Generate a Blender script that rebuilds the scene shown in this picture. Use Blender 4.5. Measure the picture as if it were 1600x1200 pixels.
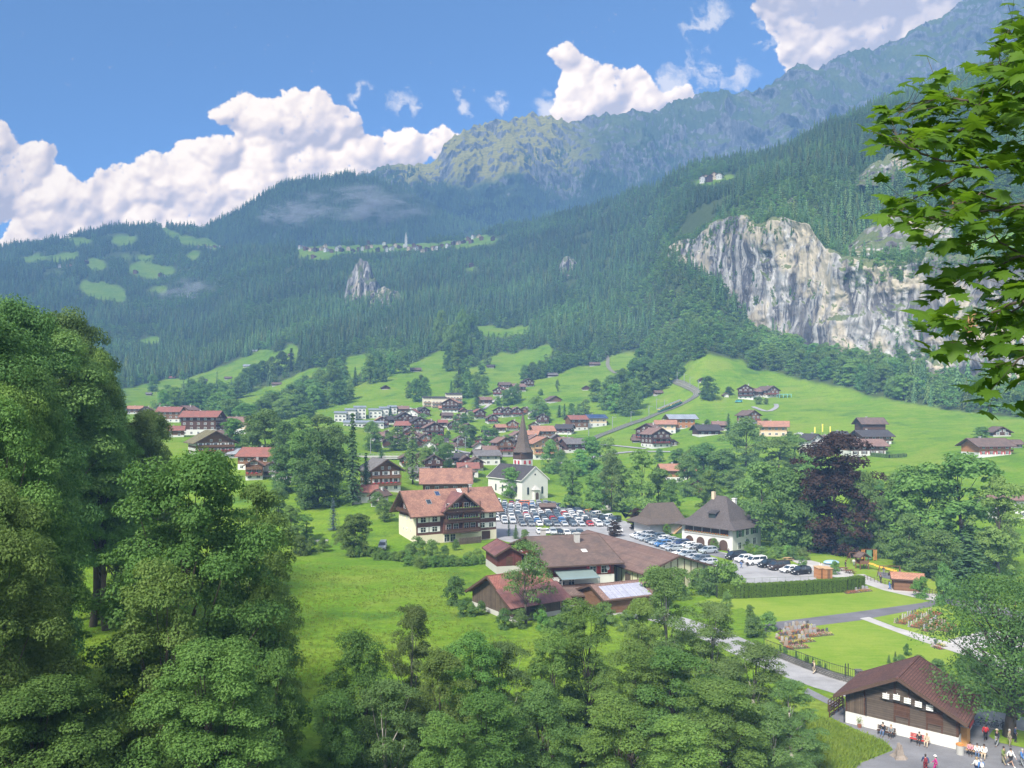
import bpy, math, random
import numpy as np
from mathutils import Vector, Matrix
R = math.radians
rnd = random.Random(7)
nr = np.random.RandomState(11)
for o in list(bpy.data.objects): bpy.data.objects.remove(o)
SC = bpy.context.scene
COL = SC.collection
# ------------------------------------------------------------------ camera (level, lens shifted upward)
H, F, HZ = 34.0, 1200.0, 650.0
cd = bpy.data.cameras.new('camera'); cam = bpy.data.objects.new('camera', cd); COL.objects.link(cam)
cam.location = (0, 0, H); cam.rotation_euler = (R(90), 0, 0)
cd.sensor_width = 36; cd.lens = 36*F/1600; cd.shift_y = 50/1600; cd.clip_start = .3; cd.clip_end = 60000
SC.camera = cam
# ------------------------------------------------------------------ sun, exposure
SUN_EL, SUN_AZ = R(46), R(212)     # azimuth clockwise from +Y (the view direction): over the left shoulder
SKYK, SKYT, CLK = .108, (.60, .88, 1.20), 1.10
sd = bpy.data.lights.new('sun', 'SUN'); sun = bpy.data.objects.new('sun', sd); COL.objects.link(sun)
sd.energy = 3.1; sd.angle = R(11); sd.color = (1, .95, .86)
sdir = Vector((math.sin(SUN_AZ)*math.cos(SUN_EL), math.cos(SUN_AZ)*math.cos(SUN_EL), math.sin(SUN_EL)))
sun.rotation_euler = sdir.to_track_quat('Z', 'Y').to_euler(); sun.location = (0, 0, 300)
SC.view_settings.view_transform = 'Standard'; SC.view_settings.look = 'None'
SC.view_settings.exposure = 1.25; SC.view_settings.gamma = 1
SC.render.engine = 'CYCLES'
cy = SC.cycles
cy.max_bounces = 5; cy.diffuse_bounces = 2; cy.glossy_bounces = 2; cy.transmission_bounces = 3
cy.transparent_max_bounces = 8; cy.volume_bounces = 0; cy.caustics_reflective = False; cy.caustics_refractive = False

# ------------------------------------------------------------------ node helper
class NT:
    def __init__(s, tree): s.t = tree; s.n = tree.nodes; s.l = tree.links
    def new(s, typ, props=None, **inp):
        nd = s.n.new(typ)
        for k, v in (props or {}).items(): setattr(nd, k, v)
        for k, v in inp.items():
            key = int(k[1:]) if k[0] == 'i' and k[1:].isdigit() else k.replace('_', ' ')
            s.set(nd.inputs[key], v)
        return nd
    def set(s, sock, v):
        if isinstance(v, bpy.types.NodeSocket): s.l.new(v, sock)
        elif isinstance(v, bpy.types.Node): s.l.new(v.outputs[0], sock)
        else:
            if hasattr(sock.default_value, '__len__') and hasattr(v, '__len__') and len(sock.default_value) == 4 and len(v) == 3: v = (*v, 1)
            sock.default_value = v
    def m(s, op, a, b=0.0, c=0.0, clamp=False):
        nd = s.n.new('ShaderNodeMath'); nd.operation = op; nd.use_clamp = clamp
        s.set(nd.inputs[0], a); s.set(nd.inputs[1], b); s.set(nd.inputs[2], c); return nd.outputs[0]
    def vm(s, op, a, b=(0, 0, 0), sc=None):
        nd = s.n.new('ShaderNodeVectorMath'); nd.operation = op
        s.set(nd.inputs[0], a)
        if op != 'SCALE': s.set(nd.inputs[1], b)
        if sc is not None: s.set(nd.inputs['Scale'], sc)
        return nd.outputs['Value'] if op in ('LENGTH', 'DISTANCE', 'DOT_PRODUCT') else nd.outputs[0]
    def mr(s, v, a, b, c=0.0, d=1.0, smooth=True):
        nd = s.n.new('ShaderNodeMapRange')
        if smooth: nd.interpolation_type = 'SMOOTHSTEP'
        for i, x in enumerate((v, a, b, c, d)): s.set(nd.inputs[i], x)
        return nd.outputs[0]
    def mix(s, f, a, b, mode='MIX'):
        nd = s.n.new('ShaderNodeMix'); nd.data_type = 'RGBA'; nd.blend_type = mode
        s.set(nd.inputs[0], f); s.set(nd.inputs[6], a); s.set(nd.inputs[7], b); return nd.outputs[2]
    def noise(s, vec, scale, detail=4, rough=.55, dist=0.0):
        return s.new('ShaderNodeTexNoise', None, Vector=vec, Scale=scale, Detail=detail, Roughness=rough, Distortion=dist).outputs[0]

# ------------------------------------------------------------------ world: sky and clouds by direction
w = bpy.data.worlds.new('World'); SC.world = w; w.use_nodes = True
T = NT(w.node_tree); T.n.clear()
sky = T.new('ShaderNodeTexSky', dict(sky_type='NISHITA', sun_disc=False, sun_elevation=SUN_EL, sun_rotation=SUN_AZ, altitude=800, air_density=1.0, dust_density=.3, ozone_density=2.2))
BL = [  # x, y, radius, in tenths of a degree-like units on the tangent plane
 (-60,270,110),(10,285,80),(45,255,48),(80,325,75),(150,330,72),(205,300,55),(245,280,60),(290,285,75),(335,255,60),(330,320,80),
 (380,180,48),(425,200,58),(480,190,58),(520,205,55),(400,260,85),(480,270,75),(570,245,46),(635,235,42),(690,225,34),(100,420,110),(250,390,90),(400,330,80),(540,290,60),
 (885,88,30),(905,125,42),(950,150,50),(985,125,28),(1010,165,42),(1060,160,38),(900,170,50),
 (1240,10,66),(1290,60,95),(1360,40,95),(1300,-60,150),(1430,20,95),(1560,-60,140)]
SB = [(1100,110,50),(1160,110,42),(1110,32,42),(1080,40,26),(560,150,20),(628,165,30),(770,165,24),(730,170,20),(855,165,24),(1060,130,40),(1190,60,30),(1110,75,26),(720,150,18)]
# the clouds are computed here as a map of sphere-built billows seen in the tangent plane of the view
CW, CH, CX0, CY1 = 2000, 640, -500.0, -120.0     # map covers bearings px -500..2100 and heights py 660..-120
sx_ = 2600.0/CW; sy_ = 780.0/CH
zm = np.full((CH, CW), -1e3, 'f4'); cr = np.random.RandomState(5)
def splat(x, y, z, r):
    X0 = (x-CX0)/sx_; Y0 = (y-CY1)/sy_; rx = r/sx_; ry = r/sy_
    i0, i1 = max(int(X0-rx), 0), min(int(X0+rx)+2, CW); j0, j1 = max(int(Y0-ry), 0), min(int(Y0+ry)+2, CH)
    if i0 >= i1 or j0 >= j1: return
    jj, ii = np.mgrid[j0:j1, i0:i1]; q = 1-((ii-X0)/rx)**2-((jj-Y0)/ry)**2
    h_ = np.where(q > 0, z+r*np.sqrt(np.maximum(q, 0)), -1e3); zm[j0:j1, i0:i1] = np.maximum(zm[j0:j1, i0:i1], h_)
def billow(x, y, z, r, lev):
    splat(x, y, z, r)
    if lev == 0 or r < 3: return
    for _ in range((16, 11, 14)[lev-1]):
        a_ = cr.uniform(0, 6.283); e_ = cr.uniform(0, 1)**.8; rr = r*cr.uniform(.22, .45); q = r*.86
        ce = math.sqrt(1-e_*e_)
        billow(x+q*ce*math.cos(a_), y+q*ce*math.sin(a_)*.9-r*.04, z+q*e_, rr, lev-1)
for (x, y, r) in BL: billow(x, y, cr.uniform(-.3, .3)*r, r*.80, 3 if r > 24 else 2)
Jg, Ig = np.mgrid[0:CH, 0:CW]; PX = Ig*sx_+CX0; PY = Jg*sy_+CY1
def warp(A, dx, dy):
    j = np.clip(Jg+dy, 0, CH-1).astype(int); i = np.clip(Ig+dx, 0, CW-1).astype(int); return A[j, i]
def blur(A, n):
    for _ in range(n):
        A = (np.roll(A, 1, 0)+2*A+np.roll(A, -1, 0))/4; A = (np.roll(A, 1, 1)+2*A+np.roll(A, -1, 1))/4
    return A
# ------------------------------------------------------------------ numpy noise
_perm = np.random.RandomState(3).permutation(512)
def _h(ix, iy): return _perm[(_perm[ix & 511] + iy) & 511]/511.0
def vnoise(x, y):
    xi = np.floor(x).astype(int); yi = np.floor(y).astype(int); fx = x-xi; fy = y-yi
    u = fx*fx*(3-2*fx); v = fy*fy*(3-2*fy)
    return (_h(xi, yi)*(1-u)+_h(xi+1, yi)*u)*(1-v)+(_h(xi, yi+1)*(1-u)+_h(xi+1, yi+1)*u)*v
def fbm(x, y, o=5, g=.5):
    a = 1; s = 0; t = 0
    for k in range(o): s = s+a*vnoise(x*2**k+17.3*k, y*2**k+5.1*k); t += a; a *= g
    return s/t
def ridged(x, y, o=5, g=.5):
    a = 1; s = 0; t = 0
    for k in range(o): s = s+a*(1-abs(2*vnoise(x*2**k+7.3*k, y*2**k+1.1*k)-1)); t += a; a *= g
    return s/t

# continued once the noise functions exist
n1_ = fbm(PX/26., PY/26., 5, .6); n2_ = fbm(PX/26.+50, PY/26.+9, 5, .6); n3_ = fbm(PX/7.+3, PY/7.+8, 4, .6)
zm = warp(zm, (n1_-.5)*26+(n3_-.5)*6, (n2_-.5)*26)
cov = (zm > -500).astype('f4')
soft = blur(cov, 10); edge_ = blur(cov, 3)
al = np.clip((edge_*.45+blur(cov, 22)*.85+(n3_-.5)*1.1+(fbm(PX/3.5, PY/3.5+40, 3)-.5)*.5+(n1_-.5)*.8-.44)/.60, 0, 1); al = al*al*(3-2*al)
zf = np.where(cov > 0, zm, 0); z1 = blur(zf, 2)/np.maximum(blur(cov, 2), .05); z3 = blur(zf, 14)/np.maximum(blur(cov, 14), .05); z6 = blur(zf, 70)/np.maximum(blur(cov, 70), .05)
def lam(z, k):
    gy, gx = np.gradient(z+(n3_-.5)*2.2); nx = -gx*k; ny = -gy*k; ln = np.sqrt(nx*nx+ny*ny+1)
    return (nx*-.42+ny*-.70+.58)/ln
sh_ = .58+.20*(lam(z1, .6)-.5)+.34*(lam(z3, 1.1)-.5)+.34*(lam(z6, 1.3)-.5)+(n3_-.5)*.22+(fbm(PX/4.+9, PY/4.+3, 3)-.5)*.14
sh_ = sh_+np.clip(1-blur(cov, 30), 0, 1)*.42+(n1_-.5)*.42+.04-np.clip((PY-230)/160, 0, 1)*.10
sh_ = sh_-np.clip((PX-1160)/60, 0, 1)*np.clip((1500-PX)/220, 0, 1)*np.clip((130-PY)/60, 0, 1)*.12
sh_ = np.clip(blur(sh_, 3), 0, 1)
stops = [0, .3, .55, .8, 1.0]
rgb_ = np.stack([np.interp(sh_, stops, c_) for c_ in ((.40,.56,.72,.88,1.02), (.375,.51,.64,.78,.93), (.44,.54,.62,.70,.82))], -1)
w1_ = np.zeros((CH, CW))
for (x, y, r) in SB: w1_ = np.maximum(w1_, 1-np.hypot(PX-x+(n1_-.5)*40, (PY-y+(n2_-.5)*40))/r/1.15)
fw = fbm(PX/38.+2*n2_, PY/30.+2*n1_, 6, .62)
wa = np.clip(w1_*1.3+(fw-.5)*3.4-.42, 0, 1)*np.clip(w1_*2.5, 0, 1)*.85
tot = al+(1-al)*wa
rgb_ = (rgb_*al[..., None]+np.array([.66, .66, .72])*((1-al)*wa)[..., None])/np.maximum(tot, 1e-4)[..., None]
img = bpy.data.images.new('cloud_map', CW, CH, alpha=True, float_buffer=True); img.alpha_mode = 'CHANNEL_PACKED'
img.colorspace_settings.name = 'Non-Color'
buf = np.dstack([rgb_, tot])[::-1].astype('f4'); img.pixels.foreach_set(buf.ravel()); img.update(); img.pack()
tc = T.n.new('ShaderNodeTexCoord').outputs['Generated']
sx = T.n.new('ShaderNodeSeparateXYZ'); T.l.new(tc, sx.inputs[0])
yy = T.m('MAXIMUM', sx.outputs[1], .05)
cx = T.n.new('ShaderNodeCombineXYZ')
T.l.new(T.m('MULTIPLY_ADD', T.m('DIVIDE', sx.outputs[0], yy), F/2600., (800-CX0)/2600.), cx.inputs[0])
T.l.new(T.m('MULTIPLY_ADD', T.m('DIVIDE', sx.outputs[2], yy), F/780., 1-(HZ-CY1)/780.), cx.inputs[1])
im = T.n.new('ShaderNodeTexImage'); im.image = img; im.extension = 'CLIP'; T.l.new(cx.outputs[0], im.inputs[0])
front = T.mr(sx.outputs[1], .08, .25)
skyc = T.mix(1.0, T.vm('SCALE', sky.outputs[0], sc=SKYK), SKYT, 'MULTIPLY')
# unseen broken white cloud overhead and behind, added as neutral soft fill light
cn = T.noise(tc, 2.2, 6, .6, .4)
over = T.m('MULTIPLY', T.mr(cn, .36, .56, .25, .95), T.m('SUBTRACT', 1.0, T.mr(sx.outputs[1], .10, .45)), clamp=True)
skyc = T.mix(T.m('MULTIPLY', over, T.mr(sx.outputs[2], -.05, .1)), skyc, T.mix(cn, (.45, .47, .50), (.78, .76, .73)))
c2 = T.mix(T.m('MULTIPLY', im.outputs[1], front), skyc, T.vm('MULTIPLY', im.outputs[0], (CLK*1.13, CLK*1.02, CLK*.87)))
bg = T.new('ShaderNodeBackground', None, Color=c2, Strength=1.0)
wo = T.n.new('ShaderNodeOutputWorld'); T.l.new(bg.outputs[0], wo.inputs[0])
w.cycles.sampling_method = 'MANUAL'; w.cycles.sample_map_resolution = 512
# ------------------------------------------------------------------ terrain definition: real distances read off the valley
def zof(Y, py): return H+Y*(HZ-py)/F
NEAR = [(.5, 32.2), (10, 27), (25, 15), (48, 3), (62, .2)]
CLB = [(1040,398,1000),(1060,405,985),(1100,430,930),(1135,480,860),(1150,500,830),(1180,522,790),(1230,556,730),(1300,560,660),(1400,578,600),(1500,598,550),(1600,620,500),(1950,660,430)]
CLT = [(1040,392),(1060,380),(1085,376),(1110,352),(1140,338),(1165,334),(1180,350),(1200,346),(1225,338),(1265,355),(1290,392),(1340,404),(1400,412),(1450,398),(1600,405),(1950,400)]
def ip(L, x, k=1): return np.interp(x, [a[0] for a in L], [a[k] for a in L])
COLS = {
 -900: ([(62,12),(120,8),(250,8)], [(400,690),(700,640),(900,600),(1400,540),(2200,450),(3000,400),(3300,395),(3600,420)]),
 -400: ([(62,10),(120,6),(250,6)], [(400,690),(700,640),(900,600),(1400,540),(2200,450),(2800,410),(3200,395),(3600,410)]),
 0:    ([(62,6),(90,2),(140,0),(250,2)], [(400,690),(700,640),(900,600),(1400,540),(2000,470),(2600,420),(3200,388),(3600,410)]),
 200:  ([(90,0),(250,1)], [(400,692),(600,658),(700,640),(900,612),(1100,590),(1500,540),(2000,470),(2600,400),(3200,352),(3600,375)]),
 300:  ([(90,0),(240,1)], [(350,712),(420,688),(600,655),(800,630),(1000,600),(1300,560),(1700,510),(2100,450),(2700,385),(3200,352),(3600,375)]),
 400:  ([(90,0),(240,1)], [(330,724),(420,690),(600,650),(800,625),(1000,585),(1300,530),(1700,470),(2100,412),(2500,388),(2800,395),(3600,460)]),
 500:  ([(90,0),(220,1)], [(330,735),(420,692),(600,655),(800,605),(1000,560),(1300,510),(1700,450),(2100,395),(2300,383),(2600,392),(3600,470)]),
 600:  ([(90,0),(190,0)], [(260,778),(380,722),(500,690),(600,660),(700,620),(800,590),(1000,550),(1300,505),(1700,440),(2100,390),(2300,381),(2600,395),(3600,480)]),
 700:  ([(90,0),(200,0)], [(300,775),(400,715),(500,688),(600,655),(700,617),(850,575),(1000,545),(1300,490),(1700,425),(2100,385),(2300,376),(2600,390),(3600,480)]),
 800:  ([(90,0),(320,0)], [(350,752),(420,704),(500,686),(600,650),(700,615),(850,580),(1000,545),(1300,490),(1700,420),(2100,365),(2300,352),(2700,375),(3600,480)]),
 900:  ([(90,0),(320,0)], [(360,748),(430,702),(500,680),(600,640),(700,605),(850,565),(1000,520),(1300,455),(1700,380),(2050,330),(2300,345),(3600,480)]),
 1000: ([(90,0),(310,0)], [(370,736),(450,692),(560,650),(700,600),(850,560),(1000,500),(1300,420),(1600,350),(1900,298),(2200,320),(3600,480)]),
 1050: ([(90,0),(300,0)], [(380,726),(450,690),(560,640),(640,602),(720,565),(850,500),(960,425),(1060,375),(1300,340),(1700,276),(1950,300),(3600,480)]),
 1100: ([(90,0),(290,0)], [(350,726),(430,690),(520,650),(600,600),(650,556),(720,525),(850,465),(990,344),(1200,310),(1650,252),(1900,275),(3600,480)]),
 1200: ([(90,0),(250,0)], [(290,770),(350,722),(450,668),(580,618),(660,573),(720,552),(900,310),(1250,270),(1600,244),(1800,265),(3600,450)]),
 1300: ([(90,0),(225,0)], [(270,765),(340,714),(420,675),(520,635),(600,602),(640,580),(780,350),(900,300),(1200,232),(1500,196),(1700,210),(3600,420)]),
 1400: ([(90,0),(200,0)], [(240,780),(270,750),(330,714),(400,676),(480,641),(560,612),(720,340),(900,265),(1200,185),(1500,158),(1700,170),(3600,400)]),
 1500: ([(90,0),(190,0)], [(240,778),(260,765),(320,705),(400,668),(470,645),(520,640),(700,310),(900,230),(1200,150),(1500,124),(1700,140),(3600,400)]),
 1600: ([(90,0),(180,0)], [(230,778),(250,765),(300,714),(380,672),(440,655),(475,650),(650,320),(900,200),(1200,118),(1500,90),(1700,110),(3600,400)]),
 2000: ([(90,0),(180,3)], [(250,750),(400,680),(425,665),(650,300),(900,150),(1500,60),(1700,80),(3600,300)]),
 2500: ([(90,0),(180,5)], [(250,740),(400,670),(650,300),(900,150),(1500,60),(1700,80),(3600,300)]),
}
YG = np.geomspace(1.0, 3600, 460); UG = np.linspace(-900, 2500, 681)
cols = sorted(COLS)
prof = []
for c in cols:
    a, b = COLS[c]
    K = [k for k in NEAR if k[0] < a[0][0]]+list(a)+[(Y, zof(Y, py)) for Y, py in b if Y > a[-1][0]]
    if 1040 <= c <= 1950:      # cliff step
        yb = float(ip(CLB, c, 2)); pb = float(ip(CLB, c)); pt = float(ip(CLT, c))
        K = [k for k in K if k[0] < yb-2 or k[0] > yb+60]+[(yb+10, zof(yb, pb)-4), (yb+38, zof(yb+38, pt)-3)]
        K.sort()
    prof.append(np.interp(YG, [k[0] for k in K], [k[1] for k in K]))
prof = np.array(prof)      # ncol x nY
def cub(p0, p1, p2, p3, t): return p1+.5*t*(p2-p0+t*(2*p0-5*p1+4*p2-p3+t*(3*(p1-p2)+p3-p0)))
ZG = np.zeros((len(UG), len(YG)))
ca = np.array(cols, float)
for i, u in enumerate(UG):
    k = min(max(int(np.searchsorted(ca, u, side='right')-1), 0), len(cols)-2)
    t = (u-ca[k])/(ca[k+1]-ca[k])
    s = t*t*(3-2*t)*.5+t*.5
    ZG[i] = prof[k]*(1-s)+prof[k+1]*s
# the cliff step is rebuilt per column so that it follows the rock line
for i, u in enumerate(UG):
    if 1040 <= u <= 1950:
        yb = float(ip(CLB, u, 2)); pb = float(ip(CLB, u)); pt = float(ip(CLT, u)); zb = zof(yb, pb)-4; zt = zof(yb+38, pt)-3
        lo = YG < yb+10; hi = YG > yb+38; mid = ~lo & ~hi
        L = ZG[i].copy()
        w0 = np.clip((YG-(yb-110))/110, 0, 1)
        ZG[i] = np.where(lo, np.minimum(L*(1-w0)+zb*w0, L*(1-w0)+zb*w0), L)
        w1 = np.clip((YG-(yb+38))/160, 0, 1)
        ZG[i] = np.where(hi, zt*(1-w1)+np.maximum(L, zt)*w1, ZG[i])
        ZG[i] = np.where(mid, zb+(zt-zb)*np.clip((YG-(yb+10))/28, 0, 1), ZG[i])
for _ in range(2):         # soften knots along the distance axis where no cliff stands
    Z2 = ZG.copy(); Z2[:, 1:-1] = (ZG[:, :-2]+2*ZG[:, 1:-1]+ZG[:, 2:])/4; Z2[1:-1] = (Z2[:-2]+2*Z2[1:-1]+Z2[2:])/4
    steep = abs(np.gradient(ZG, axis=1)/np.gradient(YG)[None, :]) > 1.6
    ZG = np.where(steep, ZG, Z2)
UU, YY = np.meshgrid(UG, YG, indexing='ij'); XX = YY*(UU-800)/F
amp = np.interp(YY, [0, 325, 450, 800, 2000, 3600], [0, 0, 1.0, 3, 14, 22])
ZG = ZG+amp*(fbm(XX/70+40, YY/70+9, 5)-.5)*2*.7
lim = np.array([{True: max([k[0] for k in COLS[c][0]])}[True]-8 for c in cols])
fl = (YY > 64) & (YY < np.interp(UG, cols, lim)[:, None]) & (UU > 120) & (UU < 1800)
ZG = np.where(fl, 0.0, ZG)
lY = np.log(YG)
def gz(x, y):              # ground height at world x, y (arrays fine)
    x = np.asarray(x, float); y = np.maximum(np.asarray(y, float), 1.01)
    u = np.clip((800+F*x/y-UG[0])/(UG[1]-UG[0]), 0, len(UG)-1.001); v = np.clip((np.log(y)-lY[0])/(lY[1]-lY[0]), 0, len(YG)-1.001)
    i = u.astype(int); j = v.astype(int); a = u-i; b = v-j
    return (ZG[i, j]*(1-b)+ZG[i, j+1]*b)*(1-a)+(ZG[i+1, j]*(1-b)+ZG[i+1, j+1]*b)*a
def place(px, py, ymin=30, ymax=3500):   # ground point seen at photo pixel
    Y = np.geomspace(ymin, ymax, 3000); X = Y*(px-800)/F; z = gz(X, Y)
    q = HZ-(z-H)/Y*F
    k = np.where(q <= py)[0]
    k = k[0] if len(k) else 2999
    return Vector((X[k], Y[k], z[k]))
def GP(x, y): return Vector((x, y, float(gz(x, y))))

# ------------------------------------------------------------------ mesh helpers
def tag(o, label=None, cat=None, group=None, kind=None):
    if label: o['label'] = label
    if cat: o['category'] = cat
    if group: o['group'] = group
    if kind: o['kind'] = kind
    return o
def npmesh(name, V, Fc, mats, midx=None, smooth=False):
    V = np.asarray(V, 'f4'); me = bpy.data.meshes.new(name)
    Fc = np.asarray(Fc, 'i4'); n, k = Fc.shape
    me.vertices.add(len(V)); me.vertices.foreach_set('co', V.ravel())
    me.loops.add(n*k); me.loops.foreach_set('vertex_index', Fc.ravel())
    me.polygons.add(n); me.polygons.foreach_set('loop_start', np.arange(0, n*k, k, dtype='i4'))
    try: me.polygons.foreach_set('loop_total', np.full(n, k, 'i4'))
    except Exception: pass
    for m in mats: me.materials.append(m)
    if midx is not None: me.polygons.foreach_set('material_index', np.asarray(midx, 'i4'))
    me.polygons.foreach_set('use_smooth', np.full(n, smooth, bool))
    me.update(calc_edges=True); me.validate(); return me
def link(name, me, parent=None, loc=None, rz=0):
    o = bpy.data.objects.new(name, me); COL.objects.link(o)
    if parent: o.parent = parent
    if loc is not None: o.location = loc
    if rz: o.rotation_euler = (0, 0, rz)
    return o
def grid_faces(nu, nv):
    i, j = np.meshgrid(np.arange(nu-1), np.arange(nv-1), indexing='ij'); a = (i*nv+j).ravel()
    return np.stack([a, a+nv, a+nv+1, a+1], 1)
def empty(name, loc=(0, 0, 0), rz=0, label=None, cat=None, group=None):
    o = bpy.data.objects.new(name, None); COL.objects.link(o); o.location = loc; o.rotation_euler = (0, 0, rz); o.empty_display_size = .5
    return tag(o, label, cat, group)
def ctree(o, parent=None, loc=None, rz=None, label=None, group=None, cat=None, sc=None):
    c = o.copy(); COL.objects.link(c); c.parent = parent
    for ch in KIDS(o): ctree(ch, c)
    if loc is not None: c.location = loc
    if rz is not None: c.rotation_euler = (0, 0, rz)
    if sc is not None: c.scale = (sc, sc, sc) if not hasattr(sc, '__len__') else sc
    return tag(c, label, cat, group)
def KIDS(o): return [c for c in list(o.children)]
class MB:
    def __init__(s): s.v = []; s.f = []; s.m = []; s.M = None
    def add(s, V, Fs, m=0):
        b = len(s.v)
        for p in V:
            p = Vector(p); s.v.append(tuple(s.M @ p) if s.M else tuple(p))
        for f in Fs: s.f.append(tuple(b+i for i in f)); s.m.append(m)
    def box(s, x0, x1, y0, y1, z0, z1, m=0):
        s.add([(x0,y0,z0),(x1,y0,z0),(x1,y1,z0),(x0,y1,z0),(x0,y0,z1),(x1,y0,z1),(x1,y1,z1),(x0,y1,z1)],
              [(0,3,2,1),(4,5,6,7),(0,1,5,4),(1,2,6,5),(2,3,7,6),(3,0,4,7)], m)
    def cyl(s, p0, p1, r0, r1=None, n=8, m=0, cap=True):
        p0 = Vector(p0); p1 = Vector(p1); r1 = r0 if r1 is None else r1
        d = (p1-p0).normalized(); a = d.orthogonal().normalized(); b = d.cross(a)
        V = [p0+(a*math.cos(t)+b*math.sin(t))*r0 for t in [2*math.pi*i/n for i in range(n)]]+[p1+(a*math.cos(t)+b*math.sin(t))*r1 for t in [2*math.pi*i/n for i in range(n)]]
        Fs = [(i, (i+1) % n, n+(i+1) % n, n+i) for i in range(n)]
        if cap: Fs += [tuple(range(n-1, -1, -1)), tuple(range(n, 2*n))]
        s.add(V, Fs, m)
    def bar(s, p0, p1, w, h=None, m=0):
        p0 = Vector(p0); p1 = Vector(p1); h = h or w; d = (p1-p0).normalized(); up = Vector((0, 0, 1)) if abs(d.z) < .95 else Vector((0, 1, 0))
        a = d.cross(up).normalized()*w/2; b = a.cross(d).normalized()*h/2
        V = [p+x+y for p in (p0, p1) for x, y in ((-a, -b), (a, -b), (a, b), (-a, b))]
        s.add(V, [(0,1,2,3),(7,6,5,4),(0,4,5,1),(1,5,6,2),(2,6,7,3),(3,7,4,0)], m)
    def tube(s, pts, r, n=6, m=0):
        for i in range(len(pts)-1): s.cyl(pts[i], pts[i+1], r if not hasattr(r, '__len__') else r[i], r if not hasattr(r, '__len__') else r[i+1], n, m)
    def slab(s, quad, t, m=0, down=True):       # a thick sheet from a quad, thickness below it
        q = [Vector(p) for p in quad]; nrm = (q[1]-q[0]).cross(q[-1]-q[0]).normalized()*t
        if nrm.z < 0: nrm = -nrm
        n = len(q); V = q+[p-nrm for p in q]
        s.add(V, [tuple(range(n)), tuple(range(2*n-1, n-1, -1))]+[(i, n+i, n+(i+1) % n, (i+1) % n) for i in range(n)], m)
    def sphere(s, c, r, n=8, k=6, m=0, sq=(1, 1, 1)):
        V = [(c[0], c[1], c[2]-r*sq[2])]; Fs = []
        for j in range(1, k):
            a = math.pi*j/k
            for i in range(n):
                b = 2*math.pi*i/n; V.append((c[0]+r*sq[0]*math.sin(a)*math.cos(b), c[1]+r*sq[1]*math.sin(a)*math.sin(b), c[2]-r*sq[2]*math.cos(a)))
        V.append((c[0], c[1], c[2]+r*sq[2])); t = len(V)-1
        for i in range(n):
            Fs.append((0, 1+(i+1) % n, 1+i)); Fs.append((t, t-n+i, t-n+(i+1) % n))
            for j in range(k-2): Fs.append((1+j*n+i, 1+j*n+(i+1) % n, 1+(j+1)*n+(i+1) % n, 1+(j+1)*n+i))
        s.add(V, Fs, m)
    def mesh(s, name, mats, smooth=False):
        me = bpy.data.meshes.new(name); me.from_pydata(s.v, [], s.f); me.update()
        for m in (mats if isinstance(mats, (list, tuple)) else [mats]): me.materials.append(m)
        me.polygons.foreach_set('material_index', s.m)
        if smooth: me.polygons.foreach_set('use_smooth', [True]*len(s.f))
        uv = me.uv_layers.new(name='UVMap').data
        for p in me.polygons:
            n = p.normal; u = Vector((0, 0, 1)).cross(n)
            u = u.normalized() if u.length > 1e-3 else Vector((1, 0, 0)); v = n.cross(u)
            for li in p.loop_indices:
                co = me.vertices[me.loops[li].vertex_index].co; uv[li].uv = (co.dot(u), co.dot(v))
        return me
    def build(s, name, mats, parent=None, loc=None, rz=0, smooth=False):
        return link(name, s.mesh(name, mats, smooth), parent, loc, rz)

# ------------------------------------------------------------------ materials
MC = {}
def mat0(name):
    m = bpy.data.materials.new(name); m.use_nodes = True; t = NT(m.node_tree); t.n.clear()
    o = t.n.new('ShaderNodeOutputMaterial'); return m, t, o
def plain(name, c, rough=.7, var=.12, scale=3.0, metal=0, bump=0.0, coat=0, spec=.5):
    if name in MC: return MC[name]
    m, t, o = mat0(name)
    tcn = t.n.new('ShaderNodeTexCoord').outputs['Object']
    n = t.noise(tcn, scale, 5, .6)
    n2 = t.noise(tcn, scale*.13, 3, .5)
    f = t.m('MULTIPLY_ADD', n, var*2, 1-var); f = t.m('MULTIPLY', f, t.m('MULTIPLY_ADD', n2, var*2, 1-var))
    col = t.vm('SCALE', c, sc=f)
    b = t.new('ShaderNodeBsdfPrincipled', None, Base_Color=col, Roughness=rough, Metallic=metal)
    b.inputs['Specular IOR Level'].default_value = spec
    b.inputs['Coat Weight'].default_value = coat
    if bump:
        bp = t.new('ShaderNodeBump', None, Strength=bump, Distance=.05, Height=n); t.l.new(bp.outputs[0], b.inputs['Normal'])
    t.l.new(b.outputs[0], o.inputs[0]); MC[name] = m; return m
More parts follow.
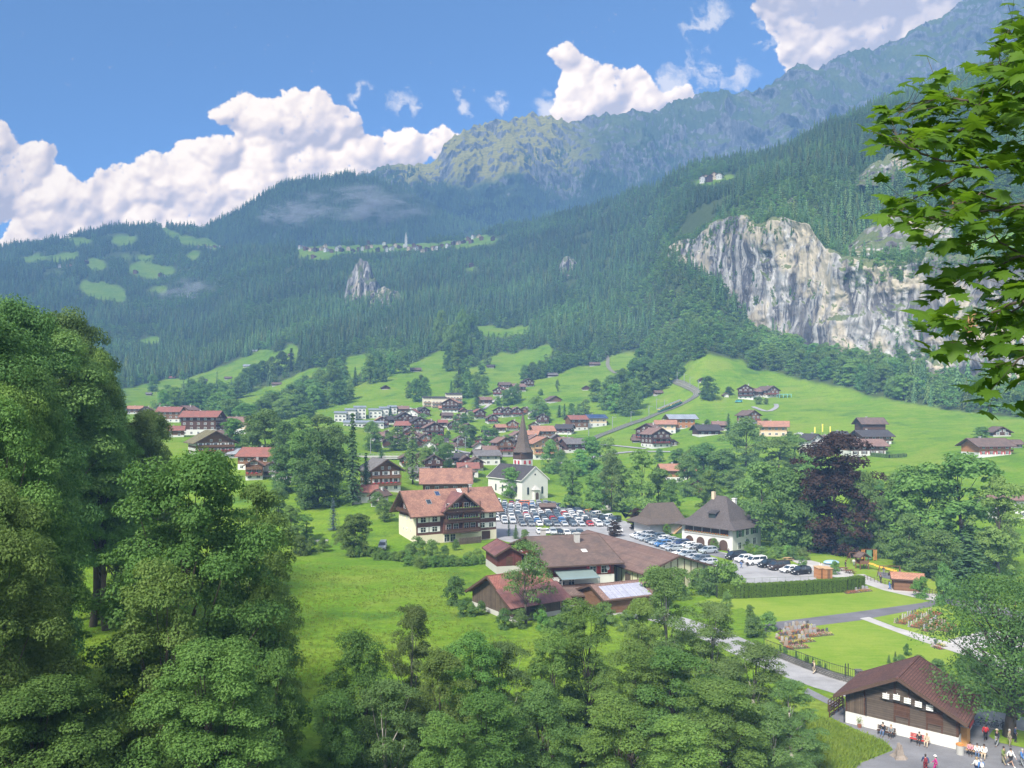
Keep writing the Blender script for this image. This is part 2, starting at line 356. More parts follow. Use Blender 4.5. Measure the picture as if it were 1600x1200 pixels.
def planks(name, c1, c2, width=.2, vertical=False, rough=.8):
    if name in MC: return MC[name]
    m, t, o = mat0(name)
    uv = t.n.new('ShaderNodeTexCoord').outputs['UV']; s = t.n.new('ShaderNodeSeparateXYZ'); t.l.new(uv, s.inputs[0])
    a, b_ = (s.outputs[0], s.outputs[1]) if vertical else (s.outputs[1], s.outputs[0])
    q = t.m('DIVIDE', a, width); fl = t.m('FLOOR', q); fr = t.m('FRACT', q)
    wn = t.n.new('ShaderNodeTexWhiteNoise'); wn.noise_dimensions = '1D'; t.l.new(fl, wn.inputs['W'])
    tcn = t.n.new('ShaderNodeTexCoord').outputs['Object']
    n = t.noise(tcn, 1.3, 6, .65)
    col = t.mix(t.m('ADD', t.m('MULTIPLY', wn.outputs[0], .5), t.m('MULTIPLY_ADD', n, 1.2, -.35), clamp=True), c1, c2)
    gap = t.m('LESS_THAN', fr, .12)
    col = t.mix(t.m('MULTIPLY', gap, .65), col, (c1[0]*.25, c1[1]*.25, c1[2]*.25))
    b = t.new('ShaderNodeBsdfPrincipled', None, Base_Color=col, Roughness=rough)
    b.inputs['Specular IOR Level'].default_value = .25
    t.l.new(b.outputs[0], o.inputs[0]); MC[name] = m; return m
def tiles(name, c1, c2, c3=None, sx=.5, sy=.35, rough=.85, mortar=.45, wear=1.0):
    if name in MC: return MC[name]
    m, t, o = mat0(name)
    uv = t.n.new('ShaderNodeTexCoord').outputs['UV']; ob = t.n.new('ShaderNodeTexCoord').outputs['Object']
    br = t.new('ShaderNodeTexBrick', dict(offset=.5), Vector=uv, Color1=c1, Color2=c2, Mortar=tuple(x*mortar for x in c1), Scale=1.0, Mortar_Size=.03, Brick_Width=sx, Row_Height=sy, Bias=0.0)
    n = t.noise(ob, .35, 5, .65); n2 = t.noise(ob, 2.2, 4, .7)
    c3 = c3 or tuple(x*.6 for x in c1)
    col = t.mix(t.mr(n, .42, .66, 0, .75*wear), br.outputs[0], c3)
    col = t.vm('SCALE', col, sc=t.m('MULTIPLY_ADD', n2, .7, .65))
    hb = t.new('ShaderNodeBump', None, Strength=.5, Distance=.04, Height=br.outputs[1]); hb.invert = True
    b = t.new('ShaderNodeBsdfPrincipled', None, Base_Color=col, Roughness=rough, Normal=hb.outputs[0])
    b.inputs['Specular IOR Level'].default_value = .3
    t.l.new(b.outputs[0], o.inputs[0]); MC[name] = m; return m
def leafmat(name, c1, c2, trans=.38, rough=.6, objvar=.5):
    if name in MC: return MC[name]
    m, t, o = mat0(name)
    ge = t.n.new('ShaderNodeNewGeometry'); oi = t.n.new('ShaderNodeObjectInfo')
    n = t.noise(t.n.new('ShaderNodeTexCoord').outputs['Object'], .45, 3, .6)
    f = t.m('ADD', t.m('MULTIPLY', ge.outputs['Random Per Island'], .55), t.m('MULTIPLY_ADD', n, 1.1, -.3), clamp=True)
    col = t.mix(f, c1, c2)
    pn = t.noise(oi.outputs['Location'], .0045, 3, .6)
    v = t.m('MULTIPLY', t.m('MULTIPLY_ADD', oi.outputs['Random'], objvar, 1-objvar/2), t.mr(pn, .32, .68, .64, 1.42, False))
    col = t.vm('SCALE', col, sc=v)
    hs = t.new('ShaderNodeHueSaturation', None, Hue=t.m('MULTIPLY_ADD', t.m('FRACT', t.m('MULTIPLY', oi.outputs['Random'], 7.31)), .036, .485), Saturation=1.0, Value=1.0, Color=col)
    d = t.new('ShaderNodeBsdfPrincipled', None, Base_Color=hs.outputs[0], Roughness=rough); d.inputs['Specular IOR Level'].default_value = .2
    tr = t.new('ShaderNodeBsdfTranslucent', None, Color=t.vm('MULTIPLY', hs.outputs[0], (1.3, 1.25, .6)))
    mx = t.new('ShaderNodeMixShader', None, i0=trans, i1=d.outputs[0], i2=tr.outputs[0])
    t.l.new(mx.outputs[0], o.inputs[0]); MC[name] = m; return m
# ================================================================== SETTING
# ---- where forest stands: polygons in view bearings of open meadow
def inpoly(px, py, P):
    c = np.zeros(px.shape, bool); n = len(P)
    for i in range(n):
        x1, y1 = P[i]; x2, y2 = P[(i+1) % n]
        if y1 == y2: continue
        c ^= ((y1 > py) != (y2 > py)) & (px < (x2-x1)*(py-y1)/(y2-y1)+x1)
    return c
MEADOW = [
 [(-900,1400),(-900,655),(190,650),(230,638),(290,640),(370,648),(460,652),(530,628),(560,600),(640,568),(692,543),(722,556),(735,580),(765,556),(800,548),(858,540),(872,549),(835,570),(812,592),(830,592),(900,574),(985,548),(1012,560),(1010,585),(1040,600),(1062,575),(1108,552),(1132,550),(1190,578),(1290,602),(1400,627),(1500,643),(1700,665),(2500,700),(2500,1400)],
 [(190,606),(240,600),(300,588),(352,570),(400,553),(462,540),(476,548),(452,566),(400,584),(330,606),(290,606),(262,618),(225,642),(190,645)],
 [(300,606),(352,585),(420,566),(480,560),(440,580),(362,600),(330,612)],
 [(362,628),(400,608),(480,580),(520,566),(500,585),(440,612),(392,640),(366,636)],
 [(541,562),(572,552),(582,560),(560,585),(545,602),(535,590)],
 [(738,512),(770,508),(800,516),(792,524),(750,526)],[(792,512),(825,508),(822,518),(795,524)],
 [(210,528),(250,526),(250,540),(225,542)],
 [(168,366),(215,366),(215,382),(186,384)],[(252,356),(278,362),(278,374),(255,372)],[(283,370),(370,368),(372,382),(345,388),(290,384)],
 [(120,432),(190,448),(196,470),(150,468),(120,450)],[(200,410),(268,418),(270,432),(238,438),(205,425)],[(165,393),(205,395),(203,405),(165,402)],[(72,398),(120,390),(126,400),(80,412)],
 [(96,374),(130,368),(152,378),(120,385)],[(28,402),(62,394),(74,402),(40,410)],[(215,394),(248,398),(240,406),(210,403)],[(280,394),(322,398),(300,406)],[(130,404),(168,407),(160,421),(130,419)],[(225,449),(264,447),(262,459),(226,461)],[(60,425),(92,420),(96,430),(66,436)],
 [(462,392),(530,394),(520,402),(486,408),(466,402)],[(455,383),(690,379),(760,368),(800,372),(760,384),(690,390),(560,396),(460,394)],
 [(728,420),(745,412),(752,424),(735,428)],[(1072,282),(1108,275),(1150,275),(1150,281),(1090,290)],[(1330,420),(1380,400),(1600,360),(1600,400),(1390,418)],
 [(960,560),(1010,548),(1005,572),(975,580)]]
def is_meadow(px, py):
    q = np.where(py < 600, 1.0, np.clip((640-py)/40, 0, 1))
    dx = (fbm(px/16., py/9., 3)-.5)*26*q; dy = (fbm(px/16.+31, py/9.+7, 3)-.5)*15*q; px = px+dx; py = py+dy
    r = np.zeros(px.shape, bool)
    for P in MEADOW: r |= inpoly(px, py, P)
    return r
# ---- ground sheet
V = np.stack([XX, YY, ZG], -1).reshape(-1, 3)
pyp = HZ-(ZG-H)/YY*F
mead = is_meadow(UU, pyp) | (YY < 330)
def gm():
    m, t, o = mat0('ground_meadow_and_forest_floor')
    P = t.n.new('ShaderNodeNewGeometry').outputs['Position']
    at = t.n.new('ShaderNodeAttribute'); at.attribute_name = 'meadow'
    n1 = t.noise(P, .012, 5, .6); n2 = t.noise(P, .12, 5, .65); n3 = t.noise(P, 1.1, 6, .75); n4 = t.noise(t.vm('MULTIPLY', P, (.02, .12, .55)), 1.0, 4, .65)
    n5 = t.noise(P, .035, 5, .7)
    c = t.mix(t.mr(n1, .35, .65), (.118, .240, .014), (.180, .290, .024))
    c = t.mix(t.m('MULTIPLY', t.mr(n2, .42, .72), .55), c, (.24, .315, .04))
    c = t.mix(t.m('MULTIPLY', t.mr(n4, .48, .66), .5), c, (.088, .185, .022))
    c = t.mix(t.mr(n5, .50, .66, 0, .75), c, (.215, .285, .04)); c = t.mix(t.mr(n5, .46, .32, 0, .7), c, (.065, .15, .022))
    c = t.vm('SCALE', c, sc=t.mr(n3, .25, .8, .55, 1.35, False))
    ff = t.mix(n2, (.030, .055, .016), (.085, .11, .035))
    c = t.mix(t.mr(at.outputs['Fac'], .3, .7), ff, c)
    bp = t.new('ShaderNodeBump', None, Strength=.9, Distance=.5, Height=t.m('ADD', n3, t.m('MULTIPLY', n2, 2)))
    b = t.new('ShaderNodeBsdfPrincipled', None, Base_Color=c, Roughness=.9, Normal=bp.outputs[0]); b.inputs['Specular IOR Level'].default_value = .1
    t.l.new(b.outputs[0], o.inputs[0]); return m
me = npmesh('ground', V, grid_faces(len(UG), len(YG)), [gm()], smooth=True)
a = me.attributes.new('meadow', 'FLOAT', 'POINT'); mf = mead.astype('f4')
for _ in range(2): mf[1:-1] = (mf[:-2]+2*mf[1:-1]+mf[2:])/4; mf[:, 1:-1] = (mf[:, :-2]+2*mf[:, 1:-1]+mf[:, 2:])/4
a.data.foreach_set('value', mf.ravel())
tag(link('ground', me), kind='structure')

# ---- far mountains
def mtn(name, crest, Yc, Yf, zf, nv, amp, mats, du=2, back=500, prof=1.0, gully=260., jag=1.0):
    u0, u1 = crest[0][0], crest[-1][0]; U = np.arange(u0, u1+1, du); n = len(U)
    tt = np.linspace(0, 1.25, nv); Ug, Tg = np.meshgrid(U, tt, indexing='ij')
    cpy = np.interp(U, [c[0] for c in crest], [c[1] for c in crest])
    cpy = cpy+jag*((ridged(U/16.+3, U*0+2.5, 5, .62)-.6)*13)
    tf = np.minimum(Tg, 1)
    Yg = Yf+(Yc-Yf)*Tg
    zc = (H+Yc*(HZ-cpy)/F)[:, None]
    Z = zf+(zc-zf)*tf**prof
    Z = np.where(Tg > 1, zc-(Tg-1)*(Yc-Yf)*1.1, Z)
    Xg = Yg*(Ug-800)/F
    env = np.clip(1-abs(Tg-.60)/.5, 0, 1)**.45
    wp_ = (fbm(Xg/500., Yg/500.+2, 3)-.5)*1.6
    r = ridged(Xg/gully+Tg*1.2+wp_, Tg*2.2+3+wp_*.6, 7, .6)
    r2 = fbm(Xg/90, Yg/90, 5)
    d = (r-.55)*amp*env+(r2-.5)*amp*.35*env
    Yg2 = Yg-d*.8; Z = Z+d*.45*(Tg < 1.0)
    rb = Yg2/Yg
    V = np.stack([Xg*rb, Yg2, np.where(Tg <= 1, H+(Z-H)*rb, Z)], -1)
    me = npmesh(name, V.reshape(-1, 3), grid_faces(n, nv), mats, smooth=True)
    return tag(link(name, me), kind='structure'), V, Ug, Tg
def mtn_mat(name, grass1, grass2, rock1, rock2, forest, zline, terr=False, rk=.5):
    m, t, o = mat0(name)
    ge = t.n.new('ShaderNodeNewGeometry'); P = ge.outputs['Position']; s = t.n.new('ShaderNodeSeparateXYZ'); t.l.new(P, s.inputs[0])
    nz = t.n.new('ShaderNodeSeparateXYZ'); t.l.new(ge.outputs['Normal'], nz.inputs[0])
    n1 = t.noise(P, .004, 6, .6); n2 = t.noise(P, .02, 6, .7); n3 = t.noise(t.vm('MULTIPLY', P, (1, 1, .25)), .035, 6, .75)
    g_ = t.mix(t.mr(n1, .4, .6), grass1, grass2)
    if terr:
        wz = t.m('FRACT', t.m('ADD', t.m('DIVIDE', s.outputs[2], 26.0), t.m('MULTIPLY', n1, 2.0)))
        g_ = t.mix(t.m('MULTIPLY', t.m('LESS_THAN', wz, .22), t.mr(n2, .42, .6, 0, .35)), g_, (.06, .09, .055))
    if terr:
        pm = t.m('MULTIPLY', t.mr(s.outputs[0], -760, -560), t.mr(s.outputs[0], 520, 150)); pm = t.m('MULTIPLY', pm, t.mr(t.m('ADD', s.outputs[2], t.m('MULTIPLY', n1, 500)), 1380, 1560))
        g_ = t.mix(t.m('MULTIPLY', pm, .85), g_, t.mix(t.m('MULTIPLY', t.m('LESS_THAN', wz, .25), .4), (.56, .50, .13), (.24, .25, .10)))  # paler pasture on the left crest, its sunlit yellow painted into the grass colour
    rkc = t.mix(t.mr(n3, .35, .65), rock1, rock2)
    sl = t.m('ADD', nz.outputs[2], t.m('MULTIPLY_ADD', n2, -.5, .25))
    c = t.mix(t.mr(sl, rk, rk-.12), g_, rkc)
    fl = t.m('ADD', s.outputs[2], t.m('MULTIPLY_ADD', n1, 900, -450)); fl = t.m('ADD', fl, t.m('MULTIPLY_ADD', n2, 300, -150))
    c = t.mix(t.mr(fl, zline+60, zline-60), c, forest)
    bp = t.new('ShaderNodeBump', None, Strength=1.0, Distance=25., Height=t.m('ADD', n2, n3))
    b = t.new('ShaderNodeBsdfPrincipled', None, Base_Color=c, Roughness=.95, Normal=bp.outputs[0]); b.inputs['Specular IOR Level'].default_value = .05
    t.l.new(b.outputs[0], o.inputs[0]); return m
CB = [(300,400),(480,310),(540,284),(570,274),(600,262),(640,255),(670,250),(690,236),(705,216),(722,203),(740,190),(760,187),(780,186),(800,182),(828,178),(860,181),(880,184),(905,181),(940,178),(960,173),(985,171),(1030,173),(1060,153),(1090,147),(1120,147),(1150,144),(1165,138),(1195,142),(1215,127),(1250,108),(1275,106),(1310,86),(1365,82),(1400,65),(1440,42),(1470,30),(1500,8),(1530,-10),(1600,-40),(1800,-120),(2100,-150),(2500,-150)]
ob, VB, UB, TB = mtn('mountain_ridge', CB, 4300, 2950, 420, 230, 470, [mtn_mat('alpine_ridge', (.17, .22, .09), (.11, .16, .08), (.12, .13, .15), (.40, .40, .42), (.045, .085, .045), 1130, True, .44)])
CC = [(200,420),(300,372),(330,352),(380,326),(410,305),(440,288),(480,281),(520,276),(545,273),(575,280),(620,293),(660,312),(700,338),(760,356),(860,380)]
oc, VC, UC, TC = mtn('forested_ridge', CC, 3150, 2650, 420, 60, 60, [plain('forest_floor_dark', (.035, .06, .028), .95, .3, .01)], gully=200., jag=.3)

# ---- cliff
U = np.arange(1040, 1951, 1.6); TT = np.linspace(0, 1.0, 150); Ug, Tg = np.meshgrid(U, TT, indexing='ij')
jit = (fbm(U/22., U*0+.5, 4)-.5)*16
pb = np.interp(U, [c[0] for c in CLB], [c[1] for c in CLB])+5; yb = np.interp(U, [c[0] for c in CLB], [c[2] for c in CLB]); pt = np.interp(U, [c[0] for c in CLT], [c[1] for c in CLT])+jit
zb = H+yb*(HZ-pb)/F-10; zt = H+(yb+20)*(HZ-pt)/F
Xb = (yb*(U-800)/F)[:, None]; Z = zb[:, None]+(zt-zb)[:, None]*Tg
s_ = np.cumsum(np.r_[0, np.hypot(np.diff(yb), np.diff(Xb[:, 0]))])[:, None]
wq = (fbm(s_/60., Z/55., 3)-.5)*2.2
col_ = ridged(s_/46+Tg*.35+wq*.9, Z/120.+wq, 6, .6); fine = fbm(s_/5., Z/16., 5); strata = fbm(s_/120., Z/14., 3)
big = fbm(s_/75.+9, Z/90., 3)
D_ = (col_-.5)*16+(fine-.5)*4+(strata-.5)*12+(big-.5)*46
edge = np.clip(np.minimum(Tg/.08, (1-Tg)/.05), 0, 1)
Yg = yb[:, None]-8+Tg*20-D_*edge*.8
lip = np.zeros_like(Yg); Yg[:, -1] = yb+46; Z[:, -1] = zt-2
Xg = Yg*((Ug-800)/F)
Z = Z+(fine-.5)*4*edge
CV = np.stack([Xg, Yg, Z], -1)
def cliffmat():
    m, t, o = mat0('limestone_cliff')
    ge = t.n.new('ShaderNodeNewGeometry'); P = ge.outputs['Position']; nz = t.n.new('ShaderNodeSeparateXYZ'); t.l.new(ge.outputs['Normal'], nz.inputs[0])
    wv = t.new('ShaderNodeTexNoise', None, Vector=P, Scale=.03, Detail=3).outputs[1]
    Pw = t.vm('ADD', P, t.vm('SCALE', t.vm('SUBTRACT', wv, (.5, .5, .5)), sc=22.))
    st = t.noise(t.vm('MULTIPLY', Pw, (1, .7, .035)), .10, 6, .55, .7)
    st2 = t.noise(t.vm('MULTIPLY', Pw, (1, .7, .12)), .34, 6, .66)
    big = t.noise(P, .016, 4, .55); med = t.noise(Pw, .06, 4, .55)
    c = t.mix(t.mr(st, .45, .50), (.10, .096, .105), (.33, .315, .305))
    c = t.mix(t.mr(st, .53, .59), c, (.53, .505, .475))
    c = t.mix(t.mr(st2, .56, .63, 0, .75), c, (.095, .09, .095)); c = t.mix(t.mr(st2, .44, .36, 0, .5), c, (.52, .49, .45))
    c = t.mix(t.m('MULTIPLY', t.mr(big, .50, .58), t.mr(med, .36, .52)), c, (.52, .445, .335))
    xs = t.n.new('ShaderNodeSeparateXYZ'); t.l.new(P, xs.inputs[0])
    dk = t.m('ADD', big, t.m('MULTIPLY', t.mr(xs.outputs[0], 230, 330), -.09))
    c = t.mix(t.mr(dk, .43, .34, 0, .75), c, (.17, .155, .145))
    gr = t.mix(t.noise(P, .15, 5), (.05, .085, .03), (.16, .19, .06))
    c = t.mix(t.mr(t.m('ADD', nz.outputs[2], t.m('MULTIPLY_ADD', st2, -.5, .25)), .42, .58, 0, .9), c, gr)
    ht = t.m('ADD', t.m('MULTIPLY', st, 3), t.m('ADD', st2, med))
    bp = t.new('ShaderNodeBump', None, Strength=1.0, Distance=1.5, Height=ht)
    b = t.new('ShaderNodeBsdfPrincipled', None, Base_Color=c, Roughness=.9, Normal=bp.outputs[0]); b.inputs['Specular IOR Level'].default_value = .15
    t.l.new(b.outputs[0], o.inputs[0]); return m
CM = cliffmat()
tag(link('cliff', npmesh('cliff', CV.reshape(-1, 3), grid_faces(len(U), len(TT)), [CM], smooth=True)), kind='structure')
# smaller crags standing out of the woods
def crag(px0, py0, px1, py1, Y, seed):
    n, k = 40, 40; Ug, Tg = np.meshgrid(np.linspace(px0, px1, n), np.linspace(0, 1, k), indexing='ij')
    q = np.sin(np.pi*(Ug-px0)/(px1-px0))**.5
    nn = fbm(Ug/12.+seed, Tg*3, 4)
    Zt = py1+(py0-py1)*Tg*q*(.7+.6*nn)
    cx_ = (Ug+px0*0); Yg = Y+Tg*Y*.04+(1-q)*Y*.03-(ridged(Ug/9+seed, Tg*2+seed, 5)-.5)*Y*.03
    V = np.stack([Yg*(Ug-800)/F, Yg, H+Yg*(HZ-Zt)/F], -1)
    tag(link('rock_face', npmesh('rock_face', V.reshape(-1, 3), grid_faces(n, k), [CM], smooth=True)), kind='structure')
def ycol(px, py): return place(px, py, 300).y
for (a, b_, c, d, s, off_) in [(535,415,602,482,1,26),(570,450,640,487,2,20),(1216,310,1262,345,3,8),(1335,245,1480,290,4,2),(1320,335,1560,402,5,-8),(870,405,908,440,7,10),(590,505,628,530,9,5)]:
    crag(a, b_, c, d, ycol((a+c)/2, d)+off_, s)
# ================================================================== TREES
BARK = plain('bark', (.075, .060, .045), .95, .35, 4); BARKP = plain('pale_bark', (.30, .28, .24), .9, .3, 5)
LM = {'B': leafmat('leaves_green', (.085, .185, .036), (.215, .345, .085)),
      'D': leafmat('leaves_dark', (.078, .165, .042), (.195, .31, .088)),
      'L': leafmat('leaves_light', (.10, .19, .038), (.21, .325, .085)),
      'G': leafmat('leaves_grey_green', (.085, .155, .042), (.20, .29, .095)),
      'P': leafmat('leaves_copper', (.026, .016, .010), (.064, .038, .022), .15),
      'S': leafmat('needles', (.045, .105, .040), (.145, .24, .080), .22),
      'U': leafmat('needles_blue', (.05, .09, .09), (.13, .19, .19), .1),
      'R': leafmat('needles_larch', (.075, .125, .03), (.15, .20, .06), .2),
      'H': leafmat('hedge_leaves', (.07, .15, .015), (.15, .26, .03), .25),
      'M': leafmat('maple_leaf', (.045, .120, .012), (.13, .25, .03), .55, .45, 0)}
def leaf_quads(P, N, S, rs, aspect=.62):
    n = len(P); N = N/np.maximum(np.linalg.norm(N, axis=1, keepdims=True), 1e-6)
    r = rs.normal(size=(n, 3)); a = np.cross(N, r); a /= np.maximum(np.linalg.norm(a, axis=1, keepdims=True), 1e-6); b = np.cross(N, a)
    S = S[:, None]; a = a*S*.5; b = b*S*.5*aspect; dn = N*S*.12
    V = np.stack([P-a, P+b-dn, P+a, P-b-dn], 1).reshape(-1, 3)
    return V, np.arange(4*n).reshape(n, 4)
def crown(rs, h, w, nclump, nleaf, s, z0=.18, lobes=3, top=.75, dens=1.0, droop=0.0):
    C = []; 
    la = rs.uniform(0, 6.28, 6); lz = rs.uniform(.1, .9, 6); ld = rs.uniform(.2, .5, 6)
    while len(C) < nclump:
        t = rs.uniform(0, 1); a = rs.uniform(0, 2*np.pi)
        Rr = w/2*(math.sqrt(max(0, 1-((t-.40)/.62)**2)) if t > .40 else 1-.38*((.40-t)/.40)**2)
        Rr *= .84+.21*math.sin(lobes*a+la[0]+t*2)+.10*math.sin(5*a+la[1]+t*5)
        r = Rr*(rs.uniform(.05, 1)**.42)*.88
        C.append((r*math.cos(a), r*math.sin(a), h*(z0+(1-z0)*t)))
    C = np.array(C); C[:, 2] -= h*.03
    rc = w*rs.uniform(.05, .165, nclump)*(46/max(nclump, 46))**.28
    k = rs.choice(nclump, nleaf, p=rc**2/np.sum(rc**2))
    d = rs.normal(size=(nleaf, 3)); d[:, 2] = abs(d[:, 2])*1.05-.38; d /= np.linalg.norm(d, axis=1, keepdims=True)
    rad = rc[k]*rs.uniform(.35, 1.08, nleaf)**.6
    P = C[k]+d*rad[:, None]*np.array([1.08, 1.08, .86])
    uh = C[k][:, :2]/np.maximum(np.linalg.norm(C[k][:, :2], axis=1, keepdims=True), .3); pr = (d[:, :2]*uh).sum(1)*rad
    P[:, :2] += uh*(pr*.32)[:, None]; P[:, 2] -= np.maximum(pr, 0)*.12
    if droop: P[:, 2] -= droop*rad**2/np.maximum(rc[k], .1)
    N = d*.95+np.array([0, 0, .55])+rs.normal(size=(nleaf, 3))*.45
    return C, rc, leaf_quads(P, N, s*rs.uniform(.6, 1.35, nleaf), rs)
def trunk_mb(rs, h, w, C, bark=0, r0=None, nl=14, forks=2, lean=.04):
    mb = MB(); r0 = r0 or h*.018
    top = Vector((rs.uniform(-lean, lean)*h, rs.uniform(-lean, lean)*h, h*.80)); pts = []
    for i in range(7):
        t = i/6; pts.append(Vector((top.x*t+rs.uniform(-.008, .008)*h, top.y*t+rs.uniform(-.008, .008)*h, top.z*t-(.4 if i == 0 else 0))))
    mb.tube(pts, [r0*(1.25 if i == 0 else 1)*(1-.85*i/6) for i in range(7)], 8)
    idx = rs.permutation(len(C))[:nl]
    for c in C[idx]:
        c = Vector(c); z = max(min(c.z*.62, top.z*.9), h*.14); t = z/top.z; b = pts[min(int(t*6), 5)].lerp(pts[min(int(t*6)+1, 6)], t*6-int(t*6))
        mid = b.lerp(c, .5)+Vector((0, 0, -(c-b).length*.08+rs.uniform(-.02, .02)*h)); r = r0*(1-.8*t)*.45
        mb.tube([b, mid, c], [r, r*.6, r*.2], 5)
    return mb
def make_tree(kind, seed, h, w, nclump, nleaf, s, z0=.18, top=.75, bark=None, lobes=3, droop=0.0, nl=14, r0=None):
    rs = np.random.RandomState(seed)
    C, rc, (V, Fc) = crown(rs, h, w, nclump, nleaf, s, z0, lobes, top, droop=droop)
    cm = npmesh('crown', V, Fc, [LM[kind]])
    tm = trunk_mb(rs, h, w, C, nl=nl, r0=r0).mesh('trunk', bark or BARK, True)
    return tm, cm, h, w
def make_conifer(kind, seed, h, w, nlev, nb, per, s, z0=.06, droop=.35, jag=.3):
    rs = np.random.RandomState(seed); P = []; N = []; S = []
    for i in range(nlev):
        t = (i+.5)/nlev; z = h*(z0+(1-z0)*t); L = w/2*(1-t)**.82*(1-.25*max(0, .12-t)/.12)
        for j in range(nb):
            a = rs.uniform(0, 6.28); l = L*rs.uniform(1-jag, 1.12)
            n = max(2, int(per*l/(w/2)+1))
            for q in range(n):
                f = (q+rs.uniform(.2, 1))/n; r = l*f
                P.append((r*math.cos(a)+rs.normal()*s*.25, r*math.sin(a)+rs.normal()*s*.25, z-droop*l*f*f+rs.normal()*s*.15))
                N.append((math.cos(a)*.55+rs.normal()*.25, math.sin(a)*.55+rs.normal()*.25, .85)); S.append(s*(1.15-.45*f)*rs.uniform(.7, 1.25))
    for q in range(4): P.append((0, 0, h*(.965+.01*q))); N.append((rs.normal(), rs.normal(), .1)); S.append(s*.8)
    V, Fc = leaf_quads(np.array(P), np.array(N), np.array(S), rs, .7)
    cm = npmesh('crown', V, Fc, [LM[kind]])
    mb = MB(); mb.cyl((0, 0, -.5), (0, 0, h*.95), h*.013, .02, 7)
    return mb.mesh('trunk', BARK, True), cm, h, w
# ---- far prototypes (few faces), each one mesh of trunk and crown, for the forest scatter
def far_conifer(seed, kind='S', h=24, w=9.5):
    rs = np.random.RandomState(seed); V = []; Fc = []
    nlev = 11
    for i in range(nlev):
        t = i/nlev; z = h*(.05+.93*t); L = w/2*(1-t)**.85+.25
        nb = 9 if t < .6 else 6
        a0 = rs.uniform(0, 6.28)
        for j in range(nb):
            a = a0+2*math.pi*(j+rs.uniform(-.25, .25))/nb; l = L*rs.uniform(.72, 1.15); da = .42*(9/nb)
            b = len(V)
            V += [(0, 0, z+h*.095), (l*.62*math.cos(a-da), l*.62*math.sin(a-da), z+h*.02), (l*math.cos(a), l*math.sin(a), z-l*.38), (l*.62*math.cos(a+da), l*.62*math.sin(a+da), z+h*.02)]
            Fc.append((b, b+1, b+2, b+3))
    return npmesh('far_conifer', V, np.array(Fc), [LM[kind]])
def far_broad(seed, kind='D', h=17, w=13, n=520, s=1.3):
    rs = np.random.RandomState(seed)
    C, rc, (V, Fc) = crown(rs, h, w, 22, n, s, .04, 3, .58)
    return npmesh('far_broadleaf', V, Fc, [LM[kind]])
pc = bpy.data.collections.new('tree_kinds')
protos = [far_conifer(1), far_conifer(2, 'S', 28, 9.5), far_conifer(3, 'S', 20, 9), far_conifer(4, 'R', 23, 10), far_broad(5, 'D'), far_broad(6, 'B', 15, 12), far_broad(7, 'D', 13, 12), far_broad(8, 'L', 12, 10)]
for i, me in enumerate(protos):
    o = bpy.data.objects.new('kind_%d' % i, me); pc.objects.link(o)
def gn_scatter(name, pts, idx, scl, coll, label, cat):
    me = bpy.data.meshes.new(name); n = len(pts); me.vertices.add(n); me.vertices.foreach_set('co', np.asarray(pts, 'f4').ravel())
    for nm, ty, dat in (('idx', 'INT', np.asarray(idx, 'i4')), ('scl', 'FLOAT', np.asarray(scl, 'f4')), ('rot', 'FLOAT', nr.uniform(0, 6.28, n).astype('f4'))):
        a = me.attributes.new(nm, ty, 'POINT'); a.data.foreach_set('value', dat)
    o = link(name, me); ng = bpy.data.node_groups.new(name+'_scatter', 'GeometryNodeTree')
    ng.interface.new_socket('Geometry', in_out='INPUT', socket_type='NodeSocketGeometry'); ng.interface.new_socket('Geometry', in_out='OUTPUT', socket_type='NodeSocketGeometry')
    N = ng.nodes; L = ng.links; gi = N.new('NodeGroupInput'); go = N.new('NodeGroupOutput')
    ci = N.new('GeometryNodeCollectionInfo'); ci.inputs[0].default_value = coll; ci.inputs['Separate Children'].default_value = True; ci.inputs['Reset Children'].default_value = True
    ip_ = N.new('GeometryNodeInstanceOnPoints'); ip_.inputs['Pick Instance'].default_value = True
    def at(nm, ty):
        q = N.new('GeometryNodeInputNamedAttribute'); q.data_type = ty; q.inputs[0].default_value = nm; return q.outputs[0]
    L.new(gi.outputs[0], ip_.inputs['Points']); L.new(ci.outputs[0], ip_.inputs['Instance']); L.new(at('idx', 'INT'), ip_.inputs['Instance Index'])
    cb = N.new('ShaderNodeCombineXYZ'); L.new(at('rot', 'FLOAT'), cb.inputs[2]); L.new(cb.outputs[0], ip_.inputs['Rotation'])
    L.new(at('scl', 'FLOAT'), ip_.inputs['Scale']); L.new(ip_.outputs[0], go.inputs[0])
    md = o.modifiers.new('scatter', 'NODES'); md.node_group = ng
    return tag(o, label, cat, None, 'stuff')
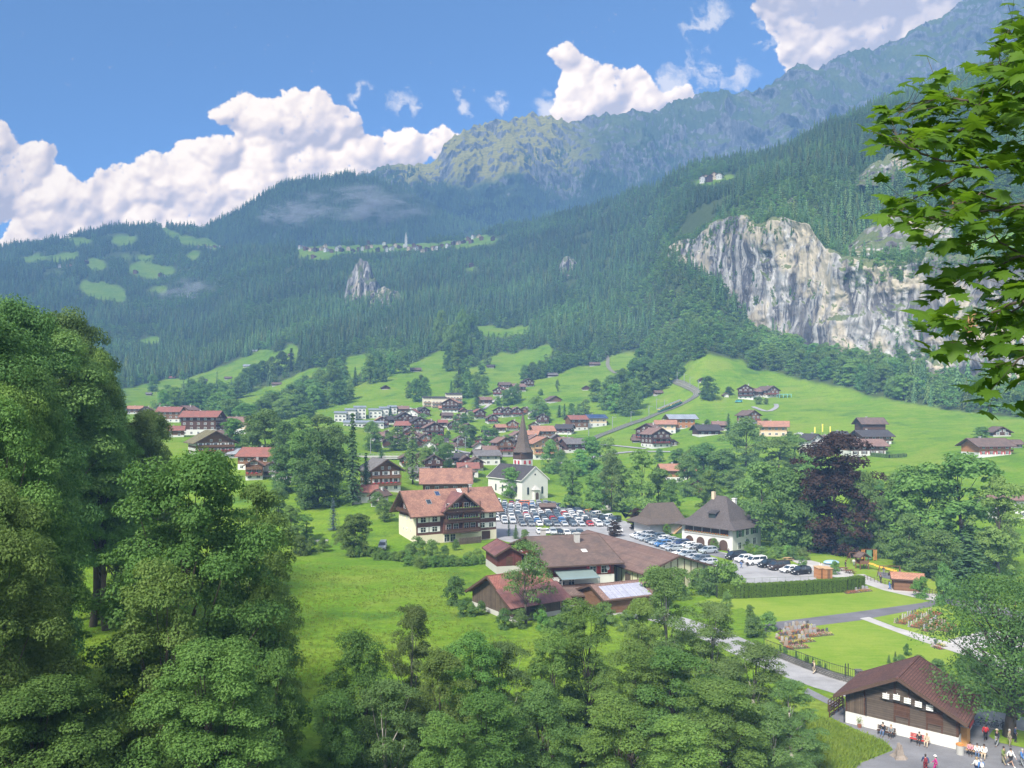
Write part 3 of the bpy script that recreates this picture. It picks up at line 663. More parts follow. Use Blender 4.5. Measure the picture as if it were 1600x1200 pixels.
# ---- forest points on the hill
def hill_points():
    out = []; bands = [(420, 900, 6.8), (900, 1500, 8.0), (1500, 2300, 10.5), (2300, 3450, 13.5)]
    for y0, y1, sp in bands:
        x0, x1 = -.80*y1, .86*y1
        nx = int((x1-x0)/sp); ny = int((y1-y0)/sp)
        gx, gy = np.meshgrid(np.arange(nx), np.arange(ny), indexing='ij')
        X = x0+(gx+nr.uniform(-.45, .45, gx.shape))*sp; Y = y0+(gy+nr.uniform(-.45, .45, gx.shape))*sp
        X, Y = X.ravel(), Y.ravel(); u = 800+F*X/Y; k = (u > -120) & (u < 1780); X, Y, u = X[k], Y[k], u[k]
        Z = gz(X, Y); py = HZ-(Z-H)/Y*F
        dzy = abs(gz(X, Y+6)-gz(X, Y-6))/12
        k = ~is_meadow(u, py) & (dzy < 2.2) & (Z > 12)
        # not in the rock band itself
        cb_ = (u > 1040) & (u < 1950) & (Y > np.interp(u, [c[0] for c in CLB], [c[2] for c in CLB])-16) & (Y < np.interp(u, [c[0] for c in CLB], [c[2] for c in CLB])+48)
        k &= ~cb_
        # only where the sight line is open
        out.append(np.stack([X[k], Y[k], Z[k], u[k], py[k]], 1))
    return np.concatenate(out)
HP = hill_points()
# visibility: running highest sight angle along each bearing (trees 26 m tall may peep over)
angG = (ZG-H)/YG[None, :]; mx = np.maximum.accumulate(angG, axis=1)
ui = np.clip(((HP[:, 3]-UG[0])/(UG[1]-UG[0])).astype(int), 0, len(UG)-1); vi = np.clip(((np.log(HP[:, 1])-lY[0])/(lY[1]-lY[0])).astype(int)-1, 0, len(YG)-1)
HP = HP[(HP[:, 2]+30-H)/HP[:, 1] > mx[ui, vi]]
def kinds_for(X, Y, U_, py):
    n = len(X); f = fbm(X/160., Y/160.+5, 3); low = np.clip((620-py)/70, 0, 1)
    r = nr.uniform(size=n)
    broad = r > np.where(Y < 700, .12, np.interp(Y, [700, 1000, 1500, 2300], [.30, .52, .64, .70]))+(f-.5)*2.6+(fbm(X/45., Y/60., 3)-.5)*1.2
    broad |= (Y < 720) & (r > .18)
    idx = np.where(broad, nr.choice([4, 5, 6, 7], n, p=[.30, .32, .22, .16]), nr.choice([0, 1, 2, 3], n, p=[.34, .33, .27, .06]))
    lar = (f > .56) & (nr.uniform(size=n) < .22) & (idx < 3); idx = np.where(lar, 3, idx)
    return idx
hidx = kinds_for(*[HP[:, i] for i in (0, 1, 3, 4)])
hscl = nr.uniform(.5, 1.22, len(HP))*np.where(HP[:, 1] > 2300, 1.25, 1.0)*np.where(hidx > 3, .95, 1.0)
veil = is_meadow(HP[:, 3], HP[:, 4]-15000/HP[:, 1]) | is_meadow(HP[:, 3], HP[:, 4]-8000/HP[:, 1])
veil &= ~((HP[:, 3] > 1030) & (HP[:, 1] < 760))
hscl = np.where(veil, hscl*.50, hscl); hidx = np.where(veil & (nr.uniform(size=len(HP)) < .8), nr.choice([4, 5, 6, 7], len(HP)), hidx)
gap = fbm(HP[:, 0]/55., HP[:, 1]/75., 4)
clr = (nr.uniform(size=len(HP)) > .05) & (gap < .70) & ~(veil & (nr.uniform(size=len(HP)) < .35))
# the largest ones become individual trees
size = hscl*24/HP[:, 1]*((HP[:, 3] > -40) & (HP[:, 3] < 1420) & (HP[:, 4] > 420))
order = np.argsort(-size); NIND = 170; ind = np.zeros(len(HP), bool); ind[order[:NIND]] = True
gn_scatter('forest', HP[~ind & clr, :3]-np.array([0, 0, .8]), hidx[~ind & clr], hscl[~ind & clr], pc, 'blue green conifer and beech wood covering the valley side', 'forest')
# forest on the two ridges behind
def mpoints(Vm, n, tmax, keep):
    nu, nv = Vm.shape[:2]; a = nr.uniform(0, nu-1.01, n); b = nr.uniform(0, (nv-1)*tmax/1.25, n); i = a.astype(int); j = b.astype(int); fa = (a-i)[:, None]; fb = (b-j)[:, None]
    P = (Vm[i, j]*(1-fa)+Vm[i+1, j]*fa)*(1-fb)+(Vm[i, j+1]*(1-fa)+Vm[i+1, j+1]*fa)*fb
    return P[keep(P)]
def keepB(P):
    u = 800+F*P[:, 0]/P[:, 1]; py = HZ-(P[:, 2]-H)/P[:, 1]*F
    line = np.interp(u, [480, 600, 690, 760, 850, 950, 1060, 1200, 1400, 1700], [250, 262, 262, 300, 262, 245, 232, 225, 190, 120])
    n = fbm(P[:, 0]/240., P[:, 1]/240.+P[:, 2]/240., 5)
    pasture = inpoly(u, py, [(636,290),(665,255),(720,247),(765,243),(765,262),(720,275),(680,285)]) 
    return (py+(n-.5)*150 > line) & ~pasture & (u > 480) & (u < 1650) & (nr.uniform(size=len(u)) < np.interp(py-line, [-40, 30, 60], [.35, .7, 1]))
PB = mpoints(VB, 52000, 1.02, keepB)
PC = mpoints(VC, 16000, 1.05, lambda P: np.ones(len(P), bool))
PA = np.concatenate([PB, PC]); gn_scatter('forest', PA-np.array([0, 0, 1]), nr.choice([0, 1, 2, 4], len(PA), p=[.35, .35, .2, .1]), nr.uniform(.7, 1.25, len(PA))*1.1, pc, 'hazy dark blue spruce forest on the far ridges', 'forest')
# scrub and small trees on the rock ledges of the cliff
ii = nr.randint(0, len(U)-1, 9000); jj = nr.randint(2, len(TT)-2, 9000)
Pl = CV[ii, jj]; sl = (CV[ii, jj+1]-CV[ii, jj]); uu = U[ii]; ty = TT[jj]
nn = fbm(Pl[:, 0]/30., Pl[:, 2]/30., 4)
k = ((-sl[:, 1]*0+abs(sl[:, 1]) > sl[:, 2]*.55) & (nn > .50)) | ((ty > .80) & (nn > .46)) | ((ty < .12) & (nn > .46)) | ((nn > .66) & (nr.uniform(size=len(nn)) < .3))
k &= nr.uniform(size=len(k)) < .34
Pl = Pl[k]
i_ = nr.randint(0, len(U)-1, 420); f_ = nr.uniform(0, 1, 420)[:, None]; lipP = CV[i_, -2]*(1-f_)+CV[i_, -1]*f_; f2 = nr.uniform(0, 1, 300)
i2 = nr.randint(0, len(U)-1, 300); footP = CV[i2, 6]-np.array([0, 3., 0]); gap2 = fbm(U[i2]/20., U[i2]*0, 3) > .47; footP = footP[gap2]
lip_n = len(lipP)
gn_scatter('cliff_scrub', np.concatenate([Pl, lipP, footP]), np.concatenate([nr.choice([2, 4, 6, 5, 7], len(Pl)), nr.choice([0, 2, 4, 6], lip_n), nr.choice([4, 5, 6, 0], len(footP))]), np.concatenate([nr.uniform(.14, .55, len(Pl)), nr.uniform(.3, .8, lip_n), nr.uniform(.5, 1.0, len(footP))]), pc, 'low bushes rooted on the ledges of the pale cliff', 'scrub')
# bushes thinly over rocky slope above the cliff is left to the forest scatter

# ---- prototypes for individual trees (mid distance and near)
TP = {}
for s_i in range(2):
    TP['B', s_i] = make_tree('B', 20+s_i, 14, 11, 85, 9500, .50, .08, .62)
    TP['D', s_i] = make_tree('D', 30+s_i, 14, 12, 85, 9500, .52, .04, .60)
    TP['L', s_i] = make_tree('L', 40+s_i, 14, 9, 80, 8000, .44, .10, .70, droop=.2)
    TP['G', s_i] = make_tree('G', 50+s_i, 12, 10, 70, 6500, .42, .16, .62)
    TP['S', s_i] = make_conifer('S', 60+s_i, 20, 7.5, 26, 11, 9, .85)
for s_i in range(2): 
    for k_ in 'BDLG': TP['sh'+k_, s_i] = make_tree(k_, 110+s_i+ord(k_), 3, 4.4, 40, 3600, .24, .0, .6, nl=4, r0=.05)
TP['P', 0] = make_tree('P', 70, 18, 14, 170, 20000, .46, .02, .66)
TP['U', 0] = make_conifer('U', 71, 9, 4.6, 24, 10, 7, .42, .02, .1)
TP['R', 0] = make_conifer('R', 72, 22, 9.5, 26, 8, 9, .75, .08, .30, .45)
TP['T', 0] = make_conifer('S', 73, 6, 1.8, 20, 9, 3, .34, .02, -.6)
NAMES = {'B': ('broadleaf_tree', 'tree'), 'D': ('broadleaf_tree', 'tree'), 'L': ('broadleaf_tree', 'tree'), 'G': ('broadleaf_tree', 'tree'), 'S': ('spruce_tree', 'conifer'), 'P': ('copper_beech', 'tree'), 'U': ('blue_spruce', 'conifer'), 'R': ('larch_tree', 'conifer'), 'T': ('columnar_conifer', 'conifer')}
def tree_at(loc, hm, wm, kind, label, group=None, proto=None, name=None, cat=None):
    tm, cm, h, w_ = proto or TP[kind, rnd.randrange(2) if (kind, 1) in TP else 0]
    nm, ct = NAMES[kind]; r = empty(name or nm, loc, rnd.uniform(0, 6.28), label, cat or ct, group)
    sw = wm/w_; r.scale = (sw, sw, hm/h)
    link('trunk', tm, r); link('crown', cm, r); return r
# forest edge individuals
edge_lab = {0: 'dark spruce on the lower edge of the wooded valley side', 3: 'pale larch on the lower edge of the wooded valley side', 4: 'dark rounded broadleaf tree on the lower edge of the wooded valley side', 5: 'mid green broadleaf tree on the lower edge of the wooded valley side', 7: 'light green broadleaf tree on the lower edge of the wooded valley side'}
for q in order[:NIND]:
    x, y, z = HP[q, :3]; i = hidx[q]; i = 0 if i < 3 else 4 if i in (4, 6) else i; s = hscl[q]
    kd = {0: 'S', 3: 'R', 4: 'D', 5: 'B', 7: 'L'}[i]
    zn = ' left of the main pastures' if HP[q, 3] < 620 else ' above the village pastures' if HP[q, 3] < 1060 else ' below the pale cliff'
    szn = 'tall ' if s > .98 else 'small ' if s < .72 else ''
    lb_ = szn+edge_lab[i].replace('on the lower edge of the wooded valley side', 'at the wood edge')+zn
    tree_at((x, y, z-.5), (24 if i < 4 else 16)*s, (7.5 if i < 4 else 13)*s, kd, lb_, szn+edge_lab[i].split(' on ')[0]+'s at the forest edge'+zn)
# meadow and village trees: (x, base y, height px, width px, kind)
MT = '''599 597 25 16 D|650 628 34 22 D|664 628 36 20 D|638 622 24 14 D|658 618 30 16 D|716 622 34 22 D|730 622 38 22 D|745 616 32 20 D|757 618 30 18 D|705 620 24 12 S|
690 548 58 26 D|706 562 50 24 D|716 590 52 28 B|722 560 70 24 D|738 545 52 26 D|700 580 40 22 D|728 592 30 18 D|762 572 20 16 G|752 585 14 14 D|630 583 34 20 D|612 585 32 18 D|590 592 40 20 D|578 600 44 22 B|555 603 28 14 S|
820 596 24 18 D|832 594 26 20 D|845 592 26 20 D|858 588 24 18 D|870 584 22 18 D|882 578 22 18 D|893 574 20 16 D|905 570 20 14 D|
745 643 34 24 S|790 634 24 18 D|800 632 26 20 D|808 628 26 18 D|778 634 14 12 B|
930 628 34 26 D|945 640 40 30 D|962 646 44 32 B|978 650 48 34 D|992 640 46 30 D|1005 622 40 28 B|972 618 40 30 D|990 605 40 28 B|1008 600 40 30 D|1024 614 44 30 D|1040 604 36 24 B|955 618 30 24 D|1015 585 34 26 D|1000 575 30 22 B|1030 582 30 24 D|1058 592 34 26 D|
1106 625 34 32 D|1139 617 12 14 B|1186 632 12 14 G|1197 632 9 9 G|871 613 19 7 G|845 618 9 9 D|
838 655 34 30 D|850 660 28 22 D|826 645 8 8 B|848 640 10 10 B|
874 652 18 14 S|882 654 22 12 S|893 654 22 16 D|905 650 18 14 D|915 648 22 18 G|900 660 16 22 B|
725 668 20 18 D|735 660 16 14 B|712 676 26 12 L|724 690 26 20 L|700 688 14 10 B|642 660 14 8 S|660 670 22 24 G|610 652 16 10 S|735 700 34 30 G|760 700 34 26 L|772 690 20 20 B|790 700 20 26 L|
580 705 44 30 D|590 706 20 12 B|622 704 34 36 D|645 706 20 16 D|678 700 22 18 D|596 726 26 20 S|645 757 88 46 R|685 735 50 32 D|666 740 40 24 D|700 730 36 24 D|
551 790 136 40 S|572 782 70 28 S|496 792 108 90 D|470 770 90 60 B|520 770 100 64 G|440 770 70 50 D|416 722 78 70 D|390 715 60 40 D|445 735 70 50 D|470 715 64 50 L|500 712 62 54 L|364 700 44 42 B|342 752 46 28 D|
330 632 32 22 D|345 634 36 26 D|315 620 30 20 D|300 628 34 20 D|290 634 24 24 D|272 640 34 26 B|255 648 36 22 D|238 612 26 18 D|262 634 30 30 D|310 640 38 36 D|398 600 30 24 D|410 594 28 22 D|425 590 30 20 D|440 585 34 24 D|385 612 34 26 D|372 622 30 24 D|455 580 34 22 S|360 655 30 40 G|385 660 28 40 D|410 650 26 34 D|440 655 30 34 D|470 652 34 30 D|490 640 36 28 D|500 620 40 30 D|520 610 46 26 B|530 632 36 30 D|546 625 30 20 D|480 660 28 34 B|455 648 26 26 D|
521 829 48 25 U|436 816 52 36 D|455 852 60 40 L|478 845 40 30 L|556 868 62 56 B|590 800 30 24 G|600 815 32 30 G|640 735 30 20 D|
799 779 46 38 B|893 798 76 42 L|926 804 62 36 L|993 826 30 24 P|940 792 60 40 D|955 800 90 44 G|975 800 70 46 L|1003 812 106 50 L|1030 805 70 46 B|1048 812 60 40 B|860 740 50 30 D|876 745 40 24 G|905 745 40 30 B|925 735 50 40 B|950 740 54 36 L|885 760 40 26 D|
1060 738 36 36 L|1083 740 38 40 G|1100 756 60 60 D|1130 760 55 60 D|1075 775 60 46 D|1110 800 60 50 B|1150 770 34 40 D|1165 728 72 62 G|1185 760 40 40 G|1215 756 70 74 L|1240 740 60 50 L|1138 682 34 18 S|1105 672 16 12 B|1030 722 20 16 D|1196 664 10 14 B|
1190 842 110 80 D|1230 858 120 96 D|1262 862 90 60 D|1160 815 60 60 D|1305 862 172 140 P|1350 866 120 60 D|1375 872 90 40 D|1275 800 90 60 D|1335 868 60 50 D|1400 872 110 70 D|
1440 878 146 116 B|1505 882 168 130 L|1560 900 150 80 L|1470 905 70 70 D|1515 935 106 84 S|1420 890 80 60 D|1490 934 36 44 D|1570 870 60 44 G|1410 800 60 60 D|1370 792 40 40 B|
1497 740 17 26 D|1486 738 15 15 D|1526 728 12 14 G|1534 690 22 26 B|1432 790 12 8 G'''
lab_kind = {'D': 'dark green broadleaf tree', 'B': 'mid green broadleaf tree', 'L': 'pale yellow green tree', 'G': 'grey green airy tree', 'S': 'dark spruce', 'P': 'copper purple beech', 'U': 'small blue spruce', 'R': 'tall feathery larch'}
def zone(x, y):
    if y < 600: return 'on the upper pasture' if x < 900 else 'beside the cog railway'
    if x < 480 and y < 665: return 'between the strip meadows on the left'
    if x < 620 and y < 740: return 'behind the left end of the village'
    if x < 620: return 'left of the brown apartment chalet'
    if y < 665 and 920 < x < 1070: return 'in the clump beside the cog railway'
    if y < 665: return 'among the hillside chalets'
    if x < 880 and y < 720: return 'between the village chalets'
    if x < 830: return 'behind the brown apartment chalet'
    if x < 1060: return 'behind the car park by the church lawn'
    if x < 1260 and y < 790: return 'behind the white hipped house'
    if x < 1410: return 'in the dark grove behind the playground'
    if y < 760: return 'on the right hand meadow'
    return 'right of the playground'
cnt = {}
for rec in MT.replace('\n', '').split('|'):
    if not rec.strip(): continue
    a = rec.split(); px, py, hp, wp = map(float, a[:4]); k = a[4]
    p = place(px, py); hm = hp*p.y/F; wm = wp*p.y/F
    szn = 'tall ' if hm > 19 else 'small ' if hm < 10 else 'narrow ' if wm < hm*.55 else 'broad ' if wm > hm*.95 else ''
    lab = szn+lab_kind[k]+' '+zone(px, py)
    tree_at(p, hm*1.06, wm*1.12, k, lab, szn+lab_kind[k]+'s '+zone(px, py))
# ---- foreground trees, each crown its own mesh
FG = '''-60 470 66 300 D|60 495 112 200 D|150 590 128 120 D|165 650 122 110 B|40 560 66 150 D|-10 620 58 210 B|205 720 132 80 D|15 462 90 200 D|105 482 126 150 D|145 545 124 110 B|10 600 62 160 B|180 690 130 90 D|232 640 128 110 G|0 745 50 200 L|-20 820 44 240 B|30 930 50 130 G|60 1060 42 260 B|
305 702 58 300 B|405 750 72 140 L|415 900 60 120 B|250 880 50 200 B|330 1000 46 260 B|430 1020 54 110 B|
560 985 62 130 B|640 940 70 90 G|520 1080 54 120 B|735 990 65 130 B|610 1060 56 130 G|688 1010 60 110 L|790 1000 68 110 G|860 985 70 100 B|760 1080 54 150 B|910 938 74 120 B|850 1060 58 130 D|1040 880 84 105 G|1000 930 76 70 L|985 1010 66 130 B|1110 938 84 110 G|1050 1010 66 150 L|1170 1000 74 130 G|1240 1060 72 90 G|1130 1060 62 150 L|960 1090 54 150 B|1210 1100 64 120 G|1060 1120 54 150 B|690 1120 50 130 B'''
FL = {'B': 'fresh green', 'D': 'dense dark green', 'L': 'yellowish green', 'G': 'pale grey green'}
FT = []
for i, rec in enumerate(FG.replace('\n', '').split('|')):
    a = rec.split(); px, pt_, Y, wp = map(float, a[:4]); k = a[4]
    x = Y*(px-800)/F; g0 = float(gz(x, Y)); hm = zof(Y, pt_)-g0; wm = wp*Y/F*(1.25 if px < 240 else 1.12)
    FT.append((px, pt_, Y, x, g0, hm, wm, k))
FPROT = {}
def fg_proto(k, s, far=False):
    if far:
        if (k, 'far') not in FPROT: FPROT[k, 'far'] = make_tree(k, 777+ord(k), 30, 15, 240, 90000, .25, .34, .66, lobes=3, nl=30)
        return FPROT[k, 'far']
    if (k, s) not in FPROT:
        h, w_, nc, nlv, sz = (26, 15, 300, 120000, .225) if s == 'big' else (20, 10, 170, 52000, .20) if s == 'mid' else (20, 9, 130, 40000, .20)
        FPROT[k, s] = make_tree(k, hash_(k+s), h, w_, nc, nlv, sz, .06 if s == 'big' else .12, .66, lobes=3, nl=34, bark=BARK if k != 'G' else BARKP, droop=.15 if k in 'LG' else 0)
    return FPROT[k, s]
def hash_(s): return sum(ord(c)*(i*7+3) for i, c in enumerate(s)) % 9973
where = []
for (px, pt_, Y, x, g0, hm, wm, k) in FT:
    s = 'big' if wm > 9.5 else 'mid' if px % 2 else 'alt'
    side = 'in the tall screen at the left edge' if px < 200 and Y > 55 else 'in the lower left corner' if px < 480 else 'along the bottom edge before the green field' if px < 800 else 'along the bottom edge before the long barn roofs' if px < 1080 else 'along the bottom edge beside the road'
    hh = 'taller' if pt_ < 1000 else 'lower'
    lab = '%s %s tree %s' % (hh, FL[k], side)
    tree_at((x, Y, g0), hm, wm, k, lab, 'foreground %s trees %s' % (FL[k], side), fg_proto(k, s, Y > 105 and px < 215))
# ================================================================== BUILDINGS
ROOF = {'brown': tiles('roof_brown', (.145,.098,.082), (.195,.135,.11), (.09,.07,.062)), 'orange': tiles('roof_orange', (.38,.18,.115), (.48,.25,.165), (.27,.15,.11)),
 'grey': tiles('roof_grey', (.16,.15,.148), (.215,.20,.195), (.11,.105,.10)), 'red': tiles('roof_red', (.27,.10,.078), (.34,.145,.11), (.19,.095,.08)),
 'dark': tiles('roof_dark', (.062,.056,.058), (.090,.080,.080), (.05,.047,.048)), 'pink': tiles('roof_pink', (.225,.135,.11), (.29,.185,.15), (.16,.105,.09)),
 'salmon': tiles('roof_salmon', (.31,.155,.112), (.42,.235,.165), (.17,.09,.075), .4, .33), 'blue': tiles('roof_solar_blue', (.055,.08,.14), (.07,.105,.18), (.08,.10,.14), 1.7, 1.0, .25),
 'metal': tiles('roof_metal_grey', (.27,.30,.34), (.33,.36,.40), (.22,.24,.27), .6, 4., .4), 'shingle': tiles('roof_shingle', (.135,.105,.085), (.20,.155,.125), (.10,.08,.07), .25, .2),
 'corr': tiles('roof_corrugated', (.16,.10,.083), (.205,.135,.11), (.105,.075,.068), 30., .42, .8, .35), 'moss': tiles('roof_mossy', (.17,.145,.085), (.22,.19,.10), (.11,.11,.05)),
 'barn': tiles('roof_barn_red', (.125,.058,.048), (.18,.088,.070), (.085,.045,.040), .3, .26, .8, .35), 'rust': tiles('roof_sheet_metal', (.17,.075,.066), (.215,.10,.088), (.10,.05,.048), 1.1, 2.4, .6, .5)}
WALL = {'dark': planks('timber_dark', (.055,.028,.019), (.12,.062,.040)), 'mid': planks('timber_mid', (.13,.066,.038), (.23,.125,.07)), 'light': planks('timber_light', (.42,.26,.14), (.56,.38,.22)),
 'red': planks('timber_red', (.115,.028,.022), (.19,.055,.038)), 'orange': planks('timber_orange', (.34,.145,.06), (.46,.22,.10)), 'white': plain('plaster_white', (.62,.61,.575), .9, .12, .6), 'cream': plain('plaster_cream', (.66,.60,.46), .9, .10, .6),
 'grey': plain('plaster_grey', (.46,.45,.42), .9, .12, .6), 'beige': plain('plaster_beige', (.60,.47,.33), .9, .08, .6), 'brownred': planks('shingle_cladding', (.115,.050,.040), (.165,.078,.062), .28),
 'log': planks('timber_log', (.060,.046,.036), (.135,.105,.082), .24), 'boards': planks('timber_boards_red', (.075,.022,.018), (.16,.055,.045), .26, True), 'oldboards': planks('timber_old_boards', (.06,.045,.035), (.15,.11,.08), .22, True)}
GLASS = plain('window_glass', (.035,.045,.055), .12, .2, 2); WHITE = plain('white_paint', (.78,.77,.74), .6, .05, 3); TRIM = plain('brown_trim', (.085,.048,.032), .75, .2, 3)
FRAME = plain('wood_frame', (.30,.20,.13), .7, .2, 3); CONC = plain('concrete', (.42,.41,.385), .9, .14, 1.2, bump=.2); METAL = plain('galvanised_metal', (.40,.41,.42), .45, .1, 3, metal=.6); DARKM = plain('dark_metal', (.035,.036,.04), .5, .2, 4, metal=.3)
GREENP = plain('green_paint', (.10,.23,.14), .6, .1); REDP = plain('red_paint', (.42,.028,.035), .5, .1); YEL = plain('cream_panel', (.56,.54,.37), .8, .08, 1.0)
FLOW = plain('flowers_red', (.55,.04,.05), .8, .5, 14); FLOWM = {'red': FLOW, 'orange': plain('flowers_orange', (.65,.22,.03), .8, .4, 14), 'yellow': plain('flowers_yellow', (.72,.52,.05), .8, .4, 14), 'pink': plain('flowers_pink', (.62,.16,.25), .8, .5, 14), 'white': plain('flowers_white', (.75,.72,.68), .8, .3, 14)}
PV = tiles('solar_panel', (.33,.33,.40), (.36,.36,.43), (.30,.31,.38), 1.15, 2.6, .25, 1.7, .3)
PVD = tiles('solar_panel_dark', (.03,.05,.11), (.04,.06,.13), (.05,.06,.10), 1.1, 1.8, .2, 3., .3)
WM = {}
def win_mesh(w_, h, style):
    key = (round(w_, 2), round(h, 2), style)
    if key in WM: return WM[key]
    mb = MB(); f = .09
    mb.box(-w_/2, w_/2, -.03, .05, 0, h, 1)
    for x0, x1 in ((-w_/2-f, -w_/2), (w_/2, w_/2+f)): mb.box(x0, x1, -.08, .06, -f, h+f, 0)
    mb.box(-w_/2, w_/2, -.08, .06, h, h+f, 0); mb.box(-w_/2, w_/2, -.08, .06, -f, 0, 0); mb.box(-.035, .035, -.07, -.03, 0, h, 0)
    mb.box(-w_/2, -.035, -.06, -.03, h*.62, h*.62+.05, 0); mb.box(.035, w_/2, -.06, -.03, h*.62, h*.62+.05, 0)
    m_ = mb.mesh('window', [WHITE, GLASS]); s_ = None
    if style:
        sb = MB(); q = w_*.52
        for s in (1,):
            x = 0; sb.box(x-q/2, x+q/2, -.10, -.05, -.05, h+.05, 0)
            for k in range(5): sb.box(x-q/2+.05, x+q/2-.05, -.115, -.10, .08+k*h/5, .08+k*h/5+h*.11, 0)
        s_ = sb.mesh('shutter', [{'w': WHITE, 'r': REDP, 'g': GREENP, 'b': TRIM}[style]])
    WM[key] = (m_, s_); return WM[key]
def add_window(t, x, y, z, ang, w_=1.1, h=1.25, style=None, name='window', sub=True):
    m_, s_ = win_mesh(w_, h, style); o = link(name, m_, t, (x, y, z), ang)
    if s_ and sub:
        for s in (-1, 1): link('shutter', s_, o, (s*(w_/2+.11+w_*.26), 0, 0))
    return o
def pris(mb, W, L, z0, z1, zr, m=0):      # walls of a gabled body: gables at y = -L/2, L/2
    V = [(-W/2,-L/2,z0),(W/2,-L/2,z0),(W/2,-L/2,z1),(0,-L/2,zr),(-W/2,-L/2,z1),(-W/2,L/2,z0),(W/2,L/2,z0),(W/2,L/2,z1),(0,L/2,zr),(-W/2,L/2,z1)]
    mb.add(V, [(0,1,2,3,4),(6,5,9,8,7),(5,0,4,9),(1,6,7,2),(4,3,8,9),(3,2,7,8),(5,6,1,0)], m)
def gable_roof(W, L, z1, zr, ov, og, t=.22, m=0, ms=1):
    mb = MB(); sl = (zr-z1)/(W/2); e = .12
    for s in (-1, 1):
        a = Vector((0, -L/2-og, zr+e)); b = Vector((s*(W/2+ov), -L/2-og, z1-sl*ov+e)); c = Vector((b.x, L/2+og, b.z)); d = Vector((0, L/2+og, zr+e))
        q = [a, b, c, d] if s > 0 else [a, d, c, b]
        mb.slab([p+Vector((0, 0, t)) for p in q], t, m)
        for y in (-L/2-og, L/2+og-.08):      # barge boards
            mb.bar((b.x, y+.04, b.z+t*.3), (s*.06, y+.04, zr+e+t*.3), .10, t+.16, ms)
        mb.bar((b.x, -L/2-og, b.z+t*.4), (b.x, L/2+og, b.z+t*.4), .12, t+.05, ms)
    mb.bar((0, -L/2-og, zr+e+t), (0, L/2+og, zr+e+t), .28, .12, m)
    return mb
def house(loc, W, L, hw, rise, rz, roof='brown', wall='dark', base='white', hb=None, ov=1.0, og=1.2, storeys=2, style=None, balc=True, nwin=None, label='', cat='house', group=None, chim=True, name='chalet', detail=1, pv=False, z=None):
    t = empty(name, loc, R(rz), label, cat, group)
    hb = (hw*.30 if hb is None else hb); zr = hw+rise
    mb = MB(); mb.box(-W/2-.04, W/2+.04, -L/2-.04, L/2+.04, -1.5, hb, 0); mb.build('base', WALL[base], t)
    mb = MB(); pris(mb, W, L, hb, hw, zr); mb.build('wall', WALL[wall], t)
    rf = gable_roof(W, L, hw, zr, ov, og).build('roof', [ROOF[roof], TRIM], t)
    if chim:
        cm = MB(); x = W*.16; cm.box(x-.35, x+.35, L*.1-.35, L*.1+.35, zr-rise*.35, zr+.75, 0); cm.box(x-.45, x+.45, L*.1-.45, L*.1+.45, zr+.75, zr+.9, 0); cm.build('chimney', [CONC], rf)
    if pv:
        sl = rise/(W/2); ss = 1 if pv == 2 else -1; pb = MB(); e = .42
        q = [(ss*.6, -L*.38, zr-sl*.6+e), (ss*W*.42, -L*.38, zr-sl*W*.42+e), (ss*W*.42, L*.38, zr-sl*W*.42+e), (ss*.6, L*.38, zr-sl*.6+e)]
        pb.slab(q if ss > 0 else q[::-1], .06, 0); pb.build('solar_panel', [PVD], rf)
    if detail:
        sh_ = max(2.3, (hw-.2)/max(storeys, 1)); nw = nwin or max(2, int(W/3.0)); ws = min(1.25, W/nw*.42)
        for k in range(storeys):
            zz = .9+k*sh_
            if zz+1.3 > hw+rise*.2: continue
            for i in range(nw):
                x = -W/2+(i+.5)*W/nw; add_window(t, x, -L/2-.03, zz, 0, ws, 1.15, style, sub=detail > 1)
            nl = max(2, int(L/3.4))
            for sx in ((-1, 1) if detail > 1 else (-1 if rz > 0 else 1,)):
                for i in range(nl):
                    y = -L/2+(i+.5)*L/nl; add_window(t, sx*(W/2+.03), y, zz, R(-90 if sx < 0 else 90), ws, 1.15, style, sub=detail > 1)
        if rise > 1.8: 
            for x in (-W*.12, W*.12): add_window(t, x, -L/2-.03, hw+.15, 0, .8, .9, None)
        if balc:
            bb = MB(); zb = hb+.15 if storeys > 1 else .5
            for zq in ([zb] if storeys < 3 else [zb, zb+sh_]):
                bb.box(-W/2, W/2, -L/2-1.1, -L/2-.05, zq-.12, zq, 0); bb.box(-W/2, W/2, -L/2-1.1, -L/2-1.04, zq+.15, zq+.85, 0)
                bb.box(-W/2, W/2, -L/2-1.13, -L/2-1.01, zq+.85, zq+.95, 0)
                for i in range(5):
                    x = -W/2+.06+i*(W-.12)/4; bb.box(x-.06, x+.06, -L/2-1.12, -L/2-1.02, zq, zq+(sh_-.1 if i in (0, 4) else .9), 0)
            bo = bb.build('balcony', [WALL[wall] if wall in ('dark', 'mid', 'red', 'orange', 'light') else TRIM], t)
            fb = MB()
            for i in range(int(W/1.6)): 
                x = -W/2+.8+i*1.6; fb.sphere((x, -L/2-1.2, zb+.95), .26, 6, 4, 0, (1.9, .8, .7))
            if wall != 'white' and rnd.random() < .6: fb.build('flower_box', [FLOW], bo)
    return t
def at(px, py, W, L, rz):                  # centre of a building whose front bottom edge is seen at px, py
    p = place(px, py); a = R(rz); return Vector((p.x-math.sin(a)*L/2, p.y+math.cos(a)*L/2, p.z-.1))
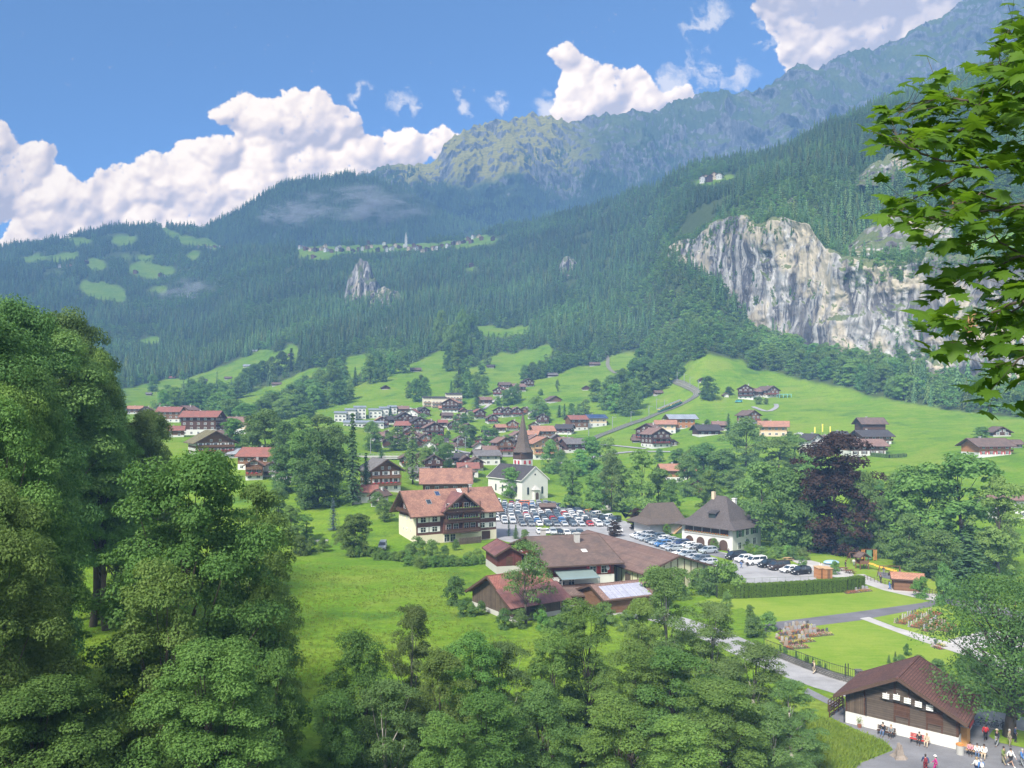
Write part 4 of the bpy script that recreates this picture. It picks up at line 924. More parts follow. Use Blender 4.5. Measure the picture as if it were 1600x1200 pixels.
# --- catalogue: px, base py, seen width px, facing (g gable, r roof side), turn, roof, wall, storeys
CAT = '''650 581 13 r 12 brown dark 1|603 609 10 g 20 dark dark 1|766 575 9 r -10 dark dark 1|864 589 13 r 15 grey dark 1|930 572 13 r 10 brown dark 1|916 610 11 g -15 brown dark 1|868 629 17 g 20 brown mid 1|
826 605 15 g 15 dark dark 2|812 613 17 r 20 pink dark 2|790 609 15 r 15 brown mid 2|780 619 17 g -15 red dark 2|760 633 16 r 20 pink mid 2|
703 645 22 g -10 orange dark 3|725 645 10 g 15 red mid 1|630 646 14 r 10 pink mid 2|663 652 16 g 30 dark dark 2|692 641 10 r 0 orange mid 1|750 655 16 g 20 red dark 2|740 653 14 r 20 dark white 2|780 652 17 g -12 dark dark 2|794 652 16 g 10 brown dark 2|808 651 15 g 15 pink dark 2|819 648 11 g -20 brown mid 2|
597 668 18 g 15 orange dark 2|615 663 15 r 25 dark dark 2|633 668 22 g 20 dark dark 3|629 676 22 r -12 red dark 2|605 689 16 g 15 brown mid 2|640 683 14 g 20 grey mid 2|656 676 20 g 20 dark dark 3|668 672 16 g -10 brown dark 2|679 687 26 g 15 pink dark 3|692 668 11 r 10 red dark 2|732 679 17 g 20 brown dark 2|750 696 15 g -15 grey dark 2|749 708 14 g 10 brown white 2|
783 676 13 r 20 orange mid 2|812 692 18 g 20 pink mid 2|826 690 24 r -15 orange mid 2|851 686 29 r 15 orange mid 2|880 679 22 r -20 dark dark 2|905 673 25 r 20 red mid 3|790 713 22 g 25 pink mid 3|766 714 17 r 10 pink dark 2|806 706 18 g 15 dark dark 2|901 707 30 r 25 grey dark 2|994 692 9 r 0 brown dark 1|870 694 12 g 10 grey mid 2|
718 727 20 r 0 dark dark 2|729 731 14 g 15 brown red 2|678 743 24 g 20 dark dark 3|732 745 26 r 10 red white 2|664 722 18 g 10 brown mid 2|650 700 16 g 20 grey dark 2|
1030 617 10 r 15 brown mid 1|1097 598 7 g 0 dark dark 1|1135 621 6 g 0 brown white 1|1165 624 20 g -20 brown dark 3|1182 621 18 r 20 pink mid 2|1208 621 22 g 25 brown mid 2|1125 674 18 r -10 pink red 2|1178 662 22 g 25 brown mid 2|
1010 692 29 g -25 pink dark 3|1033 700 29 g 22 pink dark 3|998 688 12 r 0 brown dark 1|1052 697 12 g 10 brown dark 1|1277 708 22 g 20 dark white 3|1316 692 18 r 10 dark white 2|1294 699 16 r 0 brown white 2|1088 774 15 g -20 brown mid 2|
1566 682 22 g -8 brown dark 1|1590 700 14 r 10 brown dark 1|1340 690 14 r 0 brown dark 1|
210 647 18 r 10 orange mid 2|228 650 16 g 20 red mid 2|262 660 30 r 5 red mid 3|285 656 20 g -15 pink mid 3|273 683 22 r 20 red mid 2|300 668 14 g 10 brown mid 3|375 716 30 r 5 metal grey 1|440 752 30 r -15 grey grey 2|425 745 22 g 15 grey white 2|455 735 20 r 20 grey dark 2|397 750 22 g 15 orange mid 3|258 640 16 r 0 pink white 2|
268 592 7 r 10 red dark 1|356 593 8 r 10 brown dark 1|318 597 8 r 20 dark dark 1|432 603 11 r 15 brown mid 1|533 616 8 g 15 brown mid 1|385 574 8 r 0 metal white 1|232 618 6 r 10 grey dark 1|454 557 6 r 10 brown dark 1|398 550 5 r 0 metal white 1|350 608 5 g 0 brown dark 1|
948 797 13 g -10 brown white 1|570 786 30 r 10 red white 2|588 792 16 g -20 brown white 2|607 700 16 g 10 dark dark 2|622 694 18 r 15 brown dark 2|645 693 18 g -10 pink dark 2|665 694 16 g 15 brown mid 2|690 700 16 r 10 dark dark 2|708 672 14 g 10 brown dark 2|716 660 13 g -10 pink dark 2|770 662 14 g 15 brown dark 2|765 684 16 r 10 dark dark 2|800 700 18 g -15 brown dark 2|838 700 20 g 15 pink mid 2|640 730 22 g 15 brown dark 2|655 752 24 r 10 grey dark 2|720 752 22 g -15 pink mid 2|745 735 18 g 15 brown dark 2|578 676 16 g 10 brown dark 2|590 690 16 r 10 pink dark 2|345 690 22 r 10 brown dark 2|320 700 18 g 15 red mid 2|425 715 20 g 10 brown dark 2|240 660 18 g -10 brown dark 2|870 712 20 g 15 brown dark 2|885 700 18 r 10 pink mid 2'''
adj = {'dark': 'dark timber', 'mid': 'brown timber', 'red': 'red timber', 'white': 'white plastered', 'light': 'pale timber', 'orange': 'orange timber', 'grey': 'grey plastered', 'beige': 'beige'}
rad = {'brown': 'brown', 'orange': 'orange tiled', 'grey': 'grey', 'red': 'red', 'dark': 'black brown', 'pink': 'pinkish', 'blue': 'blue solar', 'metal': 'grey metal', 'salmon': 'salmon'}
def hz_zone(x, y):
    if x < 470: return 'on the left strip meadows' if y < 625 else 'at the left end of the village'
    if y < 600: return 'high on the pasture'
    if y < 634 and x < 880: return 'in the hamlet above the village'
    if x > 1250: return 'on the right hand meadow'
    if x > 985 and y < 640: return 'by the bend of the cog railway'
    if x > 985: return 'below the cog railway'
    if y > 720: return 'behind the apartment chalet'
    if x < 700: return 'left of the village centre'
    if x < 800 and y < 660: return 'in the upper village row'
    if y > 700: return 'next to the church spire'
    return 'on the slope left of the railway' if x > 860 else 'in the middle of the village'
def ordn(x, L): return L
used = {}
recs = []
for rec in CAT.replace('\n', '').split('|'):
    a = rec.split(); recs.append((float(a[0]), float(a[1]), float(a[2]), a[3], float(a[4]), a[5], a[6], int(a[7])))
r2 = random.Random(31)
n0_ = len(recs)
for _ in range(900):
    if len(recs) >= n0_+9: break
    x, y = r2.uniform(585, 850), r2.uniform(652, 708)
    if all(math.hypot(x-q[0], (y-q[1])*1.5) > 17 for q in recs): recs.append((x, y, r2.uniform(13, 19), r2.choice('ggr'), r2.uniform(-20, 25), r2.choice(['brown', 'orange', 'pink', 'brown', 'grey', 'red']), r2.choice(['dark', 'mid', 'mid', 'white']), 2))
def side_of(i):
    return ''
def side_of_old(i):
    x, y, w_, f, tr, rf, wl, st = recs[i]
    same = sorted([j for j in range(len(recs)) if hz_zone(recs[j][0], recs[j][1]) == hz_zone(x, y) and recs[j][5:7] == recs[i][5:7]], key=lambda j: recs[j][0])
    n = len(same); k = same.index(i)
    if n == 1: return ''
    return ['leftmost ', 'second from left ', 'third from left ', 'fourth from left ', 'fifth from left ', 'sixth from left '][k] if k < n-1 or n > 6 else 'rightmost '
for i, (px, py, wp, f, tr, rf, wl, st) in enumerate(recs):
    Y = place(px, py).y; wm = wp*Y/F*1.2
    small = st == 1
    if f == 'g': W = wm/ (math.cos(R(abs(tr)))+.35*math.sin(R(abs(tr)))); L = W*rnd.uniform(.95, 1.2); rz = tr
    else: L = wm/(math.cos(R(abs(tr)))+.25*math.sin(R(abs(tr)))); W = L*rnd.uniform(.68, .8); rz = tr+90
    hw = (2.6 if small else 2.65*st)*min(1, max(.75, W/9)); rise = W*.22+.5
    c = at(px, py, W, L if f == 'g' else W, tr)
    lab = '%s%s %s with %s roof %s' % (side_of(i), adj[wl], 'hut' if small else 'chalet', rad[rf], hz_zone(px, py))
    o = house(c, W, L, hw, rise, rz, rf, wl, 'white' if not small and wl != 'grey' else 'grey', None if not small else .6, .9 if small else 1.1, .9, st, None if rnd.random() < .6 else 'w', not small and f == 'g', None, lab, 'barn' if small else 'house', None, not small, 'hay_barn' if small else 'chalet', 0 if small and Y > 520 else 1)
# --- larger houses in the same manner, with their own look
def big(px, py, W, L, hw, rise, rz, *a, **k):
    tr = rz if abs(rz) < 60 else rz-90
    return house(at(px, py, W, L if abs(rz) < 60 else W, tr), W, L, hw, rise, rz, *a, **k)
big(853, 718, 13, 12, 8.6, 3.0, 18, 'orange', 'light', 'white', 2.8, 1.3, 1.6, 3, 'w', label='new pale timber chalet with orange roof right of the church spire', detail=1)
big(934, 667, 11, 13, 6, 2.3, 105, 'blue', 'beige', 'white', 2.6, 1, 1.2, 2, label='beige chalet under a blue solar roof beside the railway', pv=1)
big(763, 727, 11, 12, 4.8, 2.2, 105, 'grey', 'grey', 'white', 2.6, 1, 1.2, 2, label='grey building with dark solar panels beside the viaduct end', pv=2)
big(1068, 670, 10, 15, 6.4, 2.4, 100, 'metal', 'orange', 'white', .6, 1.2, 2.6, 2, label='modern orange timber house with flat pitched grey roof', chim=False, balc=False)
big(1040, 678, 11, 12, 6.0, 2.2, 80, 'orange', 'beige', 'white', 2.6, 1.2, 1.2, 2, label='beige chalet with orange roof below the cog railway')
big(1109, 681, 10, 13, 3.6, 2.6, 100, 'dark', 'dark', 'white', .8, 1.4, 1.6, 1, label='low house with wide black roof below the railway', balc=False)
big(1208, 682, 12, 14, 5.6, 2.6, 70, 'orange', 'light', 'beige', 2.8, 1.4, 1.6, 2, label='cream timber chalet with solar panels on an orange roof', pv=2)
big(1060, 754, 9, 13.5, 5.4, 2.2, 92, 'orange', 'orange', 'white', 2.4, 1.1, 1.2, 2, label='house with long salmon pink roof among the trees')
big(1366, 678, 9, 12, 5.5, 2.8, 92, 'brown', 'dark', 'grey', 1, 1, 1.4, 1, label='barn with a solar panel strip on its brown roof', cat='barn', name='barn', pv=2, balc=False)
big(1371, 696, 9.5, 14.5, 4.6, 2.4, 100, 'dark', 'mid', 'white', 2, 1.2, 1.6, 2, label='dark roofed chalet between barn and long red chalet')
big(1357, 712, 9, 16, 4.6, 2.4, 97, 'pink', 'mid', 'white', 2.2, 1.3, 1.6, 2, 'b', label='long chalet with faded red roof and flower balconies behind a hedge', detail=2)
big(1555, 713, 10, 14, 4.4, 2.5, 98, 'brown', 'orange', 'white', 1.6, 1.4, 1.8, 2, 'r', label='orange timber chalet with red shutters at the right edge', detail=2)
big(1582, 812, 8, 10, 5.2, 1.0, 90, 'pink', 'white', 'white', 2.0, .5, .5, 2, label='low white building with flat pink roof at the right edge', balc=False)
big(310, 680, 15, 20, 11, 3.2, 94, 'red', 'dark', 'white', 3.4, 1.5, 1.6, 4, label='four storey hotel chalet with red roof and long balconies', cat='hotel', name='hotel', detail=1)
big(362, 678, 14, 19, 6.5, 3.6, 80, 'pink', 'beige', 'white', 3, 1.2, 1.4, 2, label='large building with broad pinkish roof right of the hotel', balc=False)
big(337, 716, 16, 22, 7.5, 4.6, 32, 'moss', 'mid', 'white', 2.6, 1.8, 2.0, 3, 'w', label='big brown timber chalet with mossy hipped roof at left', detail=2, nwin=5)
big(402, 735, 12, 17, 6.0, 3.0, 82, 'red', 'mid', 'white', 2.6, 1.2, 1.2, 2, label='chalet with big bright red roof among the trees at left')
big(603, 768, 11, 13, 8.0, 3.4, 28, 'grey', 'mid', 'white', 2.2, 1.6, 1.8, 3, 'w', label='tall brown chalet with grey roof left behind the apartment chalet', detail=2)
big(697, 784, 12, 17, 7.5, 4.2, 96, 'salmon', 'mid', 'white', 2.6, 1.5, 1.5, 2, label='chalet with salmon tiled roof just behind the apartment chalet')
# white school blocks and flats
def block(px, py, wp, dp, h, label, roof='metal', group=None, bal=False):
    p = place(px, py); W = wp*p.y/F; t = empty('school_block' if not bal else 'apartment_block', p+Vector((0, dp/2, 0)), R(12), label, 'building', group)
    mb = MB(); mb.box(-W/2, W/2, -dp/2, dp/2, -1.5, h, 0); mb.build('wall', WALL['white'] if not bal else WALL['cream'], t)
    rb = MB(); rb.slab([(-W/2-.5, -dp/2-.8, h+.3), (W/2+.5, -dp/2-.8, h+.3), (W/2+.5, dp/2+.5, h+1.7), (-W/2-.5, dp/2+.5, h+1.7)], .3, 0); rb.box(-W/2, W/2, dp/2-.3, dp/2, h-.02, h+1.3, 1)
    rb.add([(-W/2, -dp/2, h), (-W/2, dp/2, h), (-W/2, dp/2, h+1.3)], [(0, 1, 2)], 1); rb.add([(W/2, -dp/2, h), (W/2, dp/2, h), (W/2, dp/2, h+1.3)], [(0, 2, 1)], 1)
    rb.build('roof', [ROOF[roof], WALL['white']], t)
    n = max(2, int(W/2.6))
    for k in range(int(h/2.7)):
        for i in range(n): add_window(t, -W/2+(i+.5)*W/n, -dp/2-.03, .8+k*2.75, 0, 1.6, 1.3)
        if bal:
            b = MB(); b.box(-W/2, W/2, -dp/2-1.2, -dp/2-.03, .5+k*2.75, .62+k*2.75, 0); b.box(-W/2, W/2, -dp/2-1.2, -dp/2-1.1, .62+k*2.75, 1.45+k*2.75, 0); b.build('balcony', [FRAME], t)
for j, (a, b_, c, h) in enumerate([(529,659,18,6.5),(545,657,16,8.0),(560,655,18,9),(584,654,20,6.5),(598,652,14,7),(611,648,13,6)]):
    block(a, b_, c, 12, h, ['leftmost stepped white school block with grey roof', 'second white school block from the left', 'tallest white school block in the middle', 'wide white school block right of the tallest', 'fifth white school block from the left', 'rightmost small white school block'][j], group='white school blocks')
block(566, 668, 62, 10, 3.4, 'long low white wing in front of the school blocks')
block(668, 636, 17, 12, 7.5, 'leftmost cream flat block with balconies', 'dark', bal=True); block(686, 637, 27, 12, 8, 'middle wide cream flat block with dark roof', 'dark', bal=True); block(708, 635, 24, 12, 10, 'tallest cream flat block at the right', 'dark', bal=True)

# --- village on the high shelf and far hamlets: tiny houses, one mesh each
TINY = []
for k in range(4):
    mb = MB(); W, L, h = rnd.uniform(9, 13), rnd.uniform(10, 15), rnd.uniform(5, 9)
    pris(mb, W, L, -3, h, h+3, 0); g_ = gable_roof(W, L, h, h+3, 1.2, 1.3, .4, 1, 1); b0 = len(mb.v); mb.v += g_.v; mb.f += [tuple(b0+i for i in f) for f in g_.f]; mb.m += [1]*len(g_.f)
    for zq in range(int(h/2.8)):
        for i in range(3): mb.box(-W/2+(i+.3)*W/3, -W/2+(i+.7)*W/3, -L/2-.1, -L/2, .8+zq*2.8, 2.1+zq*2.8, 2)
    TINY.append([mb.mesh('far_house', [WALL[a], ROOF[b_], GLASS]) for a, b_ in (('mid', 'red'), ('dark', 'brown'), ('white', 'pink'), ('beige', 'orange'))])
pts = [(x, y) for x, y in [(462,384),(470,386),(478,388),(486,389),(494,390),(502,388),(510,390),(518,391),(526,389),(534,390),(545,388),(552,391),(560,390),(566,388),(574,386),(580,384),(576,379),(584,378),(600,380),(602,385),(604,390),(598,374),(618,383),(624,385),(647,384),(650,388),(655,386),(660,391),(668,390),(676,388),(684,387),(690,383),(700,384),(708,380),(716,379),(724,377),(732,373),(740,370),(752,372),(748,368),(770,373),(508,384),(530,385),(490,400),(612,388),(590,390),(640,388),(645,376),(736,377)]]
pts += [(93,415),(100,418),(108,414),(135,409),(320,384),(328,386),(336,384),(345,385),(352,386),(310,385),(362,384),(250,429),(256,432),(212,424),(1102,279),(1108,281),(1118,277),(1125,277),(735,414),(1098,283)]
for i, (x, y) in enumerate(pts):
    p = place(x, y+3, 600); me = TINY[i % 4][(i*7//3) % 4]
    o = link('far_house', me, None, p, R(rnd.uniform(-40, 40))); o.scale = (.9,)*3
    ww = ['red roofed', 'brown', 'white', 'orange roofed'][(i*7//3) % 4]
    zz = 'in the village on the high shelf' if i < 49 else 'in the hamlets far up on the left hill' if x < 500 else 'on the small clearing high on the right'
    tag(o, 'tiny far %s house %s' % (ww, zz), 'house', 'tiny %s houses %s' % (ww, zz))
p = place(633, 387, 600); t = empty('far_church', p, R(20), 'small white church with pointed spire in the high shelf village', 'church')
mb = MB(); pris(mb, 9, 20, -2, 8, 13); mb.box(-3, 3, -14, -9, -2, 20); mb.build('wall', WALL['white'], t)
mb = MB(); mb.add([(-3.4,-14.4,20),(3.4,-14.4,20),(3.4,-8.6,20),(-3.4,-8.6,20),(0,-11.5,42)], [(0,1,4),(1,2,4),(2,3,4),(3,0,4),(3,2,1,0)]); mb.build('spire', [WALL['grey']], t)

# ------------------------------------------------------------------ church
def fr(x, y, ang): return Matrix.Translation((x, y, 0)) @ Matrix.Rotation(R(ang), 4, 'Z')
ch = empty('church', (4.1, 309, 0), R(35), 'white village church with brown roof and tall shingled spire', 'church')
mb = MB(); mb.M = Matrix.Translation((6.5, 12.5, 0)); pris(mb, 13, 25, -1, 8.2, 13.2); mb.build('wall', WALL['white'], ch)
g_ = gable_roof(13, 25, 8.2, 13.2, .7, .35, .25); r_ = g_.build('roof', [ROOF['dark'], WALL['white']], ch, (6.5, 12.5, 0))
def arch_win(t, x, y, z, ang, w_=.9, h=3.0, m=GLASS, name='arched_window'):
    b = MB(); n = 8; V = [(-w_/2, -.06, 0), (w_/2, -.06, 0)]+[(w_/2*math.cos(a), -.06, h-w_/2+w_/2*math.sin(a)) for a in [math.pi*i/n for i in range(n+1)]]
    k = len(V); b.add(V+[(v[0], .05, v[2]) for v in V], [tuple(range(k))]+[(i, k+i, k+(i+1) % k, (i+1) % k) for i in range(k)], 0)
    return b.build(name, [m], t, (x, y, z), ang)
for x in (2.9, 10.1): arch_win(ch, x, -.05, 2.2, 0)
for y in (4, 9, 14, 19): arch_win(ch, -.05, y, 2.6, R(-90), .9, 2.8)
mb = MB(); mb.cyl((6.5, -.1, 10.2), (6.5, .05, 10.2), .35, .35, 10); mb.build('round_window', [GLASS], ch)
mb = MB(); mb.box(5.2, 7.8, -1.3, -.02, 0, 4.0, 0); pc_ = mb.build('porch', WALL['white'], ch)
mb = MB()
mb.add([(4.6,-1.7,4.0),(8.4,-1.7,4.0),(8.4,-.02,4.0),(4.6,-.02,4.0),(6.5,-.02,5.9)], [(0,1,4),(1,2,4),(3,0,4),(3,2,1,0)]); mb.build('porch_roof', [WALL['grey']], pc_)
arch_win(ch, 6.5, -1.36, 0, 0, 1.5, 3.0, TRIM, 'door')
tw = MB(); tw.M = Matrix.Translation((14.8, 20, 0)); tw.box(-3, 3, -3, 3, -1, 15.3, 0); to = tw.build('tower', WALL['white'], ch)
tw = MB(); tw.M = Matrix.Translation((14.8, 20, 0)); tw.box(-3.1, 3.1, -3.1, 3.1, 15.3, 18.6, 0)
tw.build('bell_storey', [TRIM], to)
for dx, dy, an in ((-1.3, -3.25, 0), (1.3, -3.25, 0), (-3.25, 1.3, -90), (-3.25, -1.3, -90)):
    a_ = MB(); a_.box(-.5, .5, -.05, .05, .3, 1.8, 0); a_.build('louvre', [REDP], to, (14.8+dx, 20+dy, 13.0), R(an))
tw = MB(); n = 8; rr = [(4.6, 18.3), (3.5, 20.2), (2.7, 22.6), (.12, 35.4)]; V = []
for r0, zz in rr:
    for i in range(n):
        a_ = math.pi/8+2*math.pi*i/n; V.append((14.8+r0*math.cos(a_), 20+r0*math.sin(a_), zz))
Fs = [(k*n+i, k*n+(i+1) % n, (k+1)*n+(i+1) % n, (k+1)*n+i) for k in range(3) for i in range(n)]+[tuple(range(n-1, -1, -1)), tuple(range(3*n, 4*n))]
tw.add(V, Fs, 0); sp = tw.build('spire', [ROOF['shingle']], to)
tw = MB(); tw.cyl((14.8, 20, 35.3), (14.8, 20, 37.6), .05); tw.bar((14.3, 20, 36.9), (15.3, 20, 36.9), .07); tw.sphere((14.8, 20, 35.5), .22); tw.build('cross', [DARKM], sp)

# ------------------------------------------------------------------ brown apartment chalet (front along local x, face at y = 0)
ap = empty('apartment_chalet', (-25.1, 201, 0), R(30), 'four storey brown apartment chalet with salmon tiled roof, white shutters and stacked balconies', 'apartment house')
Lx, Wd, ze, zr = 24.0, 12.0, 8.6, 13.6
mb = MB(); mb.box(0, Lx, 0, Wd, -1, 2.6, 0); mb.build('base', WALL['cream'], ap)
mb = MB(); mb.box(.05, Lx-.05, .05, Wd-.05, 2.6, ze, 0); mb.add([(.05,.05,ze),(.05,Wd-.05,ze),(.05,Wd/2,zr),(Lx-.05,.05,ze),(Lx-.05,Wd-.05,ze),(Lx-.05,Wd/2,zr)], [(0,2,1),(3,4,5)], 0); mb.build('wall', WALL['brownred'], ap)
mb = MB(); mb.box(-.04, 0.05, 0, Wd, 2.6, ze-1.4, 0); mb.build('plaster_gable', WALL['cream'], ap)
mb = MB(); sl = (zr-ze)/(Wd/2); ov = 1.5; gx0, gx1 = -2.2, Lx+1.6
for s in (0, 1):
    y0 = -ov if s == 0 else Wd+ov; zz = ze-sl*ov+.15
    q = [(gx0, y0, zz), (gx1, y0, zz), (gx1, Wd/2, zr+.15), (gx0, Wd/2, zr+.15)]
    mb.slab([Vector(p)+Vector((0, 0, .25)) for p in (q if s == 0 else q[::-1])], .25, 0)
    mb.bar((gx0, y0, zz+.1), (gx1, y0, zz+.1), .14, .34, 1)
    for x in (gx0, gx1): mb.bar((x, y0, zz+.1), (x, Wd/2, zr+.25), .12, .45, 1)
rf = mb.build('roof', [ROOF['salmon'], TRIM], ap)
# cross gable over the balconies
c0, c1 = 7.6, 17.8; cm_ = (c0+c1)/2; zg = zr-.6; mb = MB()
zc = ze-.4
for s in (-1, 1):
    xe = cm_+s*(c1-c0)/2*1.18
    a = Vector((cm_, -2.6, zg+.2)); b = Vector((xe, -2.6, zc+.2)); c = Vector((xe, .2, zc+.2)); d = Vector((cm_, Wd/2-.6, zg+.2))
    q = [a, b, c, d]; 
    if s < 0: q = [a, d, c, b]
    mb.slab([p+Vector((0, 0, .22)) for p in q], .22, 0); mb.bar(b+Vector((0, 0, .1)), a+Vector((0, 0, .1)), .12, .4, 1)
mb.build('cross_gable_roof', [ROOF['rust'], TRIM], ap)
mb = MB(); mb.add([(c0, -.9, 2.6), (c1, -.9, 2.6), (c1, -.9, zc+.1), (cm_, -.9, zg), (c0, -.9, zc+.1)]+[(c0, .0, 2.6), (c1, .0, 2.6), (c1, .0, zc+.1), (cm_, .0, zg), (c0, .0, zc+.1)], [(0,1,2,3,4),(0,5,6,1),(1,6,7,2),(2,7,8,3),(3,8,9,4),(4,9,5,0)], 0)
mb.build('bay_wall', WALL['brownred'], ap)
for k in range(3):
    zb = 3.0+k*2.75; b = MB(); b.box(c0, c1, -2.5, -.92, zb-.18, zb, 0); b.box(c0, c1, -2.5, -2.42, zb+.12, zb+.95, 0); b.box(c0-.03, c1+.03, -2.55, -2.37, zb+.95, zb+1.05, 0)
    b.box(c0, c0+.08, -2.42, -.92, zb+.12, zb+.95, 0); b.box(c1-.08, c1, -2.42, -.92, zb+.12, zb+.95, 0)
    for x in (c0+.1, cm_, c1-.1): b.box(x-.09, x+.09, -2.4, -2.22, zb, zb+2.57, 0)
    b.box(cm_-.06, cm_+.06, -2.22, -.92, zb, zb+2.3, 1)
    bo = b.build('balcony', [WALL['dark'], WALL['mid']], ap)
    for x in (c0+1.3, cm_-1.6, cm_+1.5, c1-1.6):
        add_window(ap, x, -.95, zb+.1, 0, 1.3, 2.0)
    fb = MB(); fb.box(c0+.4, c1-.4, -2.75, -2.56, zb+.75, zb+.98, 0)
    for i in range(11): fb.sphere((c0+.8+i*.85, -2.68, zb+1.08), .2, 6, 4, 1, (1.5, .9, .8))
    if k: fb.build('flower_box', [TRIM, LM['B']], bo)
    tb = MB(); tb.cyl((c0+2.5, -1.7, zb), (c0+2.5, -1.7, zb+.7), .05); tb.cyl((c0+2.5, -1.7, zb+.7), (c0+2.5, -1.7, zb+.75), .5, .5, 12); tb.box(c0+3.3, c0+3.7, -1.9, -1.5, zb, zb+.45); tb.box(c0+3.65, c0+3.7, -1.9, -1.5, zb+.45, zb+.9)
    tag(tb.build('balcony_table', [WHITE], None), ['white table and chair on the lowest balcony', 'white table and chair on the middle balcony', 'white table and chair on the top balcony'][k], 'table').matrix_world = Matrix.Translation((-25.1, 201, 0)) @ Matrix.Rotation(R(30), 4, 'Z')
for zz in (3.4, 6.0):
    for x in (2.0, 5.3): add_window(ap, x, -.02, zz, 0, 1.4, 1.25, 'w')
for zz in (3.4, 6.0):
    for x in (19.6, 22.3): add_window(ap, x, -.02, zz, 0, 1.3, 1.25, 'w', sub=True)
mb = MB(); mb.box(19.4, 22.0, -.05, .02, .2, 2.4, 0); mb.build('garage_door', [WALL['dark']], ap)
mb = MB(); mb.box(12.2, 17.5, -2.2, -.95, 2.3, 2.42, 0); mb.build('awning', [YEL], ap)
for x in (8.8, 10.6): add_window(ap, x, -.95+.9, .4, 0, 1.4, 1.9)
for y, zz in ((3.2, 6.3), (6.0, 6.3), (8.8, 6.3), (6, 3.2), (8.5, 3.2), (3.2, 3.2)): add_window(ap, -.06, y, zz, R(-90), .5, .8)
b = MB(); b.box(-1.3, -.05, 1.0, Wd-1, ze-.35, ze-.2, 0); b.box(-1.3, -1.22, 1.0, Wd-1, ze-.1, ze+.75, 0); b.build('gable_balcony', [WALL['dark']], ap)
add_window(ap, -.02, Wd/2-1.2, ze-.1, R(-90), 1.2, 2.0); add_window(ap, -.02, Wd/2+1.6, ze-.1, R(-90), 1.2, 2.0)
def on_roof(x, t): return Vector((x, -ov+t*(Wd/2+ov), ze-sl*ov+t*(zr-ze+sl*ov)+.45))
for x, t_, m_ in ((4.0, .44, GLASS), (7.5, .74, PVD), (14.3, .80, WHITE)):
    a = on_roof(x, t_); b = on_roof(x+1.3, t_); c = on_roof(x+1.3, t_+.16); d = on_roof(x, t_+.16)
    k = MB(); k.slab([a, b, c, d], .1, 0); k.bar(a, d, .1, .16, 1); k.bar(b, c, .1, .16, 1); k.bar(a, b, .1, .16, 1); k.bar(c, d, .1, .16, 1); k.build('skylight', [m_, METAL], rf)
k = MB(); k.cyl((17.5, 4.5, 11.5), (17.5, 4.5, 14.6), .16); k.cyl((17.5, 4.5, 14.6), (17.5, 4.5, 14.75), .24); k.build('flue_pipe', [DARKM], rf)
k = MB(); k.box(19, 19.7, 6.6, 7.3, 12.2, 14.6); k.box(18.9, 19.8, 6.5, 7.4, 14.6, 14.75); k.build('chimney', [CONC], rf)
# timber fence in front of the terrace
k = MB(); k.M = Matrix.Translation((-25.1, 201, 0)) @ Matrix.Rotation(R(30), 4, 'Z')
for i in range(30): k.box(10.6+i*.22, 10.78+i*.22, -4.05, -4.0, 0, 1.75+.05*math.sin(i*3))
k.box(10.6, 17.2, -4.0, -3.95, .4, .5); k.box(10.6, 17.2, -4.0, -3.95, 1.3, 1.4); tag(k.build('timber_fence', [WALL['oldboards']]), 'dark timber fence before the apartment chalet terrace', 'fence')

# ------------------------------------------------------------------ long farm complex
fa = empty('farmhouse', (10.7, 163.6, 0), R(15.7-90), 'wide farmhouse with brown grey tiled roof, red shutters and glass canopy', 'house')
W, L, hw, zr = 25.0, 13.2, 4.9, 8.3
M_ = Matrix.Identity(4)
mb = MB(); mb.box(-W/2, W/2, -L/2, L/2, -1, 2.5); mb.build('base', WALL['white'], fa)
mb = MB(); pris(mb, W-.1, L-.1, 2.5, hw, zr); mb.build('wall', WALL['red'], fa)
rf = gable_roof(W, L, hw, zr, 1.3, 1.6).build('roof', [ROOF['brown'], TRIM], fa)
for x, y in ((3.5, 2.0), (-4, -3)):
    k = MB(); k.box(x-.5, x+.5, y-.5, y+.5, 6.2, 9.4); k.box(x-.65, x+.65, y-.65, y+.65, 9.4, 9.6); k.build('chimney', [CONC], rf)
k = MB(); k.slab([(7.0, 1.5, 6.75), (8.3, 1.5, 6.4), (8.3, 2.6, 6.4), (7.0, 2.6, 6.75)], .1); k.build('skylight', [WHITE], rf)
for y in (2.0, 4.4): add_window(fa, W/2+.02, y, 2.9, R(90), 1.2, 1.3, 'r')
for y in (-4.5, -2.5): add_window(fa, W/2+.02, y, .7, R(90), 1.1, 1.3, None)
for x in (-8, -4, 0, 4, 8): add_window(fa, x, -L/2-.03, 3.0 if abs(x) < 9 else 1, 0, 1.2, 1.2, 'r')
for x in (3, 6, 9.5): add_window(fa, x, -L/2-.03, .6, 0, 1.1, 1.3)
b = MB()
for y in (-6.0, -3.4, -.8, 1.6): b.bar((W/2+.1, y, 3.7), (W/2+4.6, y, 2.9), .1)
for y in (-6.0, 1.6): b.bar((W/2+4.5, y, 1.0), (W/2+4.5, y, 2.9), .1)
b.bar((W/2+4.6, -6.0, 2.9), (W/2+4.6, 1.6, 2.9), .12); b.slab([(W/2+.1, -6.1, 3.85), (W/2+4.7, -6.1, 3.0), (W/2+4.7, 1.7, 3.0), (W/2+.1, 1.7, 3.85)], .05, 1)
GCAN = plain('canopy_glass', (.20, .26, .25), .12, .1, 2)
b.build('glass_canopy', [METAL, GCAN], fa)
b = MB(); b.box(W/2+.02, W/2+5.4, -6.8, 2.2, .75, .95, 0)
for i in range(40): b.box(W/2+5.33, W/2+5.4, -6.8+i*.225, -6.68+i*.225, .95, 1.9, 0)
b.box(W/2+5.3, W/2+5.43, -6.8, 2.2, 1.9, 2.0, 0)
